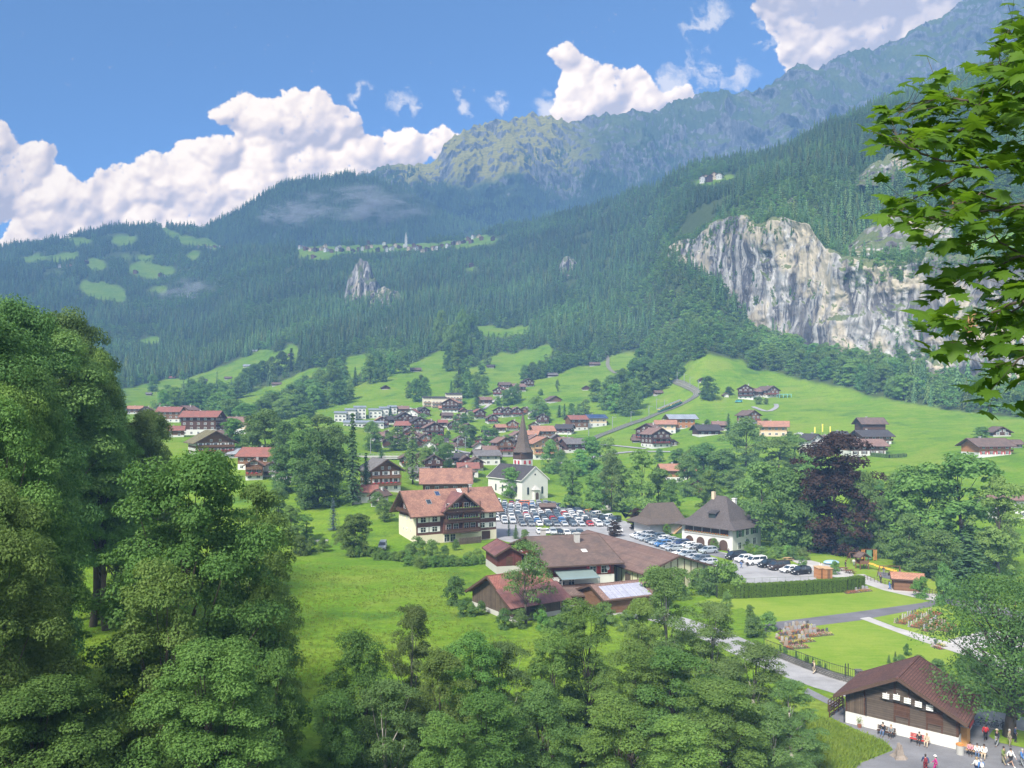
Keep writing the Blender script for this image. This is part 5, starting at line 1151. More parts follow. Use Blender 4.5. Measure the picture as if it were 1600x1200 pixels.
for y in (-6.6, -2.3, 2): b.box(W/2+5.2, W/2+5.4, y-.1, y+.1, -1, .75, 0)
b.build('deck', [WALL['dark']], fa)
b = MB(); b.cyl((W/2+.5, 4.9, 3.9), (W/2+.62, 4.95, 3.95), .5, .5, 14); b.bar((W/2, 4.9, 3.7), (W/2+.5, 4.9, 3.9), .06); b.build('satellite_dish', [METAL], fa)
# long hall
ha = empty('long_hall', (25.6, 167.7, 0), R(24), 'long low hall with corrugated red brown roof and cream panelled gable', 'barn')
W, L, hw, zr = 16.0, 35.0, 3.7, 6.3
mb = MB(); pris(mb, W, L, -1, hw, zr); mb.build('wall', [YEL], ha)
gable_roof(W, L, hw, zr, .9, 1.0, .18).build('roof', [ROOF['corr'], TRIM], ha)
b = MB()
for i in range(11):
    x = -W/2+i*W/10; zt = hw+(zr-hw)*(1-abs(x)/(W/2)); b.box(x-.08, x+.08, -L/2-.07, -L/2-.005, 0, zt-.1)
for i in range(19):
    y = -L/2+i*L/18; b.box(-W/2-.07, -W/2-.005, y-.08, y+.08, 0, hw-.1)
b.build('post', [TRIM], ha)
for x in (-5.6, 3.4, 5.6): add_window(ha, x, -L/2-.03, 1.1, 0, .95, 1.4)
b = MB(); b.box(-3.1, 1.5, -L/2-.08, -L/2-.01, 1.2, 3.2); b.build('door', [WALL['oldboards']], ha)
for y in (-12, -4, 4): 
    b = MB(); b.box(-W/2-.06, -W/2-.01, y-1, y+1, .8, 2.6); b.build('door', [WALL['oldboards']], ha)
# little red barn
sb_ = house((-1.9, 170.6, 0), 5.6, 9.6, 4.1, 1.5, 16, 'rust', 'boards', 'grey', 1.6, .7, .8, 1, None, False, None, 'small red boarded barn with ribbed metal roof on a plastered base', 'barn', None, False, 'barn', 0)
mb = MB(); mb.box(-.7, .7, -4.9, -4.83, 1.7, 3.6); mb.build('door', [WALL['dark']], sb_)
# lower barn with red and rusty roof
lb = house((.6, 134.6, 0), 13.5, 9.6, 2.7, 3.6, 33-90+180, 'red', 'oldboards', 'grey', .8, .6, 1.2, 1, None, False, None, 'old barn half tiled red and half rusty sheet metal at the field edge', 'barn', None, False, 'barn', 0)
for c in lb.children:
    if c.name.startswith('roof'):
        q = MB(); sl = 3.6/7.5; s = 1 if (lb.matrix_world is None) else 1
        for s in (-1,):
            x0, x1 = 3.6, 8.3; e = .45
            q.slab([(s*x0, 6.3, 6.3-sl*x0+e), (s*x1, 6.3, 6.3-sl*x1+e), (s*x1, -6.3, 6.3-sl*x1+e), (s*x0, -6.3, 6.3-sl*x0+e)], .08, 0)
        q.build('sheet_metal_strip', [ROOF['rust']], c)
# sheds below the farmhouse
house((18.6, 136.4, 0), 8.6, 9.8, 2.7, 1.5, 24+90, 'pink', 'mid', 'grey', .3, .6, .7, 1, None, False, None, 'shed with pale solar panels on its tan roof below the farmhouse', 'shed', None, False, 'shed', 0)
q = MB(); M = Matrix.Translation((18.6, 136.4, 0)) @ Matrix.Rotation(R(24+90), 4, 'Z'); q.M = M; sl = 1.5/4.3
for k in range(6):
    y0 = -4.2+k*1.42; q.slab([(-.9, y0, 4.2-sl*.9+.42), (-.9, y0+1.34, 4.2-sl*.9+.42), (-4.7, y0+1.34, 4.2-sl*4.7+.42), (-4.7, y0, 4.2-sl*4.7+.42)], .08, 0)
qo = q.build('solar_panel', [PV]); 
for o in COL.objects:
    if o.type == 'EMPTY' and o.get('label', '').startswith('shed with pale solar'): SHED = o
qo.parent = SHED; qo.matrix_parent_inverse = M.inverted()
big(853, 951, 4.5, 5.6, 2.4, .9, 100, 'pink', 'light', 'grey', .3, .5, .5, 1, label='small tan roofed shed beside the slender tree', cat='shed', name='shed', chim=False, balc=False, detail=0)
big(884, 948, 4.0, 6.2, 2.0, .8, 96, 'brown', 'dark', 'grey', .3, .5, .5, 1, label='open shed with patched brown and red roof', cat='shed', name='shed', chim=False, balc=False, detail=0)
big(1419, 924, 3.6, 5.0, 2.3, .7, 70, 'orange', 'mid', 'mid' if 'mid' in WALL else 'grey', .3, .5, .6, 1, label='small brown playground shed with orange roof', cat='shed', name='shed', chim=False, balc=False, detail=0)
big(856, 802, 4.0, 5.0, 2.3, .8, 90, 'brown', 'dark', 'dark', .3, .5, .5, 1, label='little dark kiosk at the corner of the car park', cat='kiosk', name='kiosk', chim=False, balc=False, detail=0)

# ------------------------------------------------------------------ hipped white parsonage
def hip_roof(mb, x0, x1, y0, y1, z, zr, rl, m=0, axis='y', fl=.0):
    cx_, cy_ = (x0+x1)/2, (y0+y1)/2
    e = [(x0, y0, z), (x1, y0, z), (x1, y1, z), (x0, y1, z)]
    k = .34; zi = z+(zr-z)*.22; q = [(x0+(cx_-x0)*k, y0+(cy_-y0)*k, zi), (x1+(cx_-x1)*k, y0+(cy_-y0)*k, zi), (x1+(cx_-x1)*k, y1+(cy_-y1)*k, zi), (x0+(cx_-x0)*k, y1+(cy_-y1)*k, zi)]
    r = [(cx_, cy_-rl/2, zr), (cx_, cy_+rl/2, zr)] if axis == 'y' else [(cx_-rl/2, cy_, zr), (cx_+rl/2, cy_, zr)]
    mb.add(e+q+r+[(p[0], p[1], z-.22) for p in e], [(0,1,5,4),(1,2,6,5),(2,3,7,6),(3,0,4,7)]+([(4,5,8),(5,6,9,8),(6,7,9),(7,4,8,9)] if axis == 'y' else [(4,5,9,8),(5,6,9),(6,7,8,9),(7,4,8)])+[(10,11,1,0),(11,12,2,1),(12,13,3,2),(13,10,0,3),(13,12,11,10)], m)
pa = empty('parsonage', (55.1, 202.3, 0), R(42), 'white two storey house with steep hipped brown roof, arcade and green shutters', 'house')
mb = MB(); mb.box(-6.7, 6.7, -7.6, 7.6, -1, 6.0); mb.build('wall', WALL['white'], pa)
mb = MB(); hip_roof(mb, -8.4, 8.4, -9.3, 9.3, 5.7, 13.0, 3.0); rf = mb.build('roof', [tiles('roof_slate_brown', (.105,.09,.088), (.145,.125,.12), (.08,.068,.066), .3, .25)], pa)
k = MB(); k.box(1.8, 2.7, -3, -2.1, 9, 12.2); k.box(1.7, 2.8, -3.1, -2.0, 12.2, 12.4); k.build('chimney', [WALL['white']], rf)
k = MB(); k.box(-1.0, -.2, 1.5, 2.3, 12, 14); k.build('chimney', [WALL['pink'] if 'pink' in WALL else WALL['beige']], rf)
k = MB(); k.box(-5.2, -3.6, -1.6, .4, 7.6, 8.9, 0); k.slab([(-5.6, -1.9, 8.9), (-2.6, -1.9, 9.8), (-2.6, .7, 9.8), (-5.6, .7, 8.9)], .12, 1); k.build('dormer', [GLASS, ROOF['dark']], rf)
for x, zz, s_ in ((3.4, 3.6, 'g'), (3.4, .9, 'w'), (0, 3.6, 'w'), (-3.4, 3.4, 'g'), (0, .9, None), (-3.6, .4, None)): add_window(pa, x, -7.63, zz, 0, 1.3 if s_ != 'g' else 1.5, 1.6, s_)
for i in range(4):                                    # arcade and loggia on the left facade
    y = -5.0+i*3.4
    arch_win(pa, -6.73, y, .0, R(-90), 2.4, 2.7, TRIM, 'arch')
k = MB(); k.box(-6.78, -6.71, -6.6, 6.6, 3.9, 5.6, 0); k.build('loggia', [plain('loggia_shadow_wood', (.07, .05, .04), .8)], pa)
k = MB(); k.box(-6.95, -6.80, -6.7, 6.7, 3.4, 3.95, 0)
for i in range(6): k.box(-6.9, -6.79, -6.7+i*2.63, -6.52+i*2.63, 3.95, 5.65, 0)
k.build('loggia_rail', [WALL['grey']], pa)
fb = MB()
for i in range(16): fb.sphere((-7.05, -6.2+i*.83, 4.0), .24, 6, 4, 0, (.8, 1.7, .8))
fb.m = [i % 3 != 0 for i in range(len(fb.f))]; fb.m = [int(q) for q in fb.m]; fb.build('flower_box', [FLOW, LM['B']], pa)
# hip roofed outbuilding beside it
hb_ = empty('barn', (at(1046, 834, 10, 9, 20)), R(20), 'white walled barn with steep shingled hip roof and wooden stair', 'barn')
mb = MB(); mb.box(-6.5, 6.5, -4.6, 4.6, -1, 3.4); mb.build('wall', WALL['white'], hb_)
mb = MB(); hip_roof(mb, -8.3, 8.0, -6.2, 6.2, 3.3, 8.6, 8.5, 0, 'x'); mb.build('roof', [ROOF['shingle']], hb_)
mb = MB(); mb.box(-2.2, -.6, -4.7, -4.62, 0, 2.4); mb.build('door', [WALL['light']], hb_)
mb = MB(); mb.bar((.8, -5.2, 0), (4.2, -5.2, 2.6), 1.0, .15); mb.bar((.8, -5.7, .9), (4.2, -5.7, 3.4), .08); mb.box(4.2, 6.2, -5.7, -4.7, 2.5, 2.65)
for x in (4.3, 6.1): mb.box(x-.07, x+.07, -5.7, -5.55, 0, 3.6)
mb.build('stair', [WALL['light']], hb_)

# ------------------------------------------------------------------ log barn at lower right
bn = empty('log_barn', (37, 85.2, 0), R(-40), 'dark log barn with red brown tiled roof above a white plinth', 'barn')
Wb, Lb, hw, zr = 11.0, 7.6, 3.3, 6.1
mb = MB(); mb.box(0, Wb, 0, Lb, -.5, 1.25); mb.build('plinth', WALL['white'], bn)
mb = MB(); mb.M = Matrix.Translation((Wb/2, Lb/2, 0)); pris(mb, Wb-.16, Lb-.16, 1.25, hw, zr); mb.build('wall', WALL['log'], bn)
gable_roof(Wb, Lb, hw, zr, .95, 1.05, .2).build('roof', [ROOF['barn'], TRIM], bn, (Wb/2, Lb/2, 0))
b = MB()
for x in (.08, 2.0, 5.0, 6.4, 8.1, 9.5, Wb-.14): b.box(x-.09, x+.09, .0, .075, 1.27, hw+(zr-hw)*(1-abs(x-Wb/2)/(Wb/2))-.2)
for y in (.1, Lb/2, Lb-.2): b.box(Wb-.075, Wb, y, y+.18, 1.27, hw-.05)
b.build('corner_post', [WALL['dark']], bn)
b = MB(); b.box(.35, 1.9, .02, .07, 1.3, 3.45); b.build('board_door', [WALL['oldboards']], bn)
for x in (5.1, 8.2):
    b = MB(); b.box(x, x+1.2, .0, .07, 2.1, 3.4, 0); b.box(x-.08, x+1.28, -.03, .0, 2.0, 2.1, 1); b.build('hatch', [WALL['dark'], TRIM], bn)
for i in range(5):                                    # white slatted boards hung under the gable
    x = 3.9+i*1.05; z_ = 4.25-abs(i-1.0)*.12; b = MB()
    for k in range(3): b.box(x, x+.66, -.32-.03*k, -.28-.03*k, z_-.2*k, z_-.2*k+.15)
    b.bar((x+.33, -.28, z_-.42), (x+.33, .05, z_+.2), .04); b.build('white_slat', [WHITE], bn)
b = MB(); b.bar((3.6, -.2, 3.72), (9.0, -.2, 3.4), .07); b.build('rail', [DARKM], bn)
b = MB(); b.tube([(-.7, -.9, 3.1), (-.5, -.5, 2.8), (-.12, -.1, 2.6), (-.12, -.1, 0)], .055); b.tube([(2.15, -.9, 3.6), (2.15, -.08, 3.3), (2.15, -.08, 1.3)], .05); b.build('downpipe', [DARKM], bn)
# toilet hut against its right side
bo = empty('ticket_hut', (46.6, 80.0, 0), R(-40), 'small orange boarded hut with sloping metal roof beside the log barn', 'hut')
mb = MB(); mb.box(-.85, .85, -.8, .8, 0, 2.1); mb.build('wall', [plain('orange_board', (.55, .28, .09), .7, .1)], bo)
mb = MB(); mb.slab([(-1.1, -1.1, 2.15), (1.1, -1.1, 2.15), (1.1, 1.1, 2.65), (-1.1, 1.1, 2.65)], .1, 0); mb.box(1.08, 1.16, -1.12, 1.12, 2.1, 2.68, 1); mb.build('roof', [METAL, REDP], bo)
# ================================================================== ROADS, PATHS, LAWNS
def Pz(px, py, z=0.0):
    Y = (H-z)*F/(py-HZ); return Vector((Y*(px-800)/F, Y, z))
def asphalt(name, c, rough=.9, sc=1.0):
    m, t, o = mat0(name); P = t.n.new('ShaderNodeNewGeometry').outputs['Position']
    n1 = t.noise(P, .25*sc, 5, .6); n2 = t.noise(P, 7*sc, 4, .7); n3 = t.noise(t.vm('MULTIPLY', P, (.25, 1.2, 1)), .9*sc, 5, .7)
    f = t.m('MULTIPLY', t.mr(n1, .3, .7, .78, 1.15, False), t.mr(n2, .3, .7, .86, 1.1, False)); f = t.m('MULTIPLY', f, t.mr(n3, .35, .7, .90, 1.08, False))
    b = t.new('ShaderNodeBsdfPrincipled', None, Base_Color=t.vm('SCALE', c, sc=f), Roughness=rough); b.inputs['Specular IOR Level'].default_value = .3
    t.l.new(b.outputs[0], o.inputs[0]); return m
ASPH = asphalt('asphalt', (.19, .19, .205)); ASPHL = asphalt('asphalt_pale', (.33, .325, .33)); PATHM = asphalt('path_asphalt', (.15, .145, .16)); GRAV = asphalt('pale_gravel', (.44, .42, .40)); LAWNM = None
def flat(name, pts, z, m):
    v = [Pz(x, y, z) for x, y in pts]; me = bpy.data.meshes.new(name); me.from_pydata([tuple(p) for p in v], [], [tuple(range(len(v)))]); me.update()
    if me.polygons[0].normal.z < 0: me.flip_normals()
    me.materials.append(m); return tag(link(name, me), kind='structure')
def ribbon(name, pts, w_, dz, m, smooth=3, loc_=False, edges=None):
    P = [place(x, y) if not loc_ else Vector((x, y, 0)) for x, y in pts]; Q = []
    for i in range(len(P)-1):
        n = max(2, int((P[i+1]-P[i]).length/3))
        for k in range(n): Q.append(P[i].lerp(P[i+1], k/n))
    Q.append(P[-1])
    for _ in range(smooth*4):
        Q = [Q[0]]+[(Q[i-1]+Q[i]*2+Q[i+1])/4 for i in range(1, len(Q)-1)]+[Q[-1]]
    V = []; 
    for i, p in enumerate(Q):
        d = (Q[min(i+1, len(Q)-1)]-Q[max(i-1, 0)]); d.z = 0; d.normalize(); n = Vector((d.y, -d.x, 0))
        for s in (-.5, 0, .5):
            q = p+n*w_*s; V.append((q.x, q.y, float(gz(q.x, q.y))+dz))
    nq = len(Q); Fc = []
    for i in range(nq-1):
        for k in range(2): Fc.append((i*3+k, i*3+k+1, (i+1)*3+k+1, (i+1)*3+k))
    me = bpy.data.meshes.new(name); me.from_pydata(V, [], [f[::-1] for f in Fc]); me.update()
    if me.polygons[0].normal.z < 0: me.flip_normals()
    me.materials.append(m); return link(name, me), Q
def lawn():
    m, t, o = mat0('mown_lawn'); P = t.n.new('ShaderNodeNewGeometry').outputs['Position']
    n1 = t.noise(P, .08, 4, .6); n2 = t.noise(t.vm('MULTIPLY', P, (.4, 1.6, 1)), .8, 5, .65); n3 = t.noise(P, 3, 4, .7)
    c = t.mix(t.mr(n1, .35, .65), (.135, .235, .020), (.20, .275, .034)); c = t.mix(t.mr(n2, .4, .7, 0, .5), c, (.255, .30, .055))
    c = t.vm('SCALE', c, sc=t.mr(n3, .3, .7, .85, 1.12, False))
    b = t.new('ShaderNodeBsdfPrincipled', None, Base_Color=c, Roughness=.9); b.inputs['Specular IOR Level'].default_value = .1
    t.l.new(b.outputs[0], o.inputs[0]); return m
LAWNM = lawn()
flat('lawn', [(1090,940),(1140,928),(1350,922),(1365,914),(1465,944),(1440,948),(1330,958),(1210,974),(1185,965),(1160,950),(1120,955)], .012, LAWNM)
flat('lawn', [(1195,985),(1215,982),(1345,968),(1362,966),(1482,1012),(1500,1030),(1440,1060),(1330,1068),(1255,1040),(1196,1018)], .012, LAWNM)
flat('lawn', [(1356,963),(1440,950),(1480,943),(1500,975),(1500,1008),(1482,1008)], .012, LAWNM)
flat('lawn', [(1500,1050),(1560,1040),(1700,1070),(1750,1110),(1640,1105),(1530,1085)], .012, LAWNM)
flat('lawn', [(970,800),(1010,790),(1060,800),(1056,818),(1040,836),(985,822)], .012, LAWNM)
flat('lawn', [(1200,872),(1290,868),(1400,884),(1460,905),(1480,925),(1460,935),(1360,908),(1300,892)], .012, LAWNM)
flat('church_lawn', [(860,778),(925,788),(985,804),(975,812),(915,796),(862,786)], .012, LAWNM)
flat('path', [(1192,977),(1210,972),(1330,957),(1440,942),(1490,930),(1560,945),(1700,990),(1690,1002),(1520,955),(1480,943),(1345,969),(1215,985),(1196,988)], .03, PATHM)
flat('path', [(1338,898),(1350,897),(1380,912),(1440,926),(1492,930),(1478,940),(1440,936),(1380,922),(1345,910)], .04, GRAV)
flat('path', [(1343,966),(1358,964),(1400,980),(1470,1000),(1540,1018),(1640,1060),(1620,1068),(1520,1028),(1440,1002)], .04, GRAV)
flat('path', [(1480,1000),(1540,985),(1620,990),(1640,1010),(1560,1012),(1500,1012)], .05, GRAV)
flat('car_park', [(766,796),(800,784),(850,787),(918,800),(980,815),(1000,829),(1060,848),(1145,866),(1215,878),(1272,893),(1276,906),(1180,911),(1130,908),(1090,884),(1010,856),(960,842),(880,845),(846,856),(790,846),(768,838)], .02, ASPHL)
flat('road', [(990,820),(1040,836),(1100,852),(1150,872),(1140,876),(1080,861),(1030,848),(985,828)], .04, ASPH)
flat('grass_strip', [(1030,846),(1080,860),(1145,876),(1142,881),(1070,864),(1020,849)], .05, LAWNM)
flat('grass_strip', [(836,822),(850,818),(862,824),(920,834),(908,842),(850,838)], .05, LAWNM)
r1, Q1 = ribbon('road', [(960,948),(1060,968),(1130,995),(1195,1032),(1256,1060),(1320,1084),(1420,1102),(1560,1124),(1720,1160)], 6.0, .03, ASPHL); tag(r1, kind='structure')
flat('plaza', [(1296,1120),(1330,1136),(1385,1160),(1396,1172),(1345,1192),(1290,1240),(1300,1400),(2000,1400),(1900,1160),(1640,1140),(1610,1146),(1520,1128),(1495,1120),(1400,1112),(1312,1104)], .02, ASPH)
flat('grass_island', [(1545,1150),(1552,1140),(1590,1140),(1640,1152),(1650,1172),(1610,1170),(1560,1160)], .06, LAWNM)
flat('gravel_strip', [(1262,1075),(1312,1100),(1306,1106),(1255,1082)], .05, ASPH)
flat('rubber_mat', [(1370,893),(1412,897),(1416,906),(1390,905),(1374,901)], .04, PATHM)
flat('sand_yard', [(1230,872),(1262,874),(1330,892),(1336,901),(1300,902),(1262,889)], .045, GRAV)
rr_, _ = ribbon('farm_track', [(1176,636),(1200,645),(1216,636),(1212,632)], 3.0, .35, ASPHL); tag(rr_, kind='structure')
rr_, _ = ribbon('village_road', [(655,686),(690,697),(722,707),(755,712),(800,716),(870,704),(930,694),(985,700),(1010,702)], 3.2, .35, ASPHL); tag(rr_, kind='structure')
rr_, _ = ribbon('village_road', [(870,725),(940,712),(1000,705),(1060,706)], 3.0, .35, ASPHL); tag(rr_, kind='structure')
rr_, _ = ribbon('footpath', [(756,640),(772,626),(790,618),(815,612)], 3, .35, GRAV); tag(rr_, kind='structure')
# ================================================================== RAILWAY
BAL = asphalt('ballast', (.21, .205, .15), 1, 2)
tr_pts = [(880,706),(935,682),(986,663),(1014,653),(1038,643),(1060,634),(1082,625),(1092,617),(1088,611),(1074,605),(1062,599),(1052,595)]
tb_, Qr = ribbon('railway', tr_pts, 5.6, .45, BAL, 2); tag(tb_, kind='structure')
def rails(Q, offs):
    V = []; mb = MB()
    for off in offs:
        pr = None
        for i, p in enumerate(Q):
            d = (Q[min(i+1, len(Q)-1)]-Q[max(i-1, 0)]); d.z = 0; d.normalize(); q = p+Vector((d.y, -d.x, 0))*off; q.z = float(gz(q.x, q.y))+.75
            if pr is not None: mb.bar(pr, q, .16, .2)
            pr = q
    return mb.build('rail', [METAL])
ro = rails(Qr, (-2.4, -1.0, 1.0, 2.4)); tag(ro, 'pair of steel rail tracks climbing across the meadow', 'rails')
t2, Q2 = ribbon('railway', [(948,556),(950,562),(949,570),(953,578),(962,584)], 4.0, .5, BAL, 2); tag(t2, kind='structure')
mpole = MB(); mpole.cyl((0, 0, -.3), (0, 0, 8.2), .22, .16, 6); mpole.bar((0, 0, 7.2), (2.8, 0, 7.6), .12); mpole.bar((0, 0, 8.1), (2.8, 0, 7.6), .06); mp = mpole.mesh('catenary_mast', [METAL])
for i, (x, y) in enumerate([(986,661),(1014,652),(1038,642),(1026,640),(1058,597),(1069,600),(1078,606),(1091,611),(920,681),(957,670),(887,697),(934,565),(946,560)]):
    o = link('catenary_mast', mp, None, place(x, y)); tag(o, 'slim grey overhead line mast beside the cog railway track', 'mast', 'masts along the cog railway')
for x, y in ((727,704),(579,709),(715,706),(853,640)): o = link('catenary_mast', mp, None, place(x, y)); tag(o, 'pale line mast standing by the village viaduct', 'mast', 'masts in the village')
# train on the line
def along(Q, s):
    acc = 0
    for i in range(len(Q)-1):
        l = (Q[i+1]-Q[i]).length
        if acc+l >= s: return Q[i].lerp(Q[i+1], (s-acc)/l), (Q[i+1]-Q[i]).normalized()
        acc += l
    return Q[-1], (Q[-1]-Q[-2]).normalized()
best = min(range(len(Qr)), key=lambda i: abs(800+F*Qr[i].x/Qr[i].y-1047)); sl_ = sum((Qr[i+1]-Qr[i]).length for i in range(best))
tn = empty('cog_train', Qr[best]+Vector((0, 0, .9)), 0, 'two car cog train in green and cream on the meadow track', 'train')
d_ = (Qr[best+1]-Qr[best-1]).normalized(); tn.rotation_euler = (0, -math.asin(d_.z), math.atan2(d_.y, d_.x))
TG = plain('train_green', (.03, .13, .10), .4, .05, 1); TY = plain('train_cream', (.62, .52, .20), .4, .05, 1)
for s in (-6.4, 6.4):
    b = MB(); b.box(s-6, s+6, -1.3, 1.3, .3, 1.5, 0); b.box(s-6, s+6, -1.3, 1.3, 1.5, 2.55, 1); b.box(s-5.9, s+5.9, -1.15, 1.15, 2.55, 2.9, 2)
    for q in (-3.8, 3.8): b.box(s+q-1.2, s+q+1.2, -1.0, 1.0, -.5, .3, 3)
    w_ = b.build('wagon', [TG, TY, METAL, DARKM], tn)
    b = MB()
    for k in range(7):
        for sy in (-1, 1): b.box(s-5.4+k*1.55, s-4.3+k*1.55, sy*1.3-.03, sy*1.3+.03, 1.55, 2.35)
    b.build('window', [GLASS], w_)
# viaduct
v0 = place(560, 716, 300, 450); v1 = place(715, 716, 300, 450); v2 = Vector((-9.5, 395, 13)); zt_ = 14.6
va = empty('viaduct', (v0.x, 392, 0), 0, 'grey concrete railway viaduct with railing crossing the village', 'bridge'); Lv = (715-560)/F*392
b = MB(); b.box(-4, Lv, -2, 2, 12.2, 13.4); b.box(-4, Lv, -2.2, -2.0, 13.0, 13.9); b.build('deck', [CONC], va)
for i in range(5): b = MB(); b.box(3+i*11, 4.2+i*11, -1.5, 1.5, 0, 12.2); b.build('pier', [CONC], va)
b = MB()
for i in range(28): b.box(-4+i*2, -3.9+i*2, -2.15, -2.05, 13.9, 14.9)
b.box(-4, Lv, -2.15, -2.07, 14.8, 14.9); b.box(-4, Lv, -2.15, -2.07, 14.3, 14.36); b.build('railing', [METAL], va)
b = MB(); b.box(690/1., 690.1, 0, .1, 0, .1) if False else None
b = MB(); b.add([(Lv-12,-2.6,4),(Lv+9,-2.6,4),(Lv+9,-2.6,13.0),(Lv-12,-2.6,13.2),(Lv-12,-2,4),(Lv+9,-2,4),(Lv+9,-2,13.0),(Lv-12,-2,13.2)], [(0,1,2,3),(4,7,6,5),(3,2,6,7),(1,5,6,2),(0,3,7,4)]); b.build('retaining_wall', [CONC], va)

# ================================================================== VEHICLES
PAINT = None
def paint():
    m, t, o = mat0('car_paint'); oi = t.n.new('ShaderNodeObjectInfo')
    b = t.new('ShaderNodeBsdfPrincipled', None, Base_Color=oi.outputs['Color'], Roughness=.42, Metallic=.0); b.inputs['Coat Weight'].default_value = .3; b.inputs['Coat Roughness'].default_value = .12
    t.l.new(b.outputs[0], o.inputs[0]); return m
PAINT = paint(); TYRE = plain('tyre_rubber', (.018, .018, .02), .85); LAMP = plain('headlight_glass', (.75, .77, .80), .15, .05); TAIL = plain('tail_light', (.35, .015, .015), .3, .05); CGL = plain('car_glass', (.03, .045, .06), .06, .1, 2); PLASTIC = plain('dark_plastic', (.03, .03, .032), .6)
def loft(mb, secs, m=0):                   # secs: list of closed loops of equal length
    V = [p for s in secs for p in s]; n = len(secs[0]); Fs = []
    for k in range(len(secs)-1):
        for i in range(n): Fs.append((k*n+i, k*n+(i+1) % n, (k+1)*n+(i+1) % n, (k+1)*n+i))
    Fs += [tuple(range(n-1, -1, -1)), tuple(range((len(secs)-1)*n, len(secs)*n))]
    mb.add(V, Fs, m)
CARK = {  # length, width, hull profile (x, ztop), cabin (x0 base, x1 base, x0 top, x1 top, roof z)
 'hatch': (4.1, 1.76, [(-2.05,.62),(-1.95,.82),(-1.3,.93),(-.6,.98),(.6,.98),(1.7,.97),(2.0,.90),(2.05,.6)], (-1.05,1.85,-.25,1.35,1.46)),
 'wagon': (4.6, 1.80, [(-2.3,.60),(-2.2,.78),(-1.4,.90),(-.7,.95),(.8,.96),(2.0,.96),(2.25,.9),(2.3,.6)], (-1.1,2.2,-.35,1.75,1.47)),
 'suv': (4.6, 1.88, [(-2.3,.75),(-2.2,.98),(-1.35,1.08),(-.8,1.12),(.8,1.12),(2.0,1.12),(2.25,1.05),(2.3,.7)], (-1.15,2.2,-.45,1.85,1.72)),
 'van': (5.0, 1.95, [(-2.5,.80),(-2.4,1.05),(-1.9,1.2),(-1.4,1.25),(.8,1.25),(2.2,1.25),(2.45,1.2),(2.5,.7)], (-1.95,2.45,-1.15,2.35,1.98))}
def car_parts(kind):
    L, W, prof, (a0, a1, b0, b1, zr) = CARK[kind]; w2 = W/2
    hull = MB(); secs = []
    for x, zt in prof:
        e = 1-.10*max(0, (abs(x)/(L/2)-.80)/.2); wl = w2*e
        secs.append([(x, -wl*.94, .26), (x, wl*.94, .26), (x, wl, .45), (x, wl, zt-.18), (x, wl*.90, zt), (x, -wl*.90, zt), (x, -wl, zt-.18), (x, -wl, .45)])
    loft(hull, secs, 0)
    for xa in (-L/2+.80, L/2-.85):
        for s in (-1, 1): hull.cyl((xa, s*(w2-.03), .36), (xa, s*(w2+.012), .36), .41, .41, 14, 1)
    hull.box(-L/2-.03, -L/2+.06, -w2*.72, w2*.72, .32, .52, 1); hull.box(L/2-.06, L/2+.03, -w2*.72, w2*.72, .32, .50, 1)
    hull.box(-L/2-.045, -L/2-.02, -.24, .24, .50, .60, 2); hull.box(L/2+.02, L/2+.045, -.24, .24, .62, .72, 2)
    zb = prof[4][1]-.02; roof = MB(); wt = w2*.76; wb = w2*.90; t = .10
    roof.add([(b0,-wt,zr-t),(b1,-wt,zr-t),(b1,wt,zr-t),(b0,wt,zr-t),(b0+.15,-wt*.9,zr),(b1-.1,-wt*.9,zr),(b1-.1,wt*.9,zr),(b0+.15,wt*.9,zr)], [(4,5,6,7),(0,1,5,4),(1,2,6,5),(2,3,7,6),(3,0,4,7),(3,2,1,0)], 0)
    for s in (-1, 1):
        roof.bar((a0, s*wb, zb), (b0, s*wt, zr-t), .07, .07); roof.bar((a1, s*wb, zb), (b1, s*wt, zr-t), .16, .10); roof.bar(((a0+a1)/2, s*wb, zb), ((b0+b1)/2, s*wt, zr-t), .08, .06)
        roof.box(-.62+a0*.3, -.45+a0*.3, s*(w2+.02)-.07, s*(w2+.02)+.09, zb-.02, zb+.14)
    if kind == 'van' : pass
    gl = MB(); q = .985
    gl.add([(a0,-wb*q,zb),(a1,-wb*q,zb),(a1,wb*q,zb),(a0,wb*q,zb),(b0,-wt*q,zr-t),(b1,-wt*q,zr-t),(b1,wt*q,zr-t),(b0,wt*q,zr-t)], [(0,1,5,4),(1,2,6,5),(2,3,7,6),(3,0,4,7)], 0)
    wh = MB(); wh.cyl((0, -.1, 0), (0, .1, 0), .33, .33, 14, 0); wh.cyl((0, -.115, 0), (0, .115, 0), .20, .20, 8, 1)
    hl = MB(); hl.add([(0,-.20,-.08),(0,.20,-.08),(0,.20,.08),(0,-.20,.06),(.12,-.2,-.08),(.12,.2,-.08),(.12,.2,.08),(.12,-.2,.06)], [(0,3,2,1),(4,5,6,7),(0,1,5,4),(1,2,6,5),(2,3,7,6),(3,0,4,7)])
    return dict(body=hull.mesh('body', [PAINT, PLASTIC, WHITE], False), roof=roof.mesh('roof', [PAINT]), glass=gl.mesh('windows', [CGL]), wheel=wh.mesh('wheel', [TYRE, METAL]), hl=hl.mesh('headlight', [LAMP]), tl=hl.mesh('tail_light', [TAIL]), L=L, W=W, zh=prof[1][1]-.12, merged=None)
CP = {k: car_parts(k) for k in CARK}
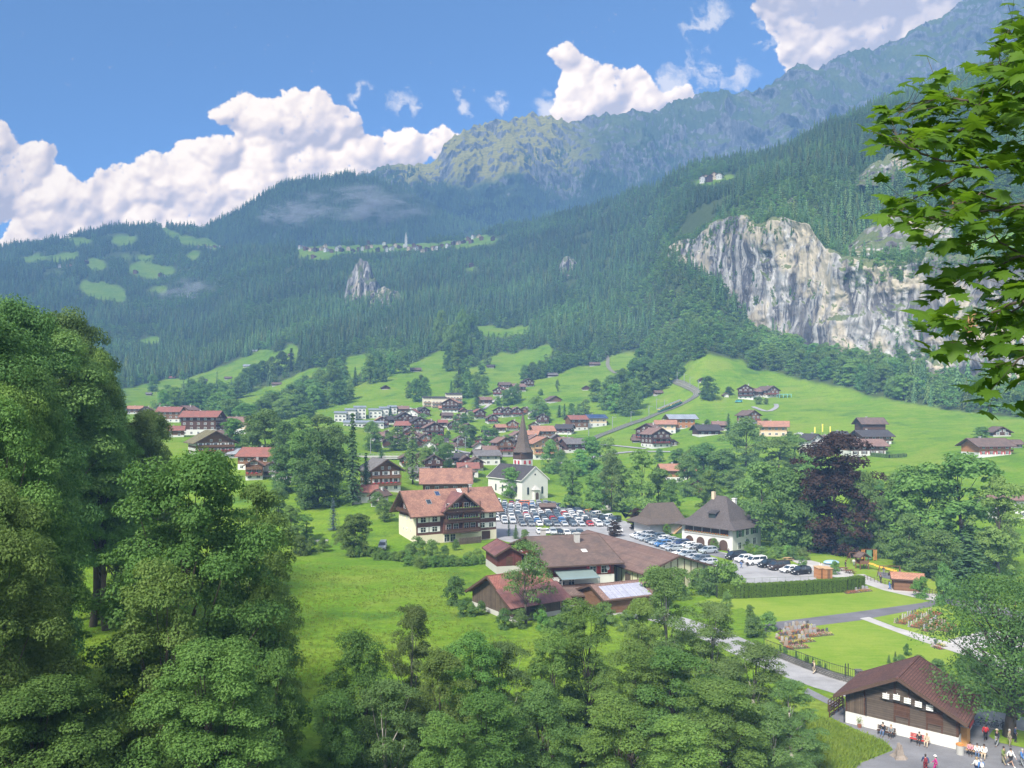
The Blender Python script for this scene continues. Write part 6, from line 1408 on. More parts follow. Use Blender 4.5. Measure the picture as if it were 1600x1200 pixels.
def join_parts(kind):
    P = CP[kind]; mb = MB(); mats = [PAINT, PLASTIC, WHITE, CGL, TYRE, LAMP, TAIL]
    def app(me, mp, off=(0, 0, 0)):
        b0 = len(mb.v); mb.v += [(v.co.x+off[0], v.co.y+off[1], v.co.z+off[2]) for v in me.vertices]
        for p in me.polygons: mb.f.append(tuple(b0+i for i in p.vertices)); mb.m.append(mp[p.material_index])
    app(P['body'], [0, 1, 2]); app(P['roof'], [0]); app(P['glass'], [3])
    for x in (-P['L']/2+.8, P['L']/2-.85):
        for s in (-1, 1): app(P['wheel'], [4, 4], (x, s*(P['W']/2-.08), .33))
    for s in (-1, 1): app(P['hl'], [5], (-P['L']/2+.01, s*P['W']*.33, P['zh'])); app(P['tl'], [6], (P['L']/2-.10, s*P['W']*.36, P['zh']+.05))
    return mb.mesh('car', mats)
for k in CARK: CP[k]['merged'] = join_parts(k)
CC_ = {'white': (.72,.72,.72), 'silver': (.42,.44,.47), 'pale blue': (.33,.37,.41), 'grey': (.16,.175,.19), 'blue grey': (.10,.13,.165), 'black': (.012,.013,.016), 'dark blue': (.02,.045,.13), 'bright blue': (.05,.17,.40), 'red': (.42,.02,.025), 'orange': (.60,.13,.03), 'green': (.05,.12,.07), 'teal': (.10,.40,.38), 'dark red': (.20,.015,.02), 'brown': (.05,.035,.03)}
KN = {'hatch': 'hatchback', 'wagon': 'estate car', 'suv': 'tall car', 'van': 'van'}
def car(x, y, ang, kind, colour, where, group, full=False, label=None, z=None):
    P = CP[kind]; loc = (x, y, (float(gz(x, y)) if z is None else z)+.03); lab = label or '%s %s %s' % (colour, KN[kind], where)
    if not full:
        o = link('parked_car' if kind != 'van' else 'parked_van', P['merged'], None, loc, R(ang)); o.color = (*CC_[colour], 1)
        return tag(o, lab, 'car' if kind != 'van' else 'van', group)
    t = empty('parked_car' if kind != 'van' else 'parked_van', loc, R(ang), lab, 'car' if kind != 'van' else 'van', group)
    for n_, m_ in (('body', P['body']), ('windows', P['glass'])):
        o = link(n_, m_, t); o.color = (*CC_[colour], 1)
        if n_ == 'body': o2 = link('roof', P['roof'], o); o2.color = (*CC_[colour], 1)
    for xx in (-P['L']/2+.8, P['L']/2-.85):
        for s in (-1, 1): link('wheel', P['wheel'], t, (xx, s*(P['W']/2-.08), .33))
    for s in (-1, 1):
        link('headlight', P['hl'], t, (-P['L']/2+.01, s*P['W']*.33, P['zh'])); link('tail_light', P['tl'], t, (P['L']/2-.10, s*P['W']*.36, P['zh']+.05))
    return t
pal = ['white']*6+['silver']*9+['pale blue']*3+['white']*3+['grey']*6+['blue grey']*5+['black']*4+['dark blue']+['red', 'dark red', 'brown', 'bright blue']
kk = ['hatch']*4+['wagon']*4+['suv']*4+['van']
used_ = {}
def carlab(colour, kind, where):
    return None
rowi = 0
Yr = 238.0
while Yr < 298:
    pyr = 650+40800/Yr; xl = 772 if rowi > 0 else 816; xr = np.interp(Yr, [236, 250, 270, 285, 300], [962, 945, 905, 872, 850]); xl = max(xl, np.interp(Yr, [238, 246, 260, 300], [812, 776, 773, 779]))
    x = Yr*(xl-800)/F; x1 = Yr*(xr-800)/F
    while x < x1:
        if nr.uniform() > .03:
            col_r = pal[nr.randint(len(pal))]; kd = kk[nr.randint(len(kk))]
            if rowi == 0: col_r = ['grey', 'black', 'white', 'blue grey', 'grey', 'silver', 'blue grey', 'silver', 'red', 'white', 'pale blue'][int((x-Yr*(xl-800)/F)/2.62) % 11]
            where = ('in the front row of the packed car park' if rowi == 0 else 'in the packed middle rows of the car park' if Yr < 275 else 'in the far rows of the car park below the church')
            car(x+nr.uniform(-.1, .1), Yr+nr.uniform(-.35, .35), 90+nr.uniform(-3, 3)+(8), kd, col_r, where, '%s %ss %s' % (col_r, KN[kd], where), rowi == 0)
        x += 2.62
    Yr += 5.35; rowi += 1
def car_row(a, b, n, ang, cols_, kinds, where, full=True, off=0):
    A = Pz(*a); B_ = Pz(*b)
    for i in range(n):
        p = A.lerp(B_, (i+.5)/n); c = cols_[i % len(cols_)]; k = kinds[i % len(kinds)]
        car(p.x, p.y, ang+nr.uniform(-3, 3), k, c, where, '%s %ss %s' % (c, KN[k], where), full)
car_row((852,790), (905,801), 10, 60, ['blue grey', 'black', 'grey', 'blue grey', 'black', 'dark blue', 'grey', 'blue grey', 'black', 'dark blue'], ['suv', 'hatch', 'wagon'], 'along the edge of the church lawn', False)
car_row((905,801), (966,817), 10, 60, ['black', 'black', 'orange', 'blue grey', 'white', 'silver', 'pale blue', 'white', 'grey', 'black'], ['suv', 'suv', 'van', 'suv', 'van', 'hatch', 'wagon', 'van', 'suv', 'van'], 'at the right end of the row by the church lawn')
car_row((838,833), (912,837), 7, 98, ['white', 'white', 'silver', 'black', 'white', 'grey', 'blue grey'], ['wagon', 'hatch', 'suv', 'wagon'], 'in the short row in front behind the farmhouse roof')
car_row((950,830), (972,831), 2, 98, ['silver', 'white'], ['wagon', 'hatch'], 'in the gap beside the big hedge mound')
car_row((992,838), (1058,862), 8, 20, ['white', 'silver', 'pale blue', 'blue grey', 'pale blue', 'bright blue', 'silver', 'pale blue'], ['hatch', 'wagon', 'suv'], 'in the double row behind the long hall')
car_row((1006,836), (1112,866), 11, 20, ['silver', 'black', 'blue grey', 'white', 'silver', 'pale blue', 'dark blue', 'white', 'silver', 'black', 'pale blue'], ['wagon', 'hatch', 'suv', 'wagon'], 'in the row next to the street lawn strip')
car_row((1060,866), (1112,884), 5, 20, ['white', 'pale blue', 'silver', 'blue grey', 'silver'], ['wagon', 'suv'], 'half hidden behind the end of the long hall')
for px, py, k, c, lb_ in [(1150,874,'van','black','black van at the upper end of the small car row'), (1163,878,'suv','white','white off road car next to the black van'), (1181,882,'van','white','white panel van in the small car row'), (1199,886,'suv','black','black tall car right of the white panel van'), (1217,890,'van','brown','dark brown van in the middle of the small car row'), (1234,894,'wagon','white','white car between two dark ones beside the hedge'), (1251,897,'suv','black','black car parked nearest to the wooden cabins')]:
    p = Pz(px, py); car(p.x, p.y, 22 if k != 'x' else 0, k, c, '', None, True, lb_)
p = Pz(1008,966); car(p.x, p.y, 5, 'wagon', 'grey', '', None, True, 'dark grey car parked below the shed with solar panels')
p = Pz(1096,846); car(p.x, p.y, 200, 'suv', 'black', '', None, True, 'black car on the street at the corner of the white hipped house')
p = Pz(600,858); car(p.x, p.y-2, 95, 'van', 'pale blue', '', None, True, 'light blue grey van left of the apartment chalet')
p = Pz(817,790); car(p.x, p.y, 5, 'van', 'orange', '', None, True, 'bright red orange van at the far corner of the car park')
p = place(1154,629); car(p.x, p.y, 10, 'van', 'teal', '', None, False, 'turquoise van below the farm by the cog railway')
for i, (x, y, c) in enumerate([(640,640,'white'),(646,641,'silver'),(652,640,'white'),(634,641,'grey'),(1248,680,'white'),(1256,682,'white'),(1262,682,'silver')]):
    p = place(x, y); car(p.x, p.y, 10, 'wagon', c, ['left of the cream flats', 'beside the flags on the right meadow'][i > 3], '%s cars %s' % (c, ['left of the cream flats', 'beside the flags'][i > 3]), False)
# turquoise and pale tents at the farm
p = place(1226,622); t = empty('feed_tent', p, R(5), 'small turquoise and white frame shelter beside the hillside farm', 'tent')
b = MB()
for i in range(4):
    for y in (0, 4): b.bar((i*3-4, y, 0), (i*3-4, y, 2.6), .3)
b.box(-4.2, 5.2, -.2, 4.2, 2.6, 2.9); b.build('frame', [plain('turquoise', (.22, .55, .52), .6)], t)

# ================================================================== HEDGE
def hedge(pts, wd, ht, n, mat_, label, z=0, core=True, s=.22):
    rs = np.random.RandomState(9); P = [Vector(p) for p in pts]; t = empty('hedge', P[0], 0, label, 'hedge'); mb = MB(); Vs = []; Ns = []
    tot = sum((P[i+1]-P[i]).length for i in range(len(P)-1))
    for i in range(len(P)-1):
        a, b_ = P[i]-P[0], P[i+1]-P[0]; d = (b_-a).normalized(); nn = Vector((-d.y, d.x, 0)); l = (b_-a).length
        mb.add([a-nn*wd*.42, b_-nn*wd*.42, b_+nn*wd*.42, a+nn*wd*.42]+[q+Vector((0, 0, ht*.95)) for q in (a-nn*wd*.42, b_-nn*wd*.42, b_+nn*wd*.42, a+nn*wd*.42)], [(0,3,2,1),(4,5,6,7),(0,1,5,4),(1,2,6,5),(2,3,7,6),(3,0,4,7)])
        k = int(n*l/tot); u = rs.uniform(0, l, k); f = rs.choice(3, k, p=[.55, .2, .25]); h_ = rs.uniform(0, ht, k); v = rs.uniform(-wd/2, wd/2, k)
        wob = .12*np.sin(u*5.5)+.08*np.sin(u*13)
        for j in range(k):
            if f[j] == 0: q = a+d*u[j]-nn*(wd/2+wob[j])+Vector((0, 0, h_[j])); n_ = -nn
            elif f[j] == 1: q = a+d*u[j]+nn*(wd/2+wob[j])+Vector((0, 0, h_[j])); n_ = nn
            else: q = a+d*u[j]+nn*v[j]+Vector((0, 0, ht+wob[j]*.6)); n_ = Vector((0, 0, 1))
            Vs.append(q); Ns.append(n_+Vector(rs.normal(size=3)*.35))
    V, Fc = leaf_quads(np.array(Vs)+rs.normal(size=(len(Vs), 3))*.05, np.array(Ns), s*rs.uniform(.6, 1.4, len(Vs)), rs)
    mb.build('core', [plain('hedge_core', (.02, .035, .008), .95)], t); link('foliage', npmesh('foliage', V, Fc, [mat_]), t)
hedge([Pz(1120,934), Pz(1160,934), Pz(1250,929), Pz(1320,924), Pz(1347,919)], 1.5, 2.45, 26000, LM['H'], 'long clipped bright green hedge between cemetery lawn and parking', s=.20)
hp_ = [place(x, y) for x, y in ((1362,713),(1390,716),(1416,714))]
hedge(hp_, 1.4, 1.5, 2500, LM['D'], 'low dark clipped hedge in front of the long red chalet', s=.4)
hp_ = [Pz(x, y) for x, y in ((1210,780),(1200,776))]

# ================================================================== CEMETERY
STN = [plain('gravestone_pale', (.36,.34,.31), .8, .2, 3), plain('gravestone_grey', (.27,.27,.28), .7, .15, 3), plain('gravestone_dark', (.09,.09,.10), .4, .15, 3), plain('gravestone_warm', (.28,.23,.18), .8, .2, 3), WALL['oldboards']]
rs = np.random.RandomState(21); GR = []
for k in range(10):
    w_ = rs.uniform(.45, .75); h = rs.uniform(.9, 1.45); b = MB(); st = k % 5
    if k == 9: b.box(-.08, .08, -.06, .06, 0, 1.3); b.box(-.35, .35, -.06, .06, .85, 1.0)
    elif k % 3 == 0:
        n = 6; V = [(-w_/2, -.09, 0), (w_/2, -.09, 0)]+[(w_/2*math.cos(math.pi*i/n), -.09, h-.25+.25*math.sin(math.pi*i/n)) for i in range(n+1)]; q = len(V)
        b.add(V+[(v[0], .09, v[2]) for v in V], [tuple(range(q))]+[tuple(range(2*q-1, q-1, -1))]+[(i, q+i, q+(i+1) % q, (i+1) % q) for i in range(q)])
    elif k % 3 == 1: b.add([(-w_/2,-.1,0),(w_/2,-.1,0),(w_/2*.7,-.1,h),(-w_/2,-.1,h*.86),(-w_/2,.1,0),(w_/2,.1,0),(w_/2*.7,.1,h),(-w_/2,.1,h*.86)], [(0,1,2,3),(7,6,5,4),(0,4,5,1),(1,5,6,2),(2,6,7,3),(3,7,4,0)])
    else: b.box(-w_/2*.7, w_/2*.7, -.1, .1, 0, h)
    b.box(-w_/2-.1, w_/2+.1, -.2, .2, -.05, .12); hm_ = b.mesh('headstone', [STN[st]])
    b = MB(); b.box(-.55, .55, -2.0, -.25, -.05, .12); km = b.mesh('border', [plain('grave_soil', (.10, .085, .06), .95, .3, 5)])
    V = rs.uniform(size=(260, 3))*np.array([.95, 1.55, .5])+np.array([-.48, -1.9, .12]); q, Fc = leaf_quads(V, rs.normal(size=(260, 3))*.5+np.array([0, 0, 1]), rs.uniform(.10, .20, 260), rs)
    fc = [['red', 'pink'], ['red', 'white'], ['orange', 'yellow'], ['red', 'red'], ['pink', 'white'], ['red', 'orange'], ['red', 'pink'], ['yellow', 'white'], ['red', 'red'], ['pink', 'red']][k]
    fm = npmesh('flower_bed', q, Fc, [LM['B'], FLOWM[fc[0]], FLOWM[fc[1]]], rs.choice(3, 260, p=[.58, .28, .14]))
    GR.append((hm_, km, fm, fc[0], ['pale', 'grey', 'dark', 'sandy', 'wooden'][st]))
def grave(p, rz, k, where, grp):
    hm_, km, fm, fc, st = GR[k]
    t = empty('grave', p, rz, 'grave, %s headstone, %s flowers, %s' % (st, fc, where), 'grave', '%s headstone graves with %s flowers %s' % (st, fc, where))
    t.scale = (.85, .85, .60); link('headstone', hm_, t); link('border', km, t); link('flower_bed', fm, t)
for r_, (a, b_, n) in enumerate([((1228,981),(1262,976),7), ((1219,989),(1272,982),10), ((1214,996),(1292,988),13), ((1222,1003),(1262,998),7), ((1228,1010),(1252,1008),4)]):
    A, B_ = Pz(*a), Pz(*b_)
    for i in range(n): grave(A.lerp(B_, i/(n-1)), R(rs.uniform(-5, 5)+5), rs.randint(10), 'in the crowded old plot by the road', '')
for a, b_, n in [((1398,973),(1430,957),9), ((1420,979),(1455,957),10), ((1441,985),(1462,968),8), ((1464,984),(1476,976),4)]:
    A, B_ = Pz(*a), Pz(*b_)
    for i in range(n): grave(A.lerp(B_, i/(n-1)), R(52), [0, 3, 8, 1, 6, 5, 3, 0, 9, 2][rs.randint(10)], 'in the four diagonal rows', '')
for i in range(7): grave(Pz(1320, 925).lerp(Pz(1354, 921), i/6), R(0), rs.randint(10), 'in the short row at the end of the hedge', '')
for x, y in ((1457,1010),(1462,1006),(1404,1036),(1410,1034)): grave(Pz(x, y), R(20), rs.randint(10), 'alone at the edge of the lawn', '')
# shrubs on the lawn, small conifers along the wall
def shrub(px, py, hp, wp, kind, label, group=None, z=True):
    n = int(math.ceil(wp/(1.5*hp)))
    if n > 1:
        for i in range(n): shrub(px+wp*((i+.5)/n-.5), py+rnd.uniform(-2, 2), hp*rnd.uniform(.8, 1.15), wp/n*1.45, kind, label, label, z)
        return
    p = Pz(px, py) if py > 795 else place(px, py); tree_at(p, hp*p.y/F, wp*p.y/F, kind, label, group, TP['sh'+kind, rnd.randrange(2)] if 'sh'+kind in {a for a, _ in TP} else TP[kind, 0], 'shrub', 'shrub')
for i, (x, y, h, w_, k, l) in enumerate([(1389,1036,13,9,'S','left of two dark dwarf pines on the cemetery lawn'),(1399,1034,16,10,'S','right of two dark dwarf pines on the cemetery lawn'),(1417,1024,17,13,'D','dark clipped shrub beside the dwarf pines'),(1440,1052,22,60,'G','broad grey green shrub behind the log barn ridge'),(1172,965,18,18,'D','round dark shrub at the corner of the cemetery path'),(1135,950,22,20,'D','dark shrub at the left end of the lawn'),(1200,985,26,36,'D','dark shrub at the left end of the old grave plot'),(1180,995,30,40,'G','grey green shrub beside the road wall'),(1440,934,32,30,'B','bright round shrub right of the playground shed'),(1475,945,60,34,'D','dark small tree by the flower rows'),(1512,1055,40,34,'D','dark small tree behind the log barn'),
   (1540,1098,66,40,'D','dark small tree right of the log barn by the fence'),(1130,930,54,64,'B','bushy green shrub at the end of the long hall'),(1105,930,42,44,'G','grey green shrub left of the long hedge'),(1090,920,30,40,'D','dark shrub in front of the long hall gable'),(1160,857,18,24,'L','pale shrub at the corner of the white hipped house'),(1178,868,16,26,'B','green garden shrub right of the white hipped house'),(1200,874,20,34,'G','grey green garden shrub behind the small car row'),(1225,872,18,30,'B','green shrub in the garden behind the small car row'),(1248,876,18,34,'G','last grey green garden shrub beside the path'),(1213,862,20,18,'L','pale young fruit tree in the parsonage garden'),(1254,889,18,16,'L','small street tree by the black car'),(1206,878,22,14,'B','small street tree behind the black tall car'),(1304,898,20,16,'L','small tree right of the wooden cabins'),(1042,836,16,14,'L','small street tree near the hip roofed barn'),(1076,851,18,12,'L','small street tree before the white hipped house'),(1116,860,18,16,'L','second street tree before the white hipped house'),
   (1185,808,14,14,'G','shrub behind the white hipped house'),(712,944,40,46,'D','dark bush at the left corner of the old barn'),(735,962,22,40,'D','low dark bush along the old barn wall'),(800,982,26,46,'D','dark bush in front of the old barn'),(838,968,30,34,'L','yellow green bush below the small tan shed'),(872,985,30,60,'B','green bush below the patched open shed'),(795,838,26,9,'T','slim dark columnar conifer beside the car park entrance'),(806,842,22,16,'S','small dark conifer right of the slim one'),(820,846,18,18,'G','grey green bush left of the farmhouse roof'),(652,866,26,34,'D','dark bush left of the apartment chalet'),(676,872,26,30,'D','dark bush before the apartment chalet balconies'),(640,866,16,20,'D','low bush at the corner of the apartment chalet'),(694,874,20,22,'D','right one of the dark bushes before the apartment chalet'),(570,870,16,50,'L','yellow green bush mound left of the apartment chalet'),(620,876,14,60,'L','long yellow green bush mound along the field edge'),(665,886,14,60,'L','pale weedy bush mound below the apartment chalet'),(720,882,14,60,'L','pale weedy bush mound left of the small red barn'),(745,876,18,24,'L','yellow green bush beside the small red barn'),(712,860,16,14,'L','young pale bush by the terrace fence'),(868,930,22,28,'P','reddish maple bush below the farmhouse deck'),(960,838,22,26,'P','reddish brown shrub mound at the end of the car park'),(885,975,26,26,'G','grey green bush right of the open shed'),(945,975,34,40,'B','green bush below the solar shed'),(980,985,30,40,'G','pale bush below the solar shed'),(1025,950,60,60,'L','tall pale green bush in front of the long hall gable'),(1060,935,44,50,'B','green bush touching the long hall gable'),(470,868,30,40,'L','pale bush at the left end of the field edge'),(495,862,22,34,'B','bush beside the garden plot'),(530,850,26,24,'L','pale bush below the blue spruce')]): shrub(x, y, h, w_, k, l)
tree_at(Pz(822, 978), 13.5, 8.5, 'G', 'slender tree with bare pale trunk beside the old barn', None, make_tree('G', 91, 13.5, 8.5, 40, 6000, .30, .36, .7, BARK, r0=.22))
tree_at(Pz(1578, 1152), 17, 20, 'D', 'large spreading walnut tree with visible dark limbs at the right edge', None, make_tree('D', 92, 17, 20, 210, 24000, .27, .26, .62, BARK, r0=.55, nl=46))
tree_at(Pz(1650, 1120), 16, 14, 'G', 'second walnut tree cut off by the right edge', None, make_tree('B', 93, 16, 14, 120, 8000, .27, .2, .62, BARK, r0=.4, nl=20))
for i, (x, y) in enumerate([(1219,1020),(1227,1024),(1244,1031),(1261,1038),(1270,1042),(1280,1047),(1290,1051)]):
    p = Pz(x, y-3); tree_at(p, 1.0, .75, 'T', 'small clipped dark conifer ball behind the roadside wall', 'small conifers behind the roadside wall', TP['D', 0] if i % 2 else None, 'clipped_shrub', 'shrub')
# stone wall and iron fence along the road
STW = tiles('field_stone', (.13,.125,.115), (.20,.19,.175), (.08,.08,.075), .45, .22, .9, .35)
def wall_run(pts, h, th, label, fence_h=1.2, iron=True):
    P = [Pz(*p) for p in pts]
    t = empty('stone_wall', P[0], 0, label, 'wall'); b = MB(); f = MB()
    for i in range(len(P)-1):
        a, c = P[i]-P[0], P[i+1]-P[0]; b.bar(a+Vector((0, 0, h/2)), c+Vector((0, 0, h/2)), th, h)
        if iron:
            d = (c-a); l = d.length; d.normalize(); n = int(l/.28)
            for k in range(n): q = a+d*(k*.28); f.bar(q+Vector((0, 0, h)), q+Vector((0, 0, h+fence_h)), .03)
            for zz in (.15, fence_h-.12): f.bar(a+Vector((0, 0, h+zz)), c+Vector((0, 0, h+zz)), .045)
    b.build('stone_base', [STW], t)
    if iron:
        o = f.build('iron_railing', [DARKM], t)
wall_run([(1193,1018),(1256,1043),(1300,1059),(1345,1072)], .75, .5, 'low stone wall with iron railing between road and cemetery')
wall_run([(1530,1100),(1570,1108),(1640,1124),(1720,1142)], .55, .45, 'low stone wall with iron railing right of the log barn')
b = MB(); b.box(-.35, .35, -.35, .35, 0, 1.9); b.box(-.42, .42, -.42, .42, 1.9, 2.05); tag(b.build('gate_pillar', [STW], None, Pz(1342,1072)), 'stone gate pillar just left of the log barn roof', 'pillar')
b = MB(); b.bar((0, 0, 0), (0, 0, 2.4), .09); b.bar((.35, 0, 0), (.35, 0, 2.4), .09); b.bar((0, 0, 1.2), (.35, 0, 1.2), .05); tag(b.build('gate_post', [DARKM], None, Pz(1321,1066)), 'pair of tall dark iron gate posts in the railing', 'gate post')
# ramp railing by the log barn left side
b = MB(); A, B_ = Pz(1294,1112), Pz(1316,1096)
for i in range(6): p = A.lerp(B_, i/5); b.bar(p, p+Vector((0, 0, 1.3)), .08)
for zz in (.5, .9, 1.3): b.bar(A+Vector((0, 0, zz)), B_+Vector((0, 0, zz)), .06)
A, B_ = Pz(1296,1122), Pz(1317,1107)
for zz in (.4, .75, 1.1, 1.4): b.bar(A+Vector((0, 0, zz)), B_+Vector((0, 0, zz)), .10)
for i in range(4): p = A.lerp(B_, i/3); b.bar(p, p+Vector((0, 0, 1.5)), .1)
tag(b.build('ramp_railing', [WALL['dark']]), 'dark wooden ramp railing at the left corner of the log barn', 'railing')
# garden fence of the playground
b = MB(); A = [Pz(*p) for p in ((1350,905),(1400,918),(1440,926),(1478,932))]
for i in range(3):
    for k in range(9): p = A[i].lerp(A[i+1], k/9); b.bar(p, p+Vector((0, 0, .95)), .07)
    for zz in (.45, .85): b.bar(A[i]+Vector((0, 0, zz)), A[i+1]+Vector((0, 0, zz)), .06)
tag(b.build('rail_fence', [WALL['oldboards']]), 'brown wooden rail fence between playground and gravel path', 'fence')
b = MB(); A = [Pz(*p) for p in ((1262,866),(1290,862),(1312,858),(1330,855))]
for i in range(3):
    for k in range(7): p = A[i].lerp(A[i+1], k/7); b.bar(p, p+Vector((0, 0, .95)), .1)
    for zz in (.4, .8): b.bar(A[i]+Vector((0, 0, zz)), A[i+1]+Vector((0, 0, zz)), .08)
tag(b.build('picket_fence', [WALL['oldboards']]), 'weathered garden fence in front of the dark grove', 'fence')
b = MB(); A = Pz(1142,912); B_ = Pz(1275,908)
for i in range(12): p = A.lerp(B_, i/11); b.bar(p, p+Vector((0, 0, 1.0)), .06)
b.bar(A+Vector((0, 0, 1)), B_+Vector((0, 0, 1)), .06); tag(b.build('parking_railing', [METAL]), 'thin metal railing between car row and hedge', 'railing')

# ================================================================== PLAYGROUND
ORG = plain('orange_wood', (.52, .22, .06), .7, .12); YEP = plain('yellow_plastic', (.80, .42, .06), .4, .06)
t = empty('play_tower', Pz(1347,889), R(10), 'roofed wooden play tower with a long yellow slide', 'play tower')
b = MB()
for x in (-1, 1):
    for y in (-.8, .8): b.box(x-.08, x+.08, y-.08, y+.08, 0, 2.9)
b.box(-1.1, 1.1, -.9, .9, 1.2, 1.3); b.box(-1.1, 1.1, -.9, -.84, 1.3, 2.0); b.box(-1.1, 1.1, .84, .9, 1.3, 2.0); b.build('tower_frame', [WALL['mid']], t)
gable_roof(2.2, 1.9, 2.7, 3.5, .3, .3, .08).build('roof', [ROOF['brown'], TRIM], t)
b = MB(); q = [(1.0, -.5, 1.3), (1.8, -1.2, 1.15), (2.6, -1.9, .75), (3.6, -2.9, .55), (4.6, -4.2, .25), (5.0, -4.7, .2)]
for i in range(5):
    a, c = Vector(q[i]), Vector(q[i+1]); b.bar(a, c, .55, .06); n = (c-a).cross(Vector((0, 0, 1))).normalized()*.28
    for s in (-1, 1): b.bar(a+n*s+Vector((0, 0, .1)), c+n*s+Vector((0, 0, .1)), .07, .22)
b.build('slide', [YEP], t)
def swing(p, rz, w_, h, label, seats=2):
    t = empty('swing_frame', p, R(rz), label, 'swing'); b = MB(); b.bar((-w_/2, 0, h), (w_/2, 0, h), .12)
    for s in (-1, 1): b.bar((s*w_/2, 0, h), (s*(w_/2+.2), -1.0, 0), .1); b.bar((s*w_/2, 0, h), (s*(w_/2+.2), 1.0, 0), .1)
    b.build('frame', [WALL['mid']], t)
    for i in range(seats):
        x = -w_/2+(i+.5)*w_/seats; b = MB(); b.bar((x-.22, 0, h), (x-.22, .1, .5), .03); b.bar((x+.22, 0, h), (x+.22, .1, .5), .03); b.box(x-.26, x+.26, 0, .2, .46, .5); b.build('swing_seat', [DARKM], t)
swing(Pz(1334,879), 10, 2.2, 2.3, 'small swing frame left of the play tower'); swing(Pz(1390,903), -6, 4.0, 2.5, 'wide swing frame on the dark rubber mat', 2)
t = empty('climbing_frame', Pz(1358,876), 0, 'climbing frame with green panel and red striped ladders', 'climbing frame')
b = MB(); b.box(-.6, .6, -.05, .05, .3, 2.5); b.build('green_panel', [GREENP], t)
for x in (-1.4, 1.4):
    b = MB()
    for k in range(9): b.box(x-.35, x+.35, -.04, .04, .2+k*.27, .33+k*.27)
    b.box(x-.4, x-.33, -.05, .05, 0, 2.7); b.box(x+.33, x+.4, -.05, .05, 0, 2.7); b.build('ladder', [ORG], t)
b = MB(); b.box(-1.8, 1.8, -.06, .06, 2.6, 2.72); b.build('top_bar', [WALL['mid']], t)
def picnic(p, rz, mat_, label, group=None):
    t = empty('picnic_table', p, R(rz), label, 'picnic table', group); b = MB(); b.box(-1, 1, -.4, .4, .70, .76); b.build('table_top', [mat_], t)
    for s in (-1, 1): b = MB(); b.box(-1, 1, s*.8-.15, s*.8+.15, .42, .47); b.build('seat', [mat_], t)
    b = MB()
    for x in (-.7, .7): b.bar((x, -.85, 0), (x, .85, 0.0), .08); b.bar((x, -.8, .42), (x, .8, .42), .07); b.bar((x, -.6, 0), (x, -.1, .7), .08); b.bar((x, .6, 0), (x, .1, .7), .08)
    b.build('frame', [TRIM], t)
picnic(Pz(1338,859), 10, ORG, 'orange picnic table before the dark grove'); picnic(Pz(1231,876), 15, WALL['light'], 'pale picnic table beside the garden shrubs'); picnic(Pz(1318,892), 5, WALL['mid'], 'left picnic table beside the play tower'); picnic(Pz(1328,896), 30, WALL['mid'], 'right picnic table beside the play tower')
for i, x in enumerate((1281, 1291)):
    t = empty('wooden_cabin', Pz(x, 903+i), R(15), ['left', 'right'][i]+' one of two small orange brown wooden cabins by the hedge', 'cabin'); b = MB(); b.box(-.85, .85, -.85, .85, 0, 2.2); b.build('wall', [WALL['orange']], t)
    b = MB(); b.slab([(-1, -1, 2.22), (1, -1, 2.22), (1, 1, 2.42), (-1, 1, 2.42)], .08); b.build('roof', [WALL['light']], t); b = MB(); b.box(-.35, .35, -.89, -.855, .05, 1.95); b.build('door', [WALL['mid']], t)
b = MB(); b.sphere((0, 0, .5), 1.1, 12, 6, 0, (1.7, 1, .5)); tag(b.build('paddling_boat', [plain('pale_blue_paint', (.30, .45, .60), .5)], None, Pz(1299,882)), 'pale blue rounded play boat on the lawn', 'play boat')
# flags on right meadow
for i, (x, y) in enumerate([(1272,682),(1284,680),(1296,681)]):
    p = place(x, y); t = empty('banner_pole', p, 0, ['left yellow banner pole on the right meadow', 'middle and tallest yellow banner pole on the meadow', 'right yellow banner pole on the right meadow'][i], 'banner')
    b = MB(); b.cyl((0, 0, 0), (0, 0, 5.2+(i == 1)), .07); b.build('pole', [METAL], t); b = MB(); b.box(.05, .75, -.03, .03, 1.8, 5.0+(i == 1)); b.build('banner', [plain('yellow_cloth', (.75, .65, .08), .7)], t)
# terrace wall and ribbon by meadow
b = MB(); p0 = place(1452,742); p1 = place(1490,741)
b.bar(p0+Vector((0, 0, .5)), p1+Vector((0, 0, .6)), .5, 1.4); tag(b.build('stone_wall', [plain('warm_stone', (.40,.33,.27), .9, .2, 2)]), 'low pale stone wall among the trees on the right meadow', 'wall')
# raised garden plots at left
for i, (x, y) in enumerate([(480,828),(492,830),(506,838),(500,846)]):
    b = MB(); b.box(-2.2, 2.2, -.8, .8, 0, .45, 0)
    o = b.build('garden_bed', [CONC, LM['L']], None, Pz(x, y), R(8)); tag(o, ['left back raised garden bed by the blue spruce', 'right back raised garden bed by the blue spruce', 'right front raised garden bed by the blue spruce', 'left front raised garden bed by the blue spruce'][i], 'garden bed')
    V = rs.uniform(size=(300, 3))*np.array([4.2, 1.5, .5])+np.array([-2.1, -.75, .45]); q, Fc = leaf_quads(V, rs.normal(size=(300, 3)), rs.uniform(.15, .35, 300), rs); link('plants', npmesh('plants', q, Fc, [LM['B']]), o)
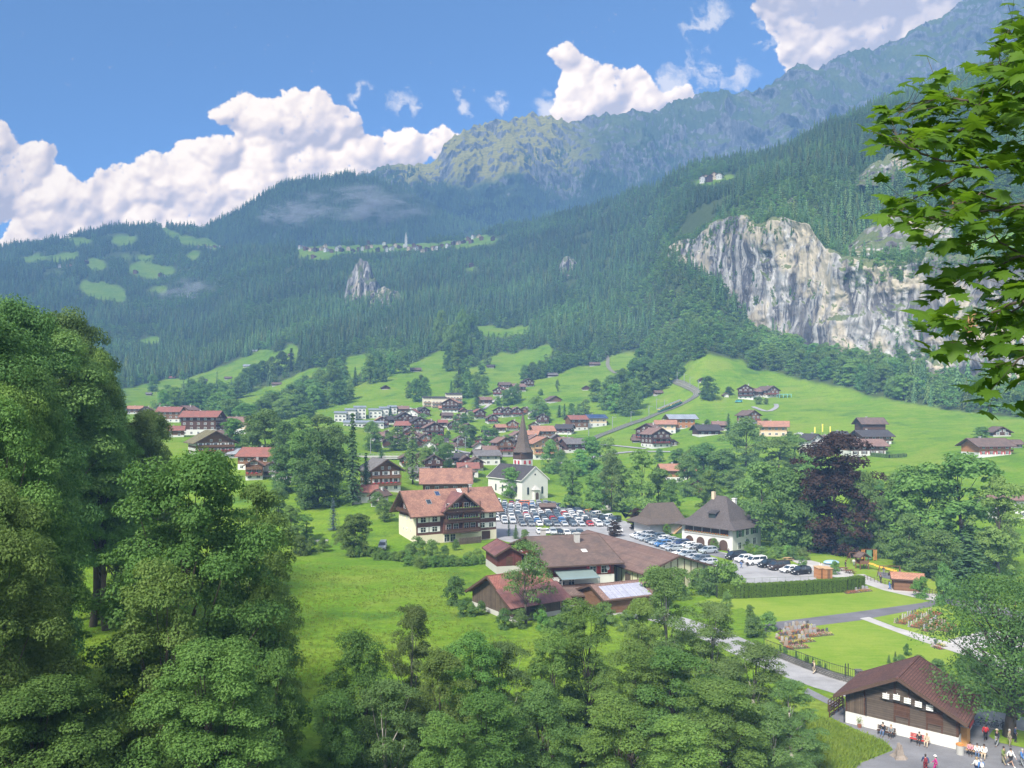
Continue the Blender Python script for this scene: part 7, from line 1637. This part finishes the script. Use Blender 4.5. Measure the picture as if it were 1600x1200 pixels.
# ================================================================== BENCHES, BINS, BICYCLES, STUMP
def bench(p, rz, m_, label):
    t = empty('park_bench', p, rz, label, 'bench'); b = MB()
    for k in range(4): b.box(-.9, .9, -.42+k*.115, -.33+k*.115, .43, .46)
    b.build('seat', [m_], t); b = MB()
    for k in range(3): b.box(-.9, .9, .03+k*.02, .06+k*.02, .55+k*.13, .65+k*.13)
    b.build('backrest', [m_], t)
    for x in (-.75, .75):
        b = MB(); b.bar((x, -.38, 0), (x, -.38, .43), .06); b.bar((x, .0, 0), (x, .1, .9), .06); b.bar((x, -.4, .41), (x, .02, .41), .05); b.build('leg', [DARKM], t)
    return t
# positions along the log barn front wall: local x along wall
def bw(lx, ly, z=0): return Vector((37, 85.2, 0))+Matrix.Rotation(R(-40), 3, 'Z') @ Vector((lx, ly, z))
bench(bw(4.4, -.75), R(-40), WALL['dark'], 'dark brown bench against the white plinth of the log barn')
bench(bw(7.6, -.75), R(-40), plain('bench_red', (.45, .04, .035), .5), 'bright red bench against the white plinth of the log barn')
bench(bw(12.6, -.2), R(-40), WALL['light'], 'bench in front of the small orange hut')
t = empty('litter_bin', bw(11.3, -1.0), 0, 'round white litter bin with orange rim at the barn corner', 'bin'); b = MB(); b.cyl((0, 0, 0), (0, 0, .95), .34, .36, 16); b.build('body', [CONC], t); b = MB(); b.cyl((0, 0, .95), (0, 0, 1.05), .38, .38, 16); b.sphere((0, 0, 1.08), .26, 10, 5, 0, (1, 1, .5)); b.build('rim', [ORG], t)
t = empty('tree_stump', Pz(1405, 1184), .4, 'jagged grey tree stump at the edge of the tarmac', 'stump'); b = MB(); n = 9
V = []; 
for k, (r, z) in enumerate(((.75, 0), (.48, .35), (.34, .8), (.22, 1.15))):
    for i in range(n): a = 2*math.pi*i/n; q = r*(1+.28*math.sin(i*2.7+k*.6)); V.append((q*math.cos(a), q*math.sin(a), z+(0 if k < 3 else .35*math.sin(i*1.9))))
b.add(V, [(k*n+i, k*n+(i+1) % n, (k+1)*n+(i+1) % n, (k+1)*n+i) for k in range(3) for i in range(n)]+[tuple(range(3*n, 4*n))]); b.build('wood', [plain('weathered_wood', (.24, .20, .17), .95, .3, 5, bump=.6)], t)
t = empty('potted_plant', bw(1.6, -.5), 0, 'small potted plant against the barn plinth', 'plant pot'); b = MB(); b.cyl((0, 0, 0), (0, 0, .35), .18, .24, 10); b.build('pot', [plain('terracotta', (.25, .10, .06), .8)], t)
V = rs.normal(size=(90, 3))*np.array([.16, .16, .22])+np.array([0, 0, .75]); q, Fc = leaf_quads(V, rs.normal(size=(90, 3)), rs.uniform(.08, .16, 90), rs); link('plant', npmesh('plant', q, Fc, [LM['B']]), t)
def bicycle(p, rz, label, lean=.12):
    t = empty('bicycle', p, 0, label, 'bicycle'); t.rotation_euler = (lean, 0, R(rz))
    for x in (-.53, .53):
        b = MB(); n = 20
        for i in range(n):
            a0, a1 = 2*math.pi*i/n, 2*math.pi*(i+1)/n; b.bar((x+.34*math.cos(a0), 0, .35+.34*math.sin(a0)), (x+.34*math.cos(a1), 0, .35+.34*math.sin(a1)), .035)
        for i in range(6): a0 = math.pi*i/6; b.bar((x-.33*math.cos(a0), 0, .35-.33*math.sin(a0)), (x+.33*math.cos(a0), 0, .35+.33*math.sin(a0)), .008)
        b.build('wheel', [TYRE], t)
    b = MB()
    for a, c in (((-.53,0,.35),(-.05,0,.30)),((-.05,0,.30),(-.2,0,.82)),((-.53,0,.35),(-.17,0,.75)),((-.05,0,.30),(.38,0,.75)),((-.19,0,.78),(.37,0,.85)),((.36,0,.95),(.53,0,.35))): b.bar(a, c, .035)
    b.build('frame', [DARKM], t); b = MB(); b.bar((.36, -.28, .98), (.36, .28, .98), .03); b.bar((.36, 0, .9), (.36, 0, .98), .03); b.build('handlebar', [DARKM], t); b = MB(); b.box(-.34, -.10, -.06, .06, .84, .89); b.build('saddle', [TYRE], t)
for i, (x, y, a) in enumerate([(1536,1134,-14),(1546,1136,-20),(1560,1138,-12),(1566,1140,60)]): bicycle(Pz(x, y), a, ['leftmost of the bicycles parked beside the hut', 'second of the bicycles parked beside the hut', 'third bicycle parked on the verge of the road', 'rightmost bicycle leaning by the walnut trunk'][i])

# ================================================================== PEOPLE
SKIN = plain('skin', (.46, .28, .20), .6, .06, 6); HAIRD = plain('hair_dark', (.035, .022, .016), .7, .2, 20); HAIRB = plain('hair_blond', (.32, .22, .11), .7, .2, 20); HAIRG = plain('hair_grey', (.38, .36, .34), .7, .2, 20)
CLO = {'black': (.02,.02,.024), 'navy': (.03,.05,.12), 'jeans': (.09,.15,.27), 'white': (.72,.71,.68), 'beige': (.50,.42,.31), 'khaki': (.26,.23,.15), 'green': (.14,.19,.05), 'red': (.50,.03,.035), 'magenta': (.45,.03,.20), 'grey': (.22,.23,.24), 'blue': (.06,.17,.42), 'pink': (.60,.26,.30), 'darkred': (.20,.02,.03)}
def cm(c): return plain('cloth_'+c, CLO[c], .85, .12, 9)
def skinned(name, V, E, Rr, mats, root=0, lv=1):
    me = bpy.data.meshes.new(name); me.from_pydata([tuple(v) for v in V], E, []); me.update(); o = bpy.data.objects.new(name, me); COL.objects.link(o)
    o.modifiers.new('s', 'SKIN'); sk = me.skin_vertices[0].data
    for i, r in enumerate(Rr): sk[i].radius = (r, r) if not hasattr(r, '__len__') else r
    sk[root].use_root = True; sm = o.modifiers.new('u', 'SUBSURF'); sm.levels = lv; sm.render_levels = lv
    dg = bpy.context.evaluated_depsgraph_get(); m2 = bpy.data.meshes.new_from_object(o.evaluated_get(dg)); bpy.data.objects.remove(o)
    m2.name = name; m2.materials.clear()
    for m in mats: m2.materials.append(m)
    m2.polygons.foreach_set('use_smooth', [True]*len(m2.polygons)); return m2
def pose(kind, ph=1.0):
    # joints in metres, facing -Y; 1.72 m tall
    if kind == 'sit':
        J = dict(pel=(0,0,.52), waist=(0,.02,.72), chest=(0,.0,.93), neck=(0,-.01,1.09), head=(0,-.03,1.22), top=(0,-.03,1.33))
        for s, n in ((-1, 'l'), (1, 'r')):
            J['hip'+n] = (s*.10,-.02,.50); J['knee'+n] = (s*.13,-.45,.50); J['ank'+n] = (s*.12,-.45-.04*s,.09); J['toe'+n] = (s*.13,-.62-.04*s,.03)
            J['sh'+n] = (s*.19,0,1.02); J['el'+n] = (s*.25,-.10,.76); J['wr'+n] = (s*.12,-.32,.64); J['ha'+n] = (s*.09,-.39,.60)
    else:
        st = .26 if kind == 'walk' else .05
        J = dict(pel=(0,0,.93), waist=(0,.0,1.08), chest=(0,-.01,1.30), neck=(0,-.02,1.47), head=(0,-.04,1.60), top=(0,-.04,1.71))
        for s, n in ((-1, 'l'), (1, 'r')):
            q = st*s*ph
            J['hip'+n] = (s*.10,0,.90); J['knee'+n] = (s*.10,-.10+q*-.35,.50); J['ank'+n] = (s*.10,q,.09+(.06 if q > .1 else 0)); J['toe'+n] = (s*.11,q-.17,.03)
            J['sh'+n] = (s*.19,0,1.41); J['el'+n] = (s*.27,.03+q*.4,1.13); J['wr'+n] = (s*.26,-.12+q*.8,.92); J['ha'+n] = (s*.25,-.17+q*.9,.84)
    return {k: Vector(v) for k, v in J.items()}
HK = {}
def person(p, ang, kind, top, legs, hair='dark', label='', bag=None, hat=None, ph=1.0, sc=1.0, shorts=False, z=0.0):
    key = (kind, ph)
    if key not in HK:
        J = pose(kind, ph)
        names = ['pel', 'waist', 'chest', 'neck', 'head', 'top']; rad = {'pel': (.13,.10), 'waist': (.115,.09), 'chest': (.15,.105), 'neck': .052, 'head': (.078,.095), 'top': (.06,.07)}
        E = [('pel','waist'),('waist','chest'),('chest','neck'),('neck','head'),('head','top')]
        for n in 'lr':
            names += [a+n for a in ('hip','knee','ank','toe','sh','el','wr','ha')]
            E += [('pel','hip'+n),('hip'+n,'knee'+n),('knee'+n,'ank'+n),('ank'+n,'toe'+n),('chest','sh'+n),('sh'+n,'el'+n),('el'+n,'wr'+n),('wr'+n,'ha'+n)]
            rad.update({'hip'+n: .088, 'knee'+n: .058, 'ank'+n: .038, 'toe'+n: .034, 'sh'+n: .058, 'el'+n: .040, 'wr'+n: .026, 'ha'+n: (.032,.020)})
            # fingers and thumb
            h_ = J['ha'+n]; d = (h_-J['wr'+n]).normalized(); side = d.cross(Vector((0, 1, 0.3))).normalized(); s = -1 if n == 'l' else 1
            for f in range(4):
                a, b_ = 'f%d%s' % (f, n), 'g%d%s' % (f, n); o_ = side*(f-1.5)*.020; J[a] = h_+d*.045+o_; J[b_] = h_+d*(.085-.006*abs(f-1.5))+o_*1.1+Vector((0, .012, 0)); names += [a, b_]; rad[a] = .009; rad[b_] = .008; E += [('ha'+n, a), (a, b_)]
            J['t'+n] = h_+side*.045+d*.02; names.append('t'+n); rad['t'+n] = .010; E.append(('ha'+n, 't'+n))
        J['nose'] = J['head']+Vector((0, -.085, -.005)); names.append('nose'); rad['nose'] = .018; E.append(('head', 'nose'))
        ix = {n: i for i, n in enumerate(names)}
        body = skinned('body', [J[n] for n in names], [(ix[a], ix[b_]) for a, b_ in E], [rad[n] for n in names], [SKIN])
        def sub(nm, ns, es, g, over={}):
            ix2 = {n: i for i, n in enumerate(ns)}; rr = []
            for n in ns:
                r = over.get(n, rad.get(n, .05)); rr.append(tuple(q+g for q in r) if hasattr(r, '__len__') else r+g)
            return skinned(nm, [J[n] for n in ns], [(ix2[a], ix2[b_]) for a, b_ in es], rr, [SKIN])
        shirt = sub('shirt', ['chest','waist','pel','shl','ell','wrl','shr','elr','wrr'], [('chest','waist'),('waist','pel'),('chest','shl'),('shl','ell'),('ell','wrl'),('chest','shr'),('shr','elr'),('elr','wrr')], .022, {'wrl': .022, 'wrr': .022})
        J['ml'] = J['hipl'].lerp(J['kneel'], .9); J['mr'] = J['hipr'].lerp(J['kneer'], .9); rad['ml'] = rad['mr'] = .062
        trs = sub('trousers', ['pel','hipl','kneel','ankl','hipr','kneer','ankr'], [('pel','hipl'),('hipl','kneel'),('kneel','ankl'),('pel','hipr'),('hipr','kneer'),('kneer','ankr')], .020)
        sho = sub('shorts', ['pel','hipl','ml','hipr','mr'], [('pel','hipl'),('hipl','ml'),('pel','hipr'),('hipr','mr')], .024)
        hb = MB(); c = J['head']; hb.sphere((c.x, c.y+.025, c.z+.045), .112, 12, 8, 0, (.86, 1.0, 1.0)); hb.sphere((c.x, c.y+.07, c.z-.04), .075, 10, 6, 0, (1.0, .8, 1.2)); hair_m = hb.mesh('hair', [HAIRD], True)
        fb = MB()
        for s in (-1, 1): fb.sphere((s*.030, c.y-.083, c.z+.018), .011, 6, 4)
        fb.box(-.022, .022, c.y-.093, c.y-.085, c.z-.052, c.z-.045); eyes = fb.mesh('eyes', [plain('eye_dark', (.02, .015, .015), .4)])
        sb = MB()
        for n in 'lr': a = J['ank'+n]; e_ = J['toe'+n]; sb.sphere(((a.x+e_.x)/2, (a.y+e_.y)/2-.01, a.z-.045), .07, 8, 5, 0, (.75, 2.0, .75))
        shoes = sb.mesh('shoes', [plain('shoe_dark', (.05, .045, .045), .7)], True)
        HK[key] = (J, body, shirt, trs, sho, hair_m, eyes, shoes)
    J, body, shirt, trs, sho, hair_m, eyes, shoes = HK[key]
    t = empty('person', Vector(p)+Vector((0, 0, z)), R(ang), label, 'person'); t.scale = (sc, sc, sc); bo = link('body', body, t)
    def own(nm, me, m): 
        mc = me.copy(); mc.materials.clear(); mc.materials.append(m); return link(nm, mc, bo)
    own('shirt', shirt, cm(top)); own('shorts' if shorts else 'trousers', sho if shorts else trs, cm(legs)); own('hair', hair_m, {'dark': HAIRD, 'blond': HAIRB, 'grey': HAIRG}[hair]); link('eyes', eyes, bo); own('shoes', shoes, cm('white') if shorts else plain('shoe_dark', (.05, .045, .045), .7))
    c = J['head']
    if hat: hb = MB(); hb.cyl((c.x, c.y, c.z+.085), (c.x, c.y, c.z+.10), .17, .16, 12); hb.cyl((c.x, c.y, c.z+.10), (c.x, c.y, c.z+.19), .105, .085, 12); hb.build('hat', [cm(hat)], bo)
    if bag:
        k = J['chest']; b = MB(); b.sphere((k.x, k.y+.22, k.z-.06), .2, 10, 7, 0, (.85, .6, 1.25)); b.bar((k.x-.13, k.y-.13, k.z+.05), (k.x-.12, k.y+.12, k.z+.12), .05, .03); b.bar((k.x+.13, k.y-.13, k.z+.05), (k.x+.12, k.y+.12, k.z+.12), .05, .03)
        tag(b.build('backpack', [cm(bag)], None, t.location, R(ang)), '%s backpack on %s' % (bag, label.split(' ', 1)[1] if False else label), 'backpack')
    return t
PEO = [ # located in the barn frame for seated ones
 (bw(4.1,-.95), -40, 'sit', 'black', 'jeans', 'dark', 'person in black jacket and jeans sitting left on the dark bench', None, None),
 (bw(4.9,-.95), -40, 'sit', 'grey', 'black', 'blond', 'person in grey top sitting right on the dark bench', None, None),
 (bw(7.6,-.95), -40, 'sit', 'black', 'black', 'dark', 'person in black sitting in the middle of the red bench', None, None),
 (bw(8.3,-.95), -40, 'sit', 'beige', 'beige', 'blond', 'person in beige sitting at the right of the red bench', None, None),
 (bw(12.1,-.4), -30, 'sit', 'pink', 'black', 'dark', 'person in pink top sitting left before the orange hut', None, None),
 (bw(12.7,-.4), -30, 'sit', 'white', 'jeans', 'dark', 'person in white top and jeans sitting before the orange hut', None, None),
 (bw(13.3,-.4), -40, 'sit', 'white', 'beige', 'dark', 'person in white and beige sitting right before the orange hut', None, None),
 (Pz(1540,1158), 150, 'walk', 'red', 'black', 'dark', 'person with red backpack walking past the orange hut', 'red', None),
 (Pz(1558,1166), -70, 'walk', 'black', 'grey', 'dark', 'person in black top with pale sun hat near the walnut tree', None, 'beige'),
 (Pz(1577,1166), 40, 'stand', 'khaki', 'khaki', 'grey', 'person in khaki standing before the walnut trunk', None, None),
 (Pz(1586,1160), 60, 'stand', 'navy', 'black', 'dark', 'person in navy standing right of the walnut trunk', None, None),
 (Pz(1568,1194), 20, 'walk', 'green', 'khaki', 'dark', 'person in olive green jacket walking on the tarmac', None, None),
 (Pz(1579,1197), 10, 'walk', 'white', 'black', 'dark', 'person in white top and dark shorts walking on the tarmac', None, None),
 (Pz(1597,1198), 30, 'walk', 'blue', 'grey', 'grey', 'person in blue shirt cut off by the right edge', 'grey', None),
 (Pz(1526,1212), 190, 'walk', 'white', 'navy', 'blond', 'person in white seen from above at the bottom edge', None, None),
 (Pz(1533,1215), 170, 'walk', 'blue', 'navy', 'grey', 'person in blue with backpack at the bottom edge', 'white', None),
 (Pz(1446,1207), 160, 'walk', 'navy', 'darkred', 'dark', 'person in navy jacket at the bottom edge left of the magenta one', 'darkred', None),
 (Pz(1462,1208), -120, 'walk', 'magenta', 'magenta', 'dark', 'person in magenta jacket and white cap at the bottom edge', None, 'white'),
 (Pz(1271.5,1053), 110, 'walk', 'beige', 'beige', 'blond', 'person in beige walking along the cemetery wall with backpack', 'black', None),
 (Pz(1390,921), 60, 'walk', 'blue', 'blue', 'dark', 'person in blue walking on the gravel path by the playground', None, None),
 (Pz(1397,919), 60, 'stand', 'pink', 'white', 'blond', 'small child in pink beside the person in blue', None, None),
 (Pz(1376,911), 0, 'stand', 'black', 'black', 'dark', 'person in black below the end of the slide', None, None),
 (Pz(1380.6,897), 0, 'stand', 'black', 'grey', 'dark', 'person in black at the left of the wide swing', None, None),
 (Pz(1406,899), 30, 'stand', 'navy', 'white', 'dark', 'person in navy and white at the right of the wide swing', None, None),
 (Pz(1334,884), 0, 'stand', 'white', 'grey', 'dark', 'person in white left of the play tower', None, None),
 (Pz(1354,888), 20, 'stand', 'white', 'beige', 'blond', 'person in white leaning at the play tower', None, None),
 (Pz(1321,888), 50, 'stand', 'black', 'black', 'dark', 'person in black at the picnic tables', None, None),
 (Pz(1167.5,885), 0, 'stand', 'white', 'black', 'dark', 'person in white and black before the white panel van', None, None),
 (Pz(1158,888), 40, 'walk', 'blue', 'jeans', 'dark', 'person in blue before the white off road car', None, None),
 (Pz(1138.5,868), 20, 'walk', 'navy', 'black', 'dark', 'person in navy beside the black van', None, None),
 (Pz(1014,845), 0, 'walk', 'black', 'black', 'dark', 'left of two people walking between the car rows', None, None),
 (Pz(1018,846), 0, 'walk', 'grey', 'black', 'grey', 'right of two people walking between the car rows', None, None),
 (Pz(1282,891), 0, 'stand', 'white', 'grey', 'dark', 'person in white left of the wooden cabins on the path', None, None)]
for i, (p, a, k, tp, lg, hr, lb_, bg_, ht_) in enumerate(PEO):
    person(p, a, k, tp, lg, hr, lb_, bg_, ht_, 1.0 if i % 2 else -1.0, .62 if 'child' in lb_ else rnd.uniform(.95, 1.04), shorts='shorts' in lb_)

# ================================================================== MAPLE BOUGHS close to the camera
def PY(px, py, Y):
    px += 34
    return Vector((Y*(px-800)/F, Y, H+Y*(HZ-py)/F))
mt = empty('maple_tree', (5.6, 6.4, float(gz(5.6, 6.4))), 0, 'maple boughs with large lobed leaves hanging in from the right edge', 'tree')
off = mt.location
BR = [([(1760,240),(1660,170),(1600,160),(1540,165),(1508,182),(1490,200),(1435,206),(1395,216)], 5.8, .022), ([(1540,165),(1500,172),(1476,158),(1440,152),(1400,160),(1372,175)], 5.7, .010), ([(1440,152),(1427,125)], 5.7, .006), ([(1518,172),(1532,120),(1526,96)], 5.8, .007), ([(1532,130),(1560,105)], 5.8, .006),
 ([(1760,330),(1660,262),(1580,250),(1500,262),(1440,250),(1385,232),(1362,205)], 5.4, .018), ([(1500,262),(1440,290),(1392,312),(1375,330)], 5.4, .009), ([(1760,380),(1660,335),(1560,322),(1480,335),(1405,340)], 5.0, .015), ([(1560,322),(1500,300),(1440,330)], 5.1, .008),
 ([(1760,430),(1660,402),(1560,398),(1500,425),(1448,446)], 5.3, .015), ([(1560,398),(1520,370),(1470,385)], 5.4, .008), ([(1760,500),(1660,475),(1570,470),(1500,495),(1440,512)], 4.9, .014), ([(1570,470),(1530,500),(1470,535)], 5.0, .008), ([(1760,560),(1660,540),(1580,548),(1540,572),(1530,590)], 4.8, .012), ([(1640,545),(1600,590),(1592,612)], 4.8, .008),
 ([(1760,60),(1660,20),(1600,22),(1565,30),(1542,48)], 6.2, .014), ([(1660,60),(1610,60),(1580,50)], 6.2, .007), ([(1760,150),(1660,100),(1620,90),(1600,75)], 6.2, .012), ([(1760,300),(1680,220),(1600,215),(1540,225)], 6.0, .012), ([(1760,420),(1680,370),(1620,360),(1570,350)], 5.6, .012), ([(1760,470),(1680,440),(1610,440),(1540,455)], 5.5, .012)]
bb = MB(); LP = []; LN = []; LD = []; LS = []; rs = np.random.RandomState(77)
def leaf_shape():
    pts = [(0,0),(.10,-.06),(.34,-.20),(.30,-.02),(.52,.04),(.40,.16),(.66,.42),(.40,.42),(.44,.62),(.24,.52),(.16,.72),(0,1.02)]
    L = [(x, y) for x, y in pts]; R_ = [(-x, y) for x, y in pts[1:-1]][::-1]; return np.array(L+R_)
LSH = leaf_shape(); nL = len(LSH)
def add_leaf(p, stem, s):
    n = Vector((rs.normal()*.45, rs.normal()*.45-.35, 1.0)).normalized(); d = Vector((stem.x+rs.normal()*.5, stem.y+rs.normal()*.5, stem.z-.35+rs.normal()*.2)); d = (d-n*d.dot(n)).normalized(); a = d.cross(n)
    LP.append(p); LN.append(n); LD.append((d, a)); LS.append(s)
def dens(px, py): return 1.0
for pts, Y0, r0 in BR:
    W3 = [PY(x, y, Y0+.25*math.sin(i*1.7+py0)) for i, (x, y) in enumerate(pts) for py0 in (pts[0][1],)]
    n = len(W3); Q = []
    for i in range(n-1):
        for k in range(5): 
            q = W3[i].lerp(W3[i+1], k/5); Q.append(q+Vector(rs.normal(size=3)*.008))
    Q.append(W3[-1]); m = len(Q); bb.tube([q-off for q in Q], [max(.0025, r0*(1-.8*i/m)) for i in range(m)], 5)
    for i in range(2, m):
        f = i/m; cnt_ = 2 if f < .9 else 4
        for _ in range(cnt_ if rs.uniform() < .92 else 0):
            d = (Q[min(i+1, m-1)]-Q[i-1]).normalized(); side = Vector((rs.normal()*.6, rs.normal()*.8, rs.normal()*.55)); stem = (d*.5+side).normalized()*rs.uniform(.06, .26)
            e = Q[i]+stem; bb.bar(Q[i]-off, e-off, .0022); add_leaf(e, stem.normalized(), rs.uniform(.10, .165))
            if rs.uniform() < .35:
                e2 = e+Vector(rs.normal(size=3)*.08); add_leaf(e2, stem.normalized(), rs.uniform(.07, .12))
bb.build('bough', [BARK], mt)
# fill leaves toward the right where the crown is dense
for _ in range(1300):
    py = rs.uniform(60, 600); xl = np.interp(py, [60, 110, 150, 210, 260, 330, 350, 400, 450, 520, 560, 600], [1590, 1500, 1440, 1400, 1410, 1410, 1470, 1510, 1480, 1475, 1540, 1585]); px = xl+(1720-xl)*rs.uniform(0, 1)**.75
    g_ = vnoise(np.array([px/34.]), np.array([py/22.+4]))[0]
    if g_ < .45: continue
    Y = rs.uniform(4.9, 6.6); p = PY(px, py, Y); add_leaf(p, Vector((-.6, rs.normal()*.4, -.3)), rs.uniform(.10, .165))
for _ in range(1500):      # the rest of the crown, round the trunk outside the frame
    q = rs.normal(size=3); q /= np.linalg.norm(q); r_ = rs.uniform(.35, 1)**.5
    p = Vector((7.3+q[0]*2.0*r_, 6.7+q[1]*1.8*r_, H+1.2+q[2]*2.0*r_))
    if p.x/p.y > .74: add_leaf(p, Vector((q[0], q[1], -.3)), rs.uniform(.10, .165))
V = []; Fc = []
for p, n, (d, a), s in zip(LP, LN, LD, LS):
    b0 = len(V); p = p-off
    for x, y in LSH:
        z = -.22*x*x*2-.10*y*y+.06*abs(x); V.append(p+(a*x+d*y+n*z)*s)
    V.append(p+(d*.35+n*.03)*s); c = b0+nL
    for i in range(nL): Fc.append((b0+i, b0+(i+1) % nL, c))
link('leaves', npmesh('leaves', [tuple(v) for v in V], np.array(Fc), [LM['M']]), mt)
b = MB(); b.tube([(0, 0, -.5), (.05, 0, 1.2), (-.05, .1, 3.0), (.1, 0, 6)], [.20, .16, .12, .05], 10); b.tube([(0, 0, 3.0), (.9, .2, 4.3), (1.9, .4, 5.2)], [.10, .06, .02], 7); b.tube([(0, 0, 2.2), (1.1, .3, 3.0), (2.2, .2, 3.6)], [.09, .05, .02], 7); b.tube([(0, 0, 4.2), (.5, -.3, 5.4), (1.0, -.5, 6.2)], [.08, .04, .02], 7)
for pts, Y0, r0 in BR:
    if pts[0][0] == 1760: b.tube([PY(*pts[0], Y0)-off, Vector((0, .05, min(5.5, max(1, (PY(*pts[0], Y0)-off).z-.4))))], [r0*1.1, r0*1.7], 6)
b.build('trunk', [BARK], mt)
# seed clusters
for x, y, Y in ((1547,150,5.7),(1460,322,5.3),(1370,215,5.6),(1480,505,4.9)):
    c = PY(x, y, Y)-off; vs = c+Vector((0, 0, 0)); V = []; N_ = []
    for i in range(16): V.append(tuple(c+Vector(rs.normal(size=3)*.025))); N_.append(rs.normal(size=3))
    q, Fc = leaf_quads(np.array(V), np.array(N_), np.full(16, .035), rs, .35); link('seed_cluster', npmesh('seed_cluster', q, Fc, [plain('maple_seeds', (.30, .17, .08), .8, .2, 30)]), mt)

# ================================================================== GRASS on the mound at the lower right and weeds in the long field
def tufts(n, fn, hmin, hmax, wdt, mat_, name, label):
    X = []; 
    P = fn(n); n = len(P); k = 4; a = nr.uniform(0, 6.28, (n, k)); h = nr.uniform(hmin, hmax, (n, k)); ln = nr.uniform(.1, .6, (n, k))*h
    bx = P[:, None, 0]+nr.normal(size=(n, k))*.12; by = P[:, None, 1]+nr.normal(size=(n, k))*.12; bz = np.repeat(P[:, 2:3], k, 1)-.03
    wx = -np.sin(a)*wdt; wy = np.cos(a)*wdt
    V = np.stack([np.stack([bx-wx, by-wy, bz], -1), np.stack([bx+wx, by+wy, bz], -1), np.stack([bx+np.cos(a)*ln*.5+wx*.6, by+np.sin(a)*ln*.5+wy*.6, bz+h*.75], -1), np.stack([bx+np.cos(a)*ln, by+np.sin(a)*ln, bz+h], -1)], 2).reshape(-1, 3)
    o = link(name, npmesh(name, V, np.arange(len(V)).reshape(-1, 4), [mat_])); return tag(o, label, 'grass', None, 'stuff')
GRM = leafmat('grass_blades', (.10, .20, .022), (.22, .30, .05), .3)
def mound(n):
    px = nr.uniform(1190, 1400, n); py = nr.uniform(1108, 1235, n); k = inpoly(px, py, [(1230,1115),(1296,1126),(1325,1140),(1378,1160),(1392,1172),(1345,1192),(1290,1240),(1180,1240),(1190,1150)]); px, py = px[k], py[k]
    Y = H*F/(py-HZ); return np.stack([Y*(px-800)/F, Y, np.zeros(len(Y))], 1)
tufts(9000, mound, .25, .7, .035, GRM, 'tall_grass', 'tall yellow green grass on the bank beside the log barn')
def field(n):
    px = nr.uniform(100, 1150, n); py = 650+40800/nr.uniform(88, 190, n); k = inpoly(px, py, [(120,860),(440,872),(600,890),(740,895),(700,930),(735,975),(800,1000),(880,985),(980,1000),(1000,1110),(100,1110)]); px, py = px[k], py[k]
    Y = H*F/(py-HZ); P = np.stack([Y*(px-800)/F, Y, np.zeros(len(Y))], 1); c = fbm(P[:, 0]/3., P[:, 1]/3., 3); return P[nr.uniform(size=len(P)) < (c-.25)*2.2]
tufts(52000, field, .12, .38, .05, GRM, 'meadow_grass', 'thick tufted meadow grass of the long green field')
HAZE = .00021
# ================================================================== HAZE (last)
m, t, o = mat0('haze_air')
pv = t.new('ShaderNodeVolumePrincipled', None, Color=(.30, .56, 1.0), Density=HAZE, Anisotropy=-.5)
t.l.new(pv.outputs[0], o.inputs['Volume'])
mb = MB(); mb.box(-5200, 6600, -120, 5000, -8, 2700)
hz = mb.build('haze', m); tag(hz, kind='stuff')
m.cycles.homogeneous_volume = True
# low cloud wisps clinging to the wooded slopes
def mist(px, py, Y, sx_, sy_, sz_, den, seed, label):
    m, t, o = mat0('mist_vapour_%d' % seed); tcn = t.n.new('ShaderNodeTexCoord').outputs['Object']
    n = t.noise(t.vm('ADD', tcn, (seed*3.1, 0, 0)), 2.6, 6, .65, .6); r = t.vm('LENGTH', tcn)
    d = t.m('MULTIPLY', t.mr(n, .50, .68), t.mr(r, 1.0, .35)); pv = t.new('ShaderNodeVolumePrincipled', None, Color=(.90, .93, 1.0), Density=t.m('MULTIPLY', d, den)); t.l.new(pv.outputs[0], o.inputs['Volume'])
    b = MB(); b.sphere((0, 0, 0), 1.0, 20, 12); q = b.build('mist', m, None, PY0(px, py, Y)); q.scale = (sx_, sy_, sz_); tag(q, label, 'mist', None, 'stuff')
def PY0(px, py, Y): return Vector((Y*(px-800)/F, Y, H+Y*(HZ-py)/F))
mist(560, 322, 2900, 330, 90, 100, .04, 1, 'thin bright mist drifting across the far dark ridge'); mist(450, 335, 2800, 150, 80, 60, .04, 2, 'thin bright mist at the left foot of the far ridge'); mist(310, 462, 1980, 130, 60, 55, .05, 3, 'small pale mist patch over the left wooded slope')

# ================================================================== labels: tell look-alikes apart where few share a name
ORD = ['leftmost', 'second from left', 'third from left', 'fourth from left', 'fifth from left', 'sixth from left', 'seventh from left', 'eighth from left', 'ninth from left', 'tenth from left', 'eleventh from left', 'twelfth from left']
by = {}
for o in COL.objects:
    if o.parent is None and o.get('label') and o.get('kind') is None: by.setdefault(o['label'], []).append(o)
for lab, L in by.items():
    if 1 < len(L) <= 12 and 'one of' not in lab:
        L.sort(key=lambda o: o.location.x/max(o.location.y, 1))
        for i, o in enumerate(L):
            q = ('rightmost' if i == len(L)-1 else ORD[i])+' '+lab
            if 'leftmost' in lab or 'rightmost' in lab or 'left' == lab.split()[0]: q = ('near ' if i == 0 else 'far ')+lab
            if len(q.split()) > 16: q = q.replace(' with ', ', ').replace(' and ', '/')
            if len(q.split()) <= 16: o['label'] = q
for o in COL.objects:
    if o.parent is None and o.get('label') and len(o['label'].split()) > 16: print('LONG', o['label'])
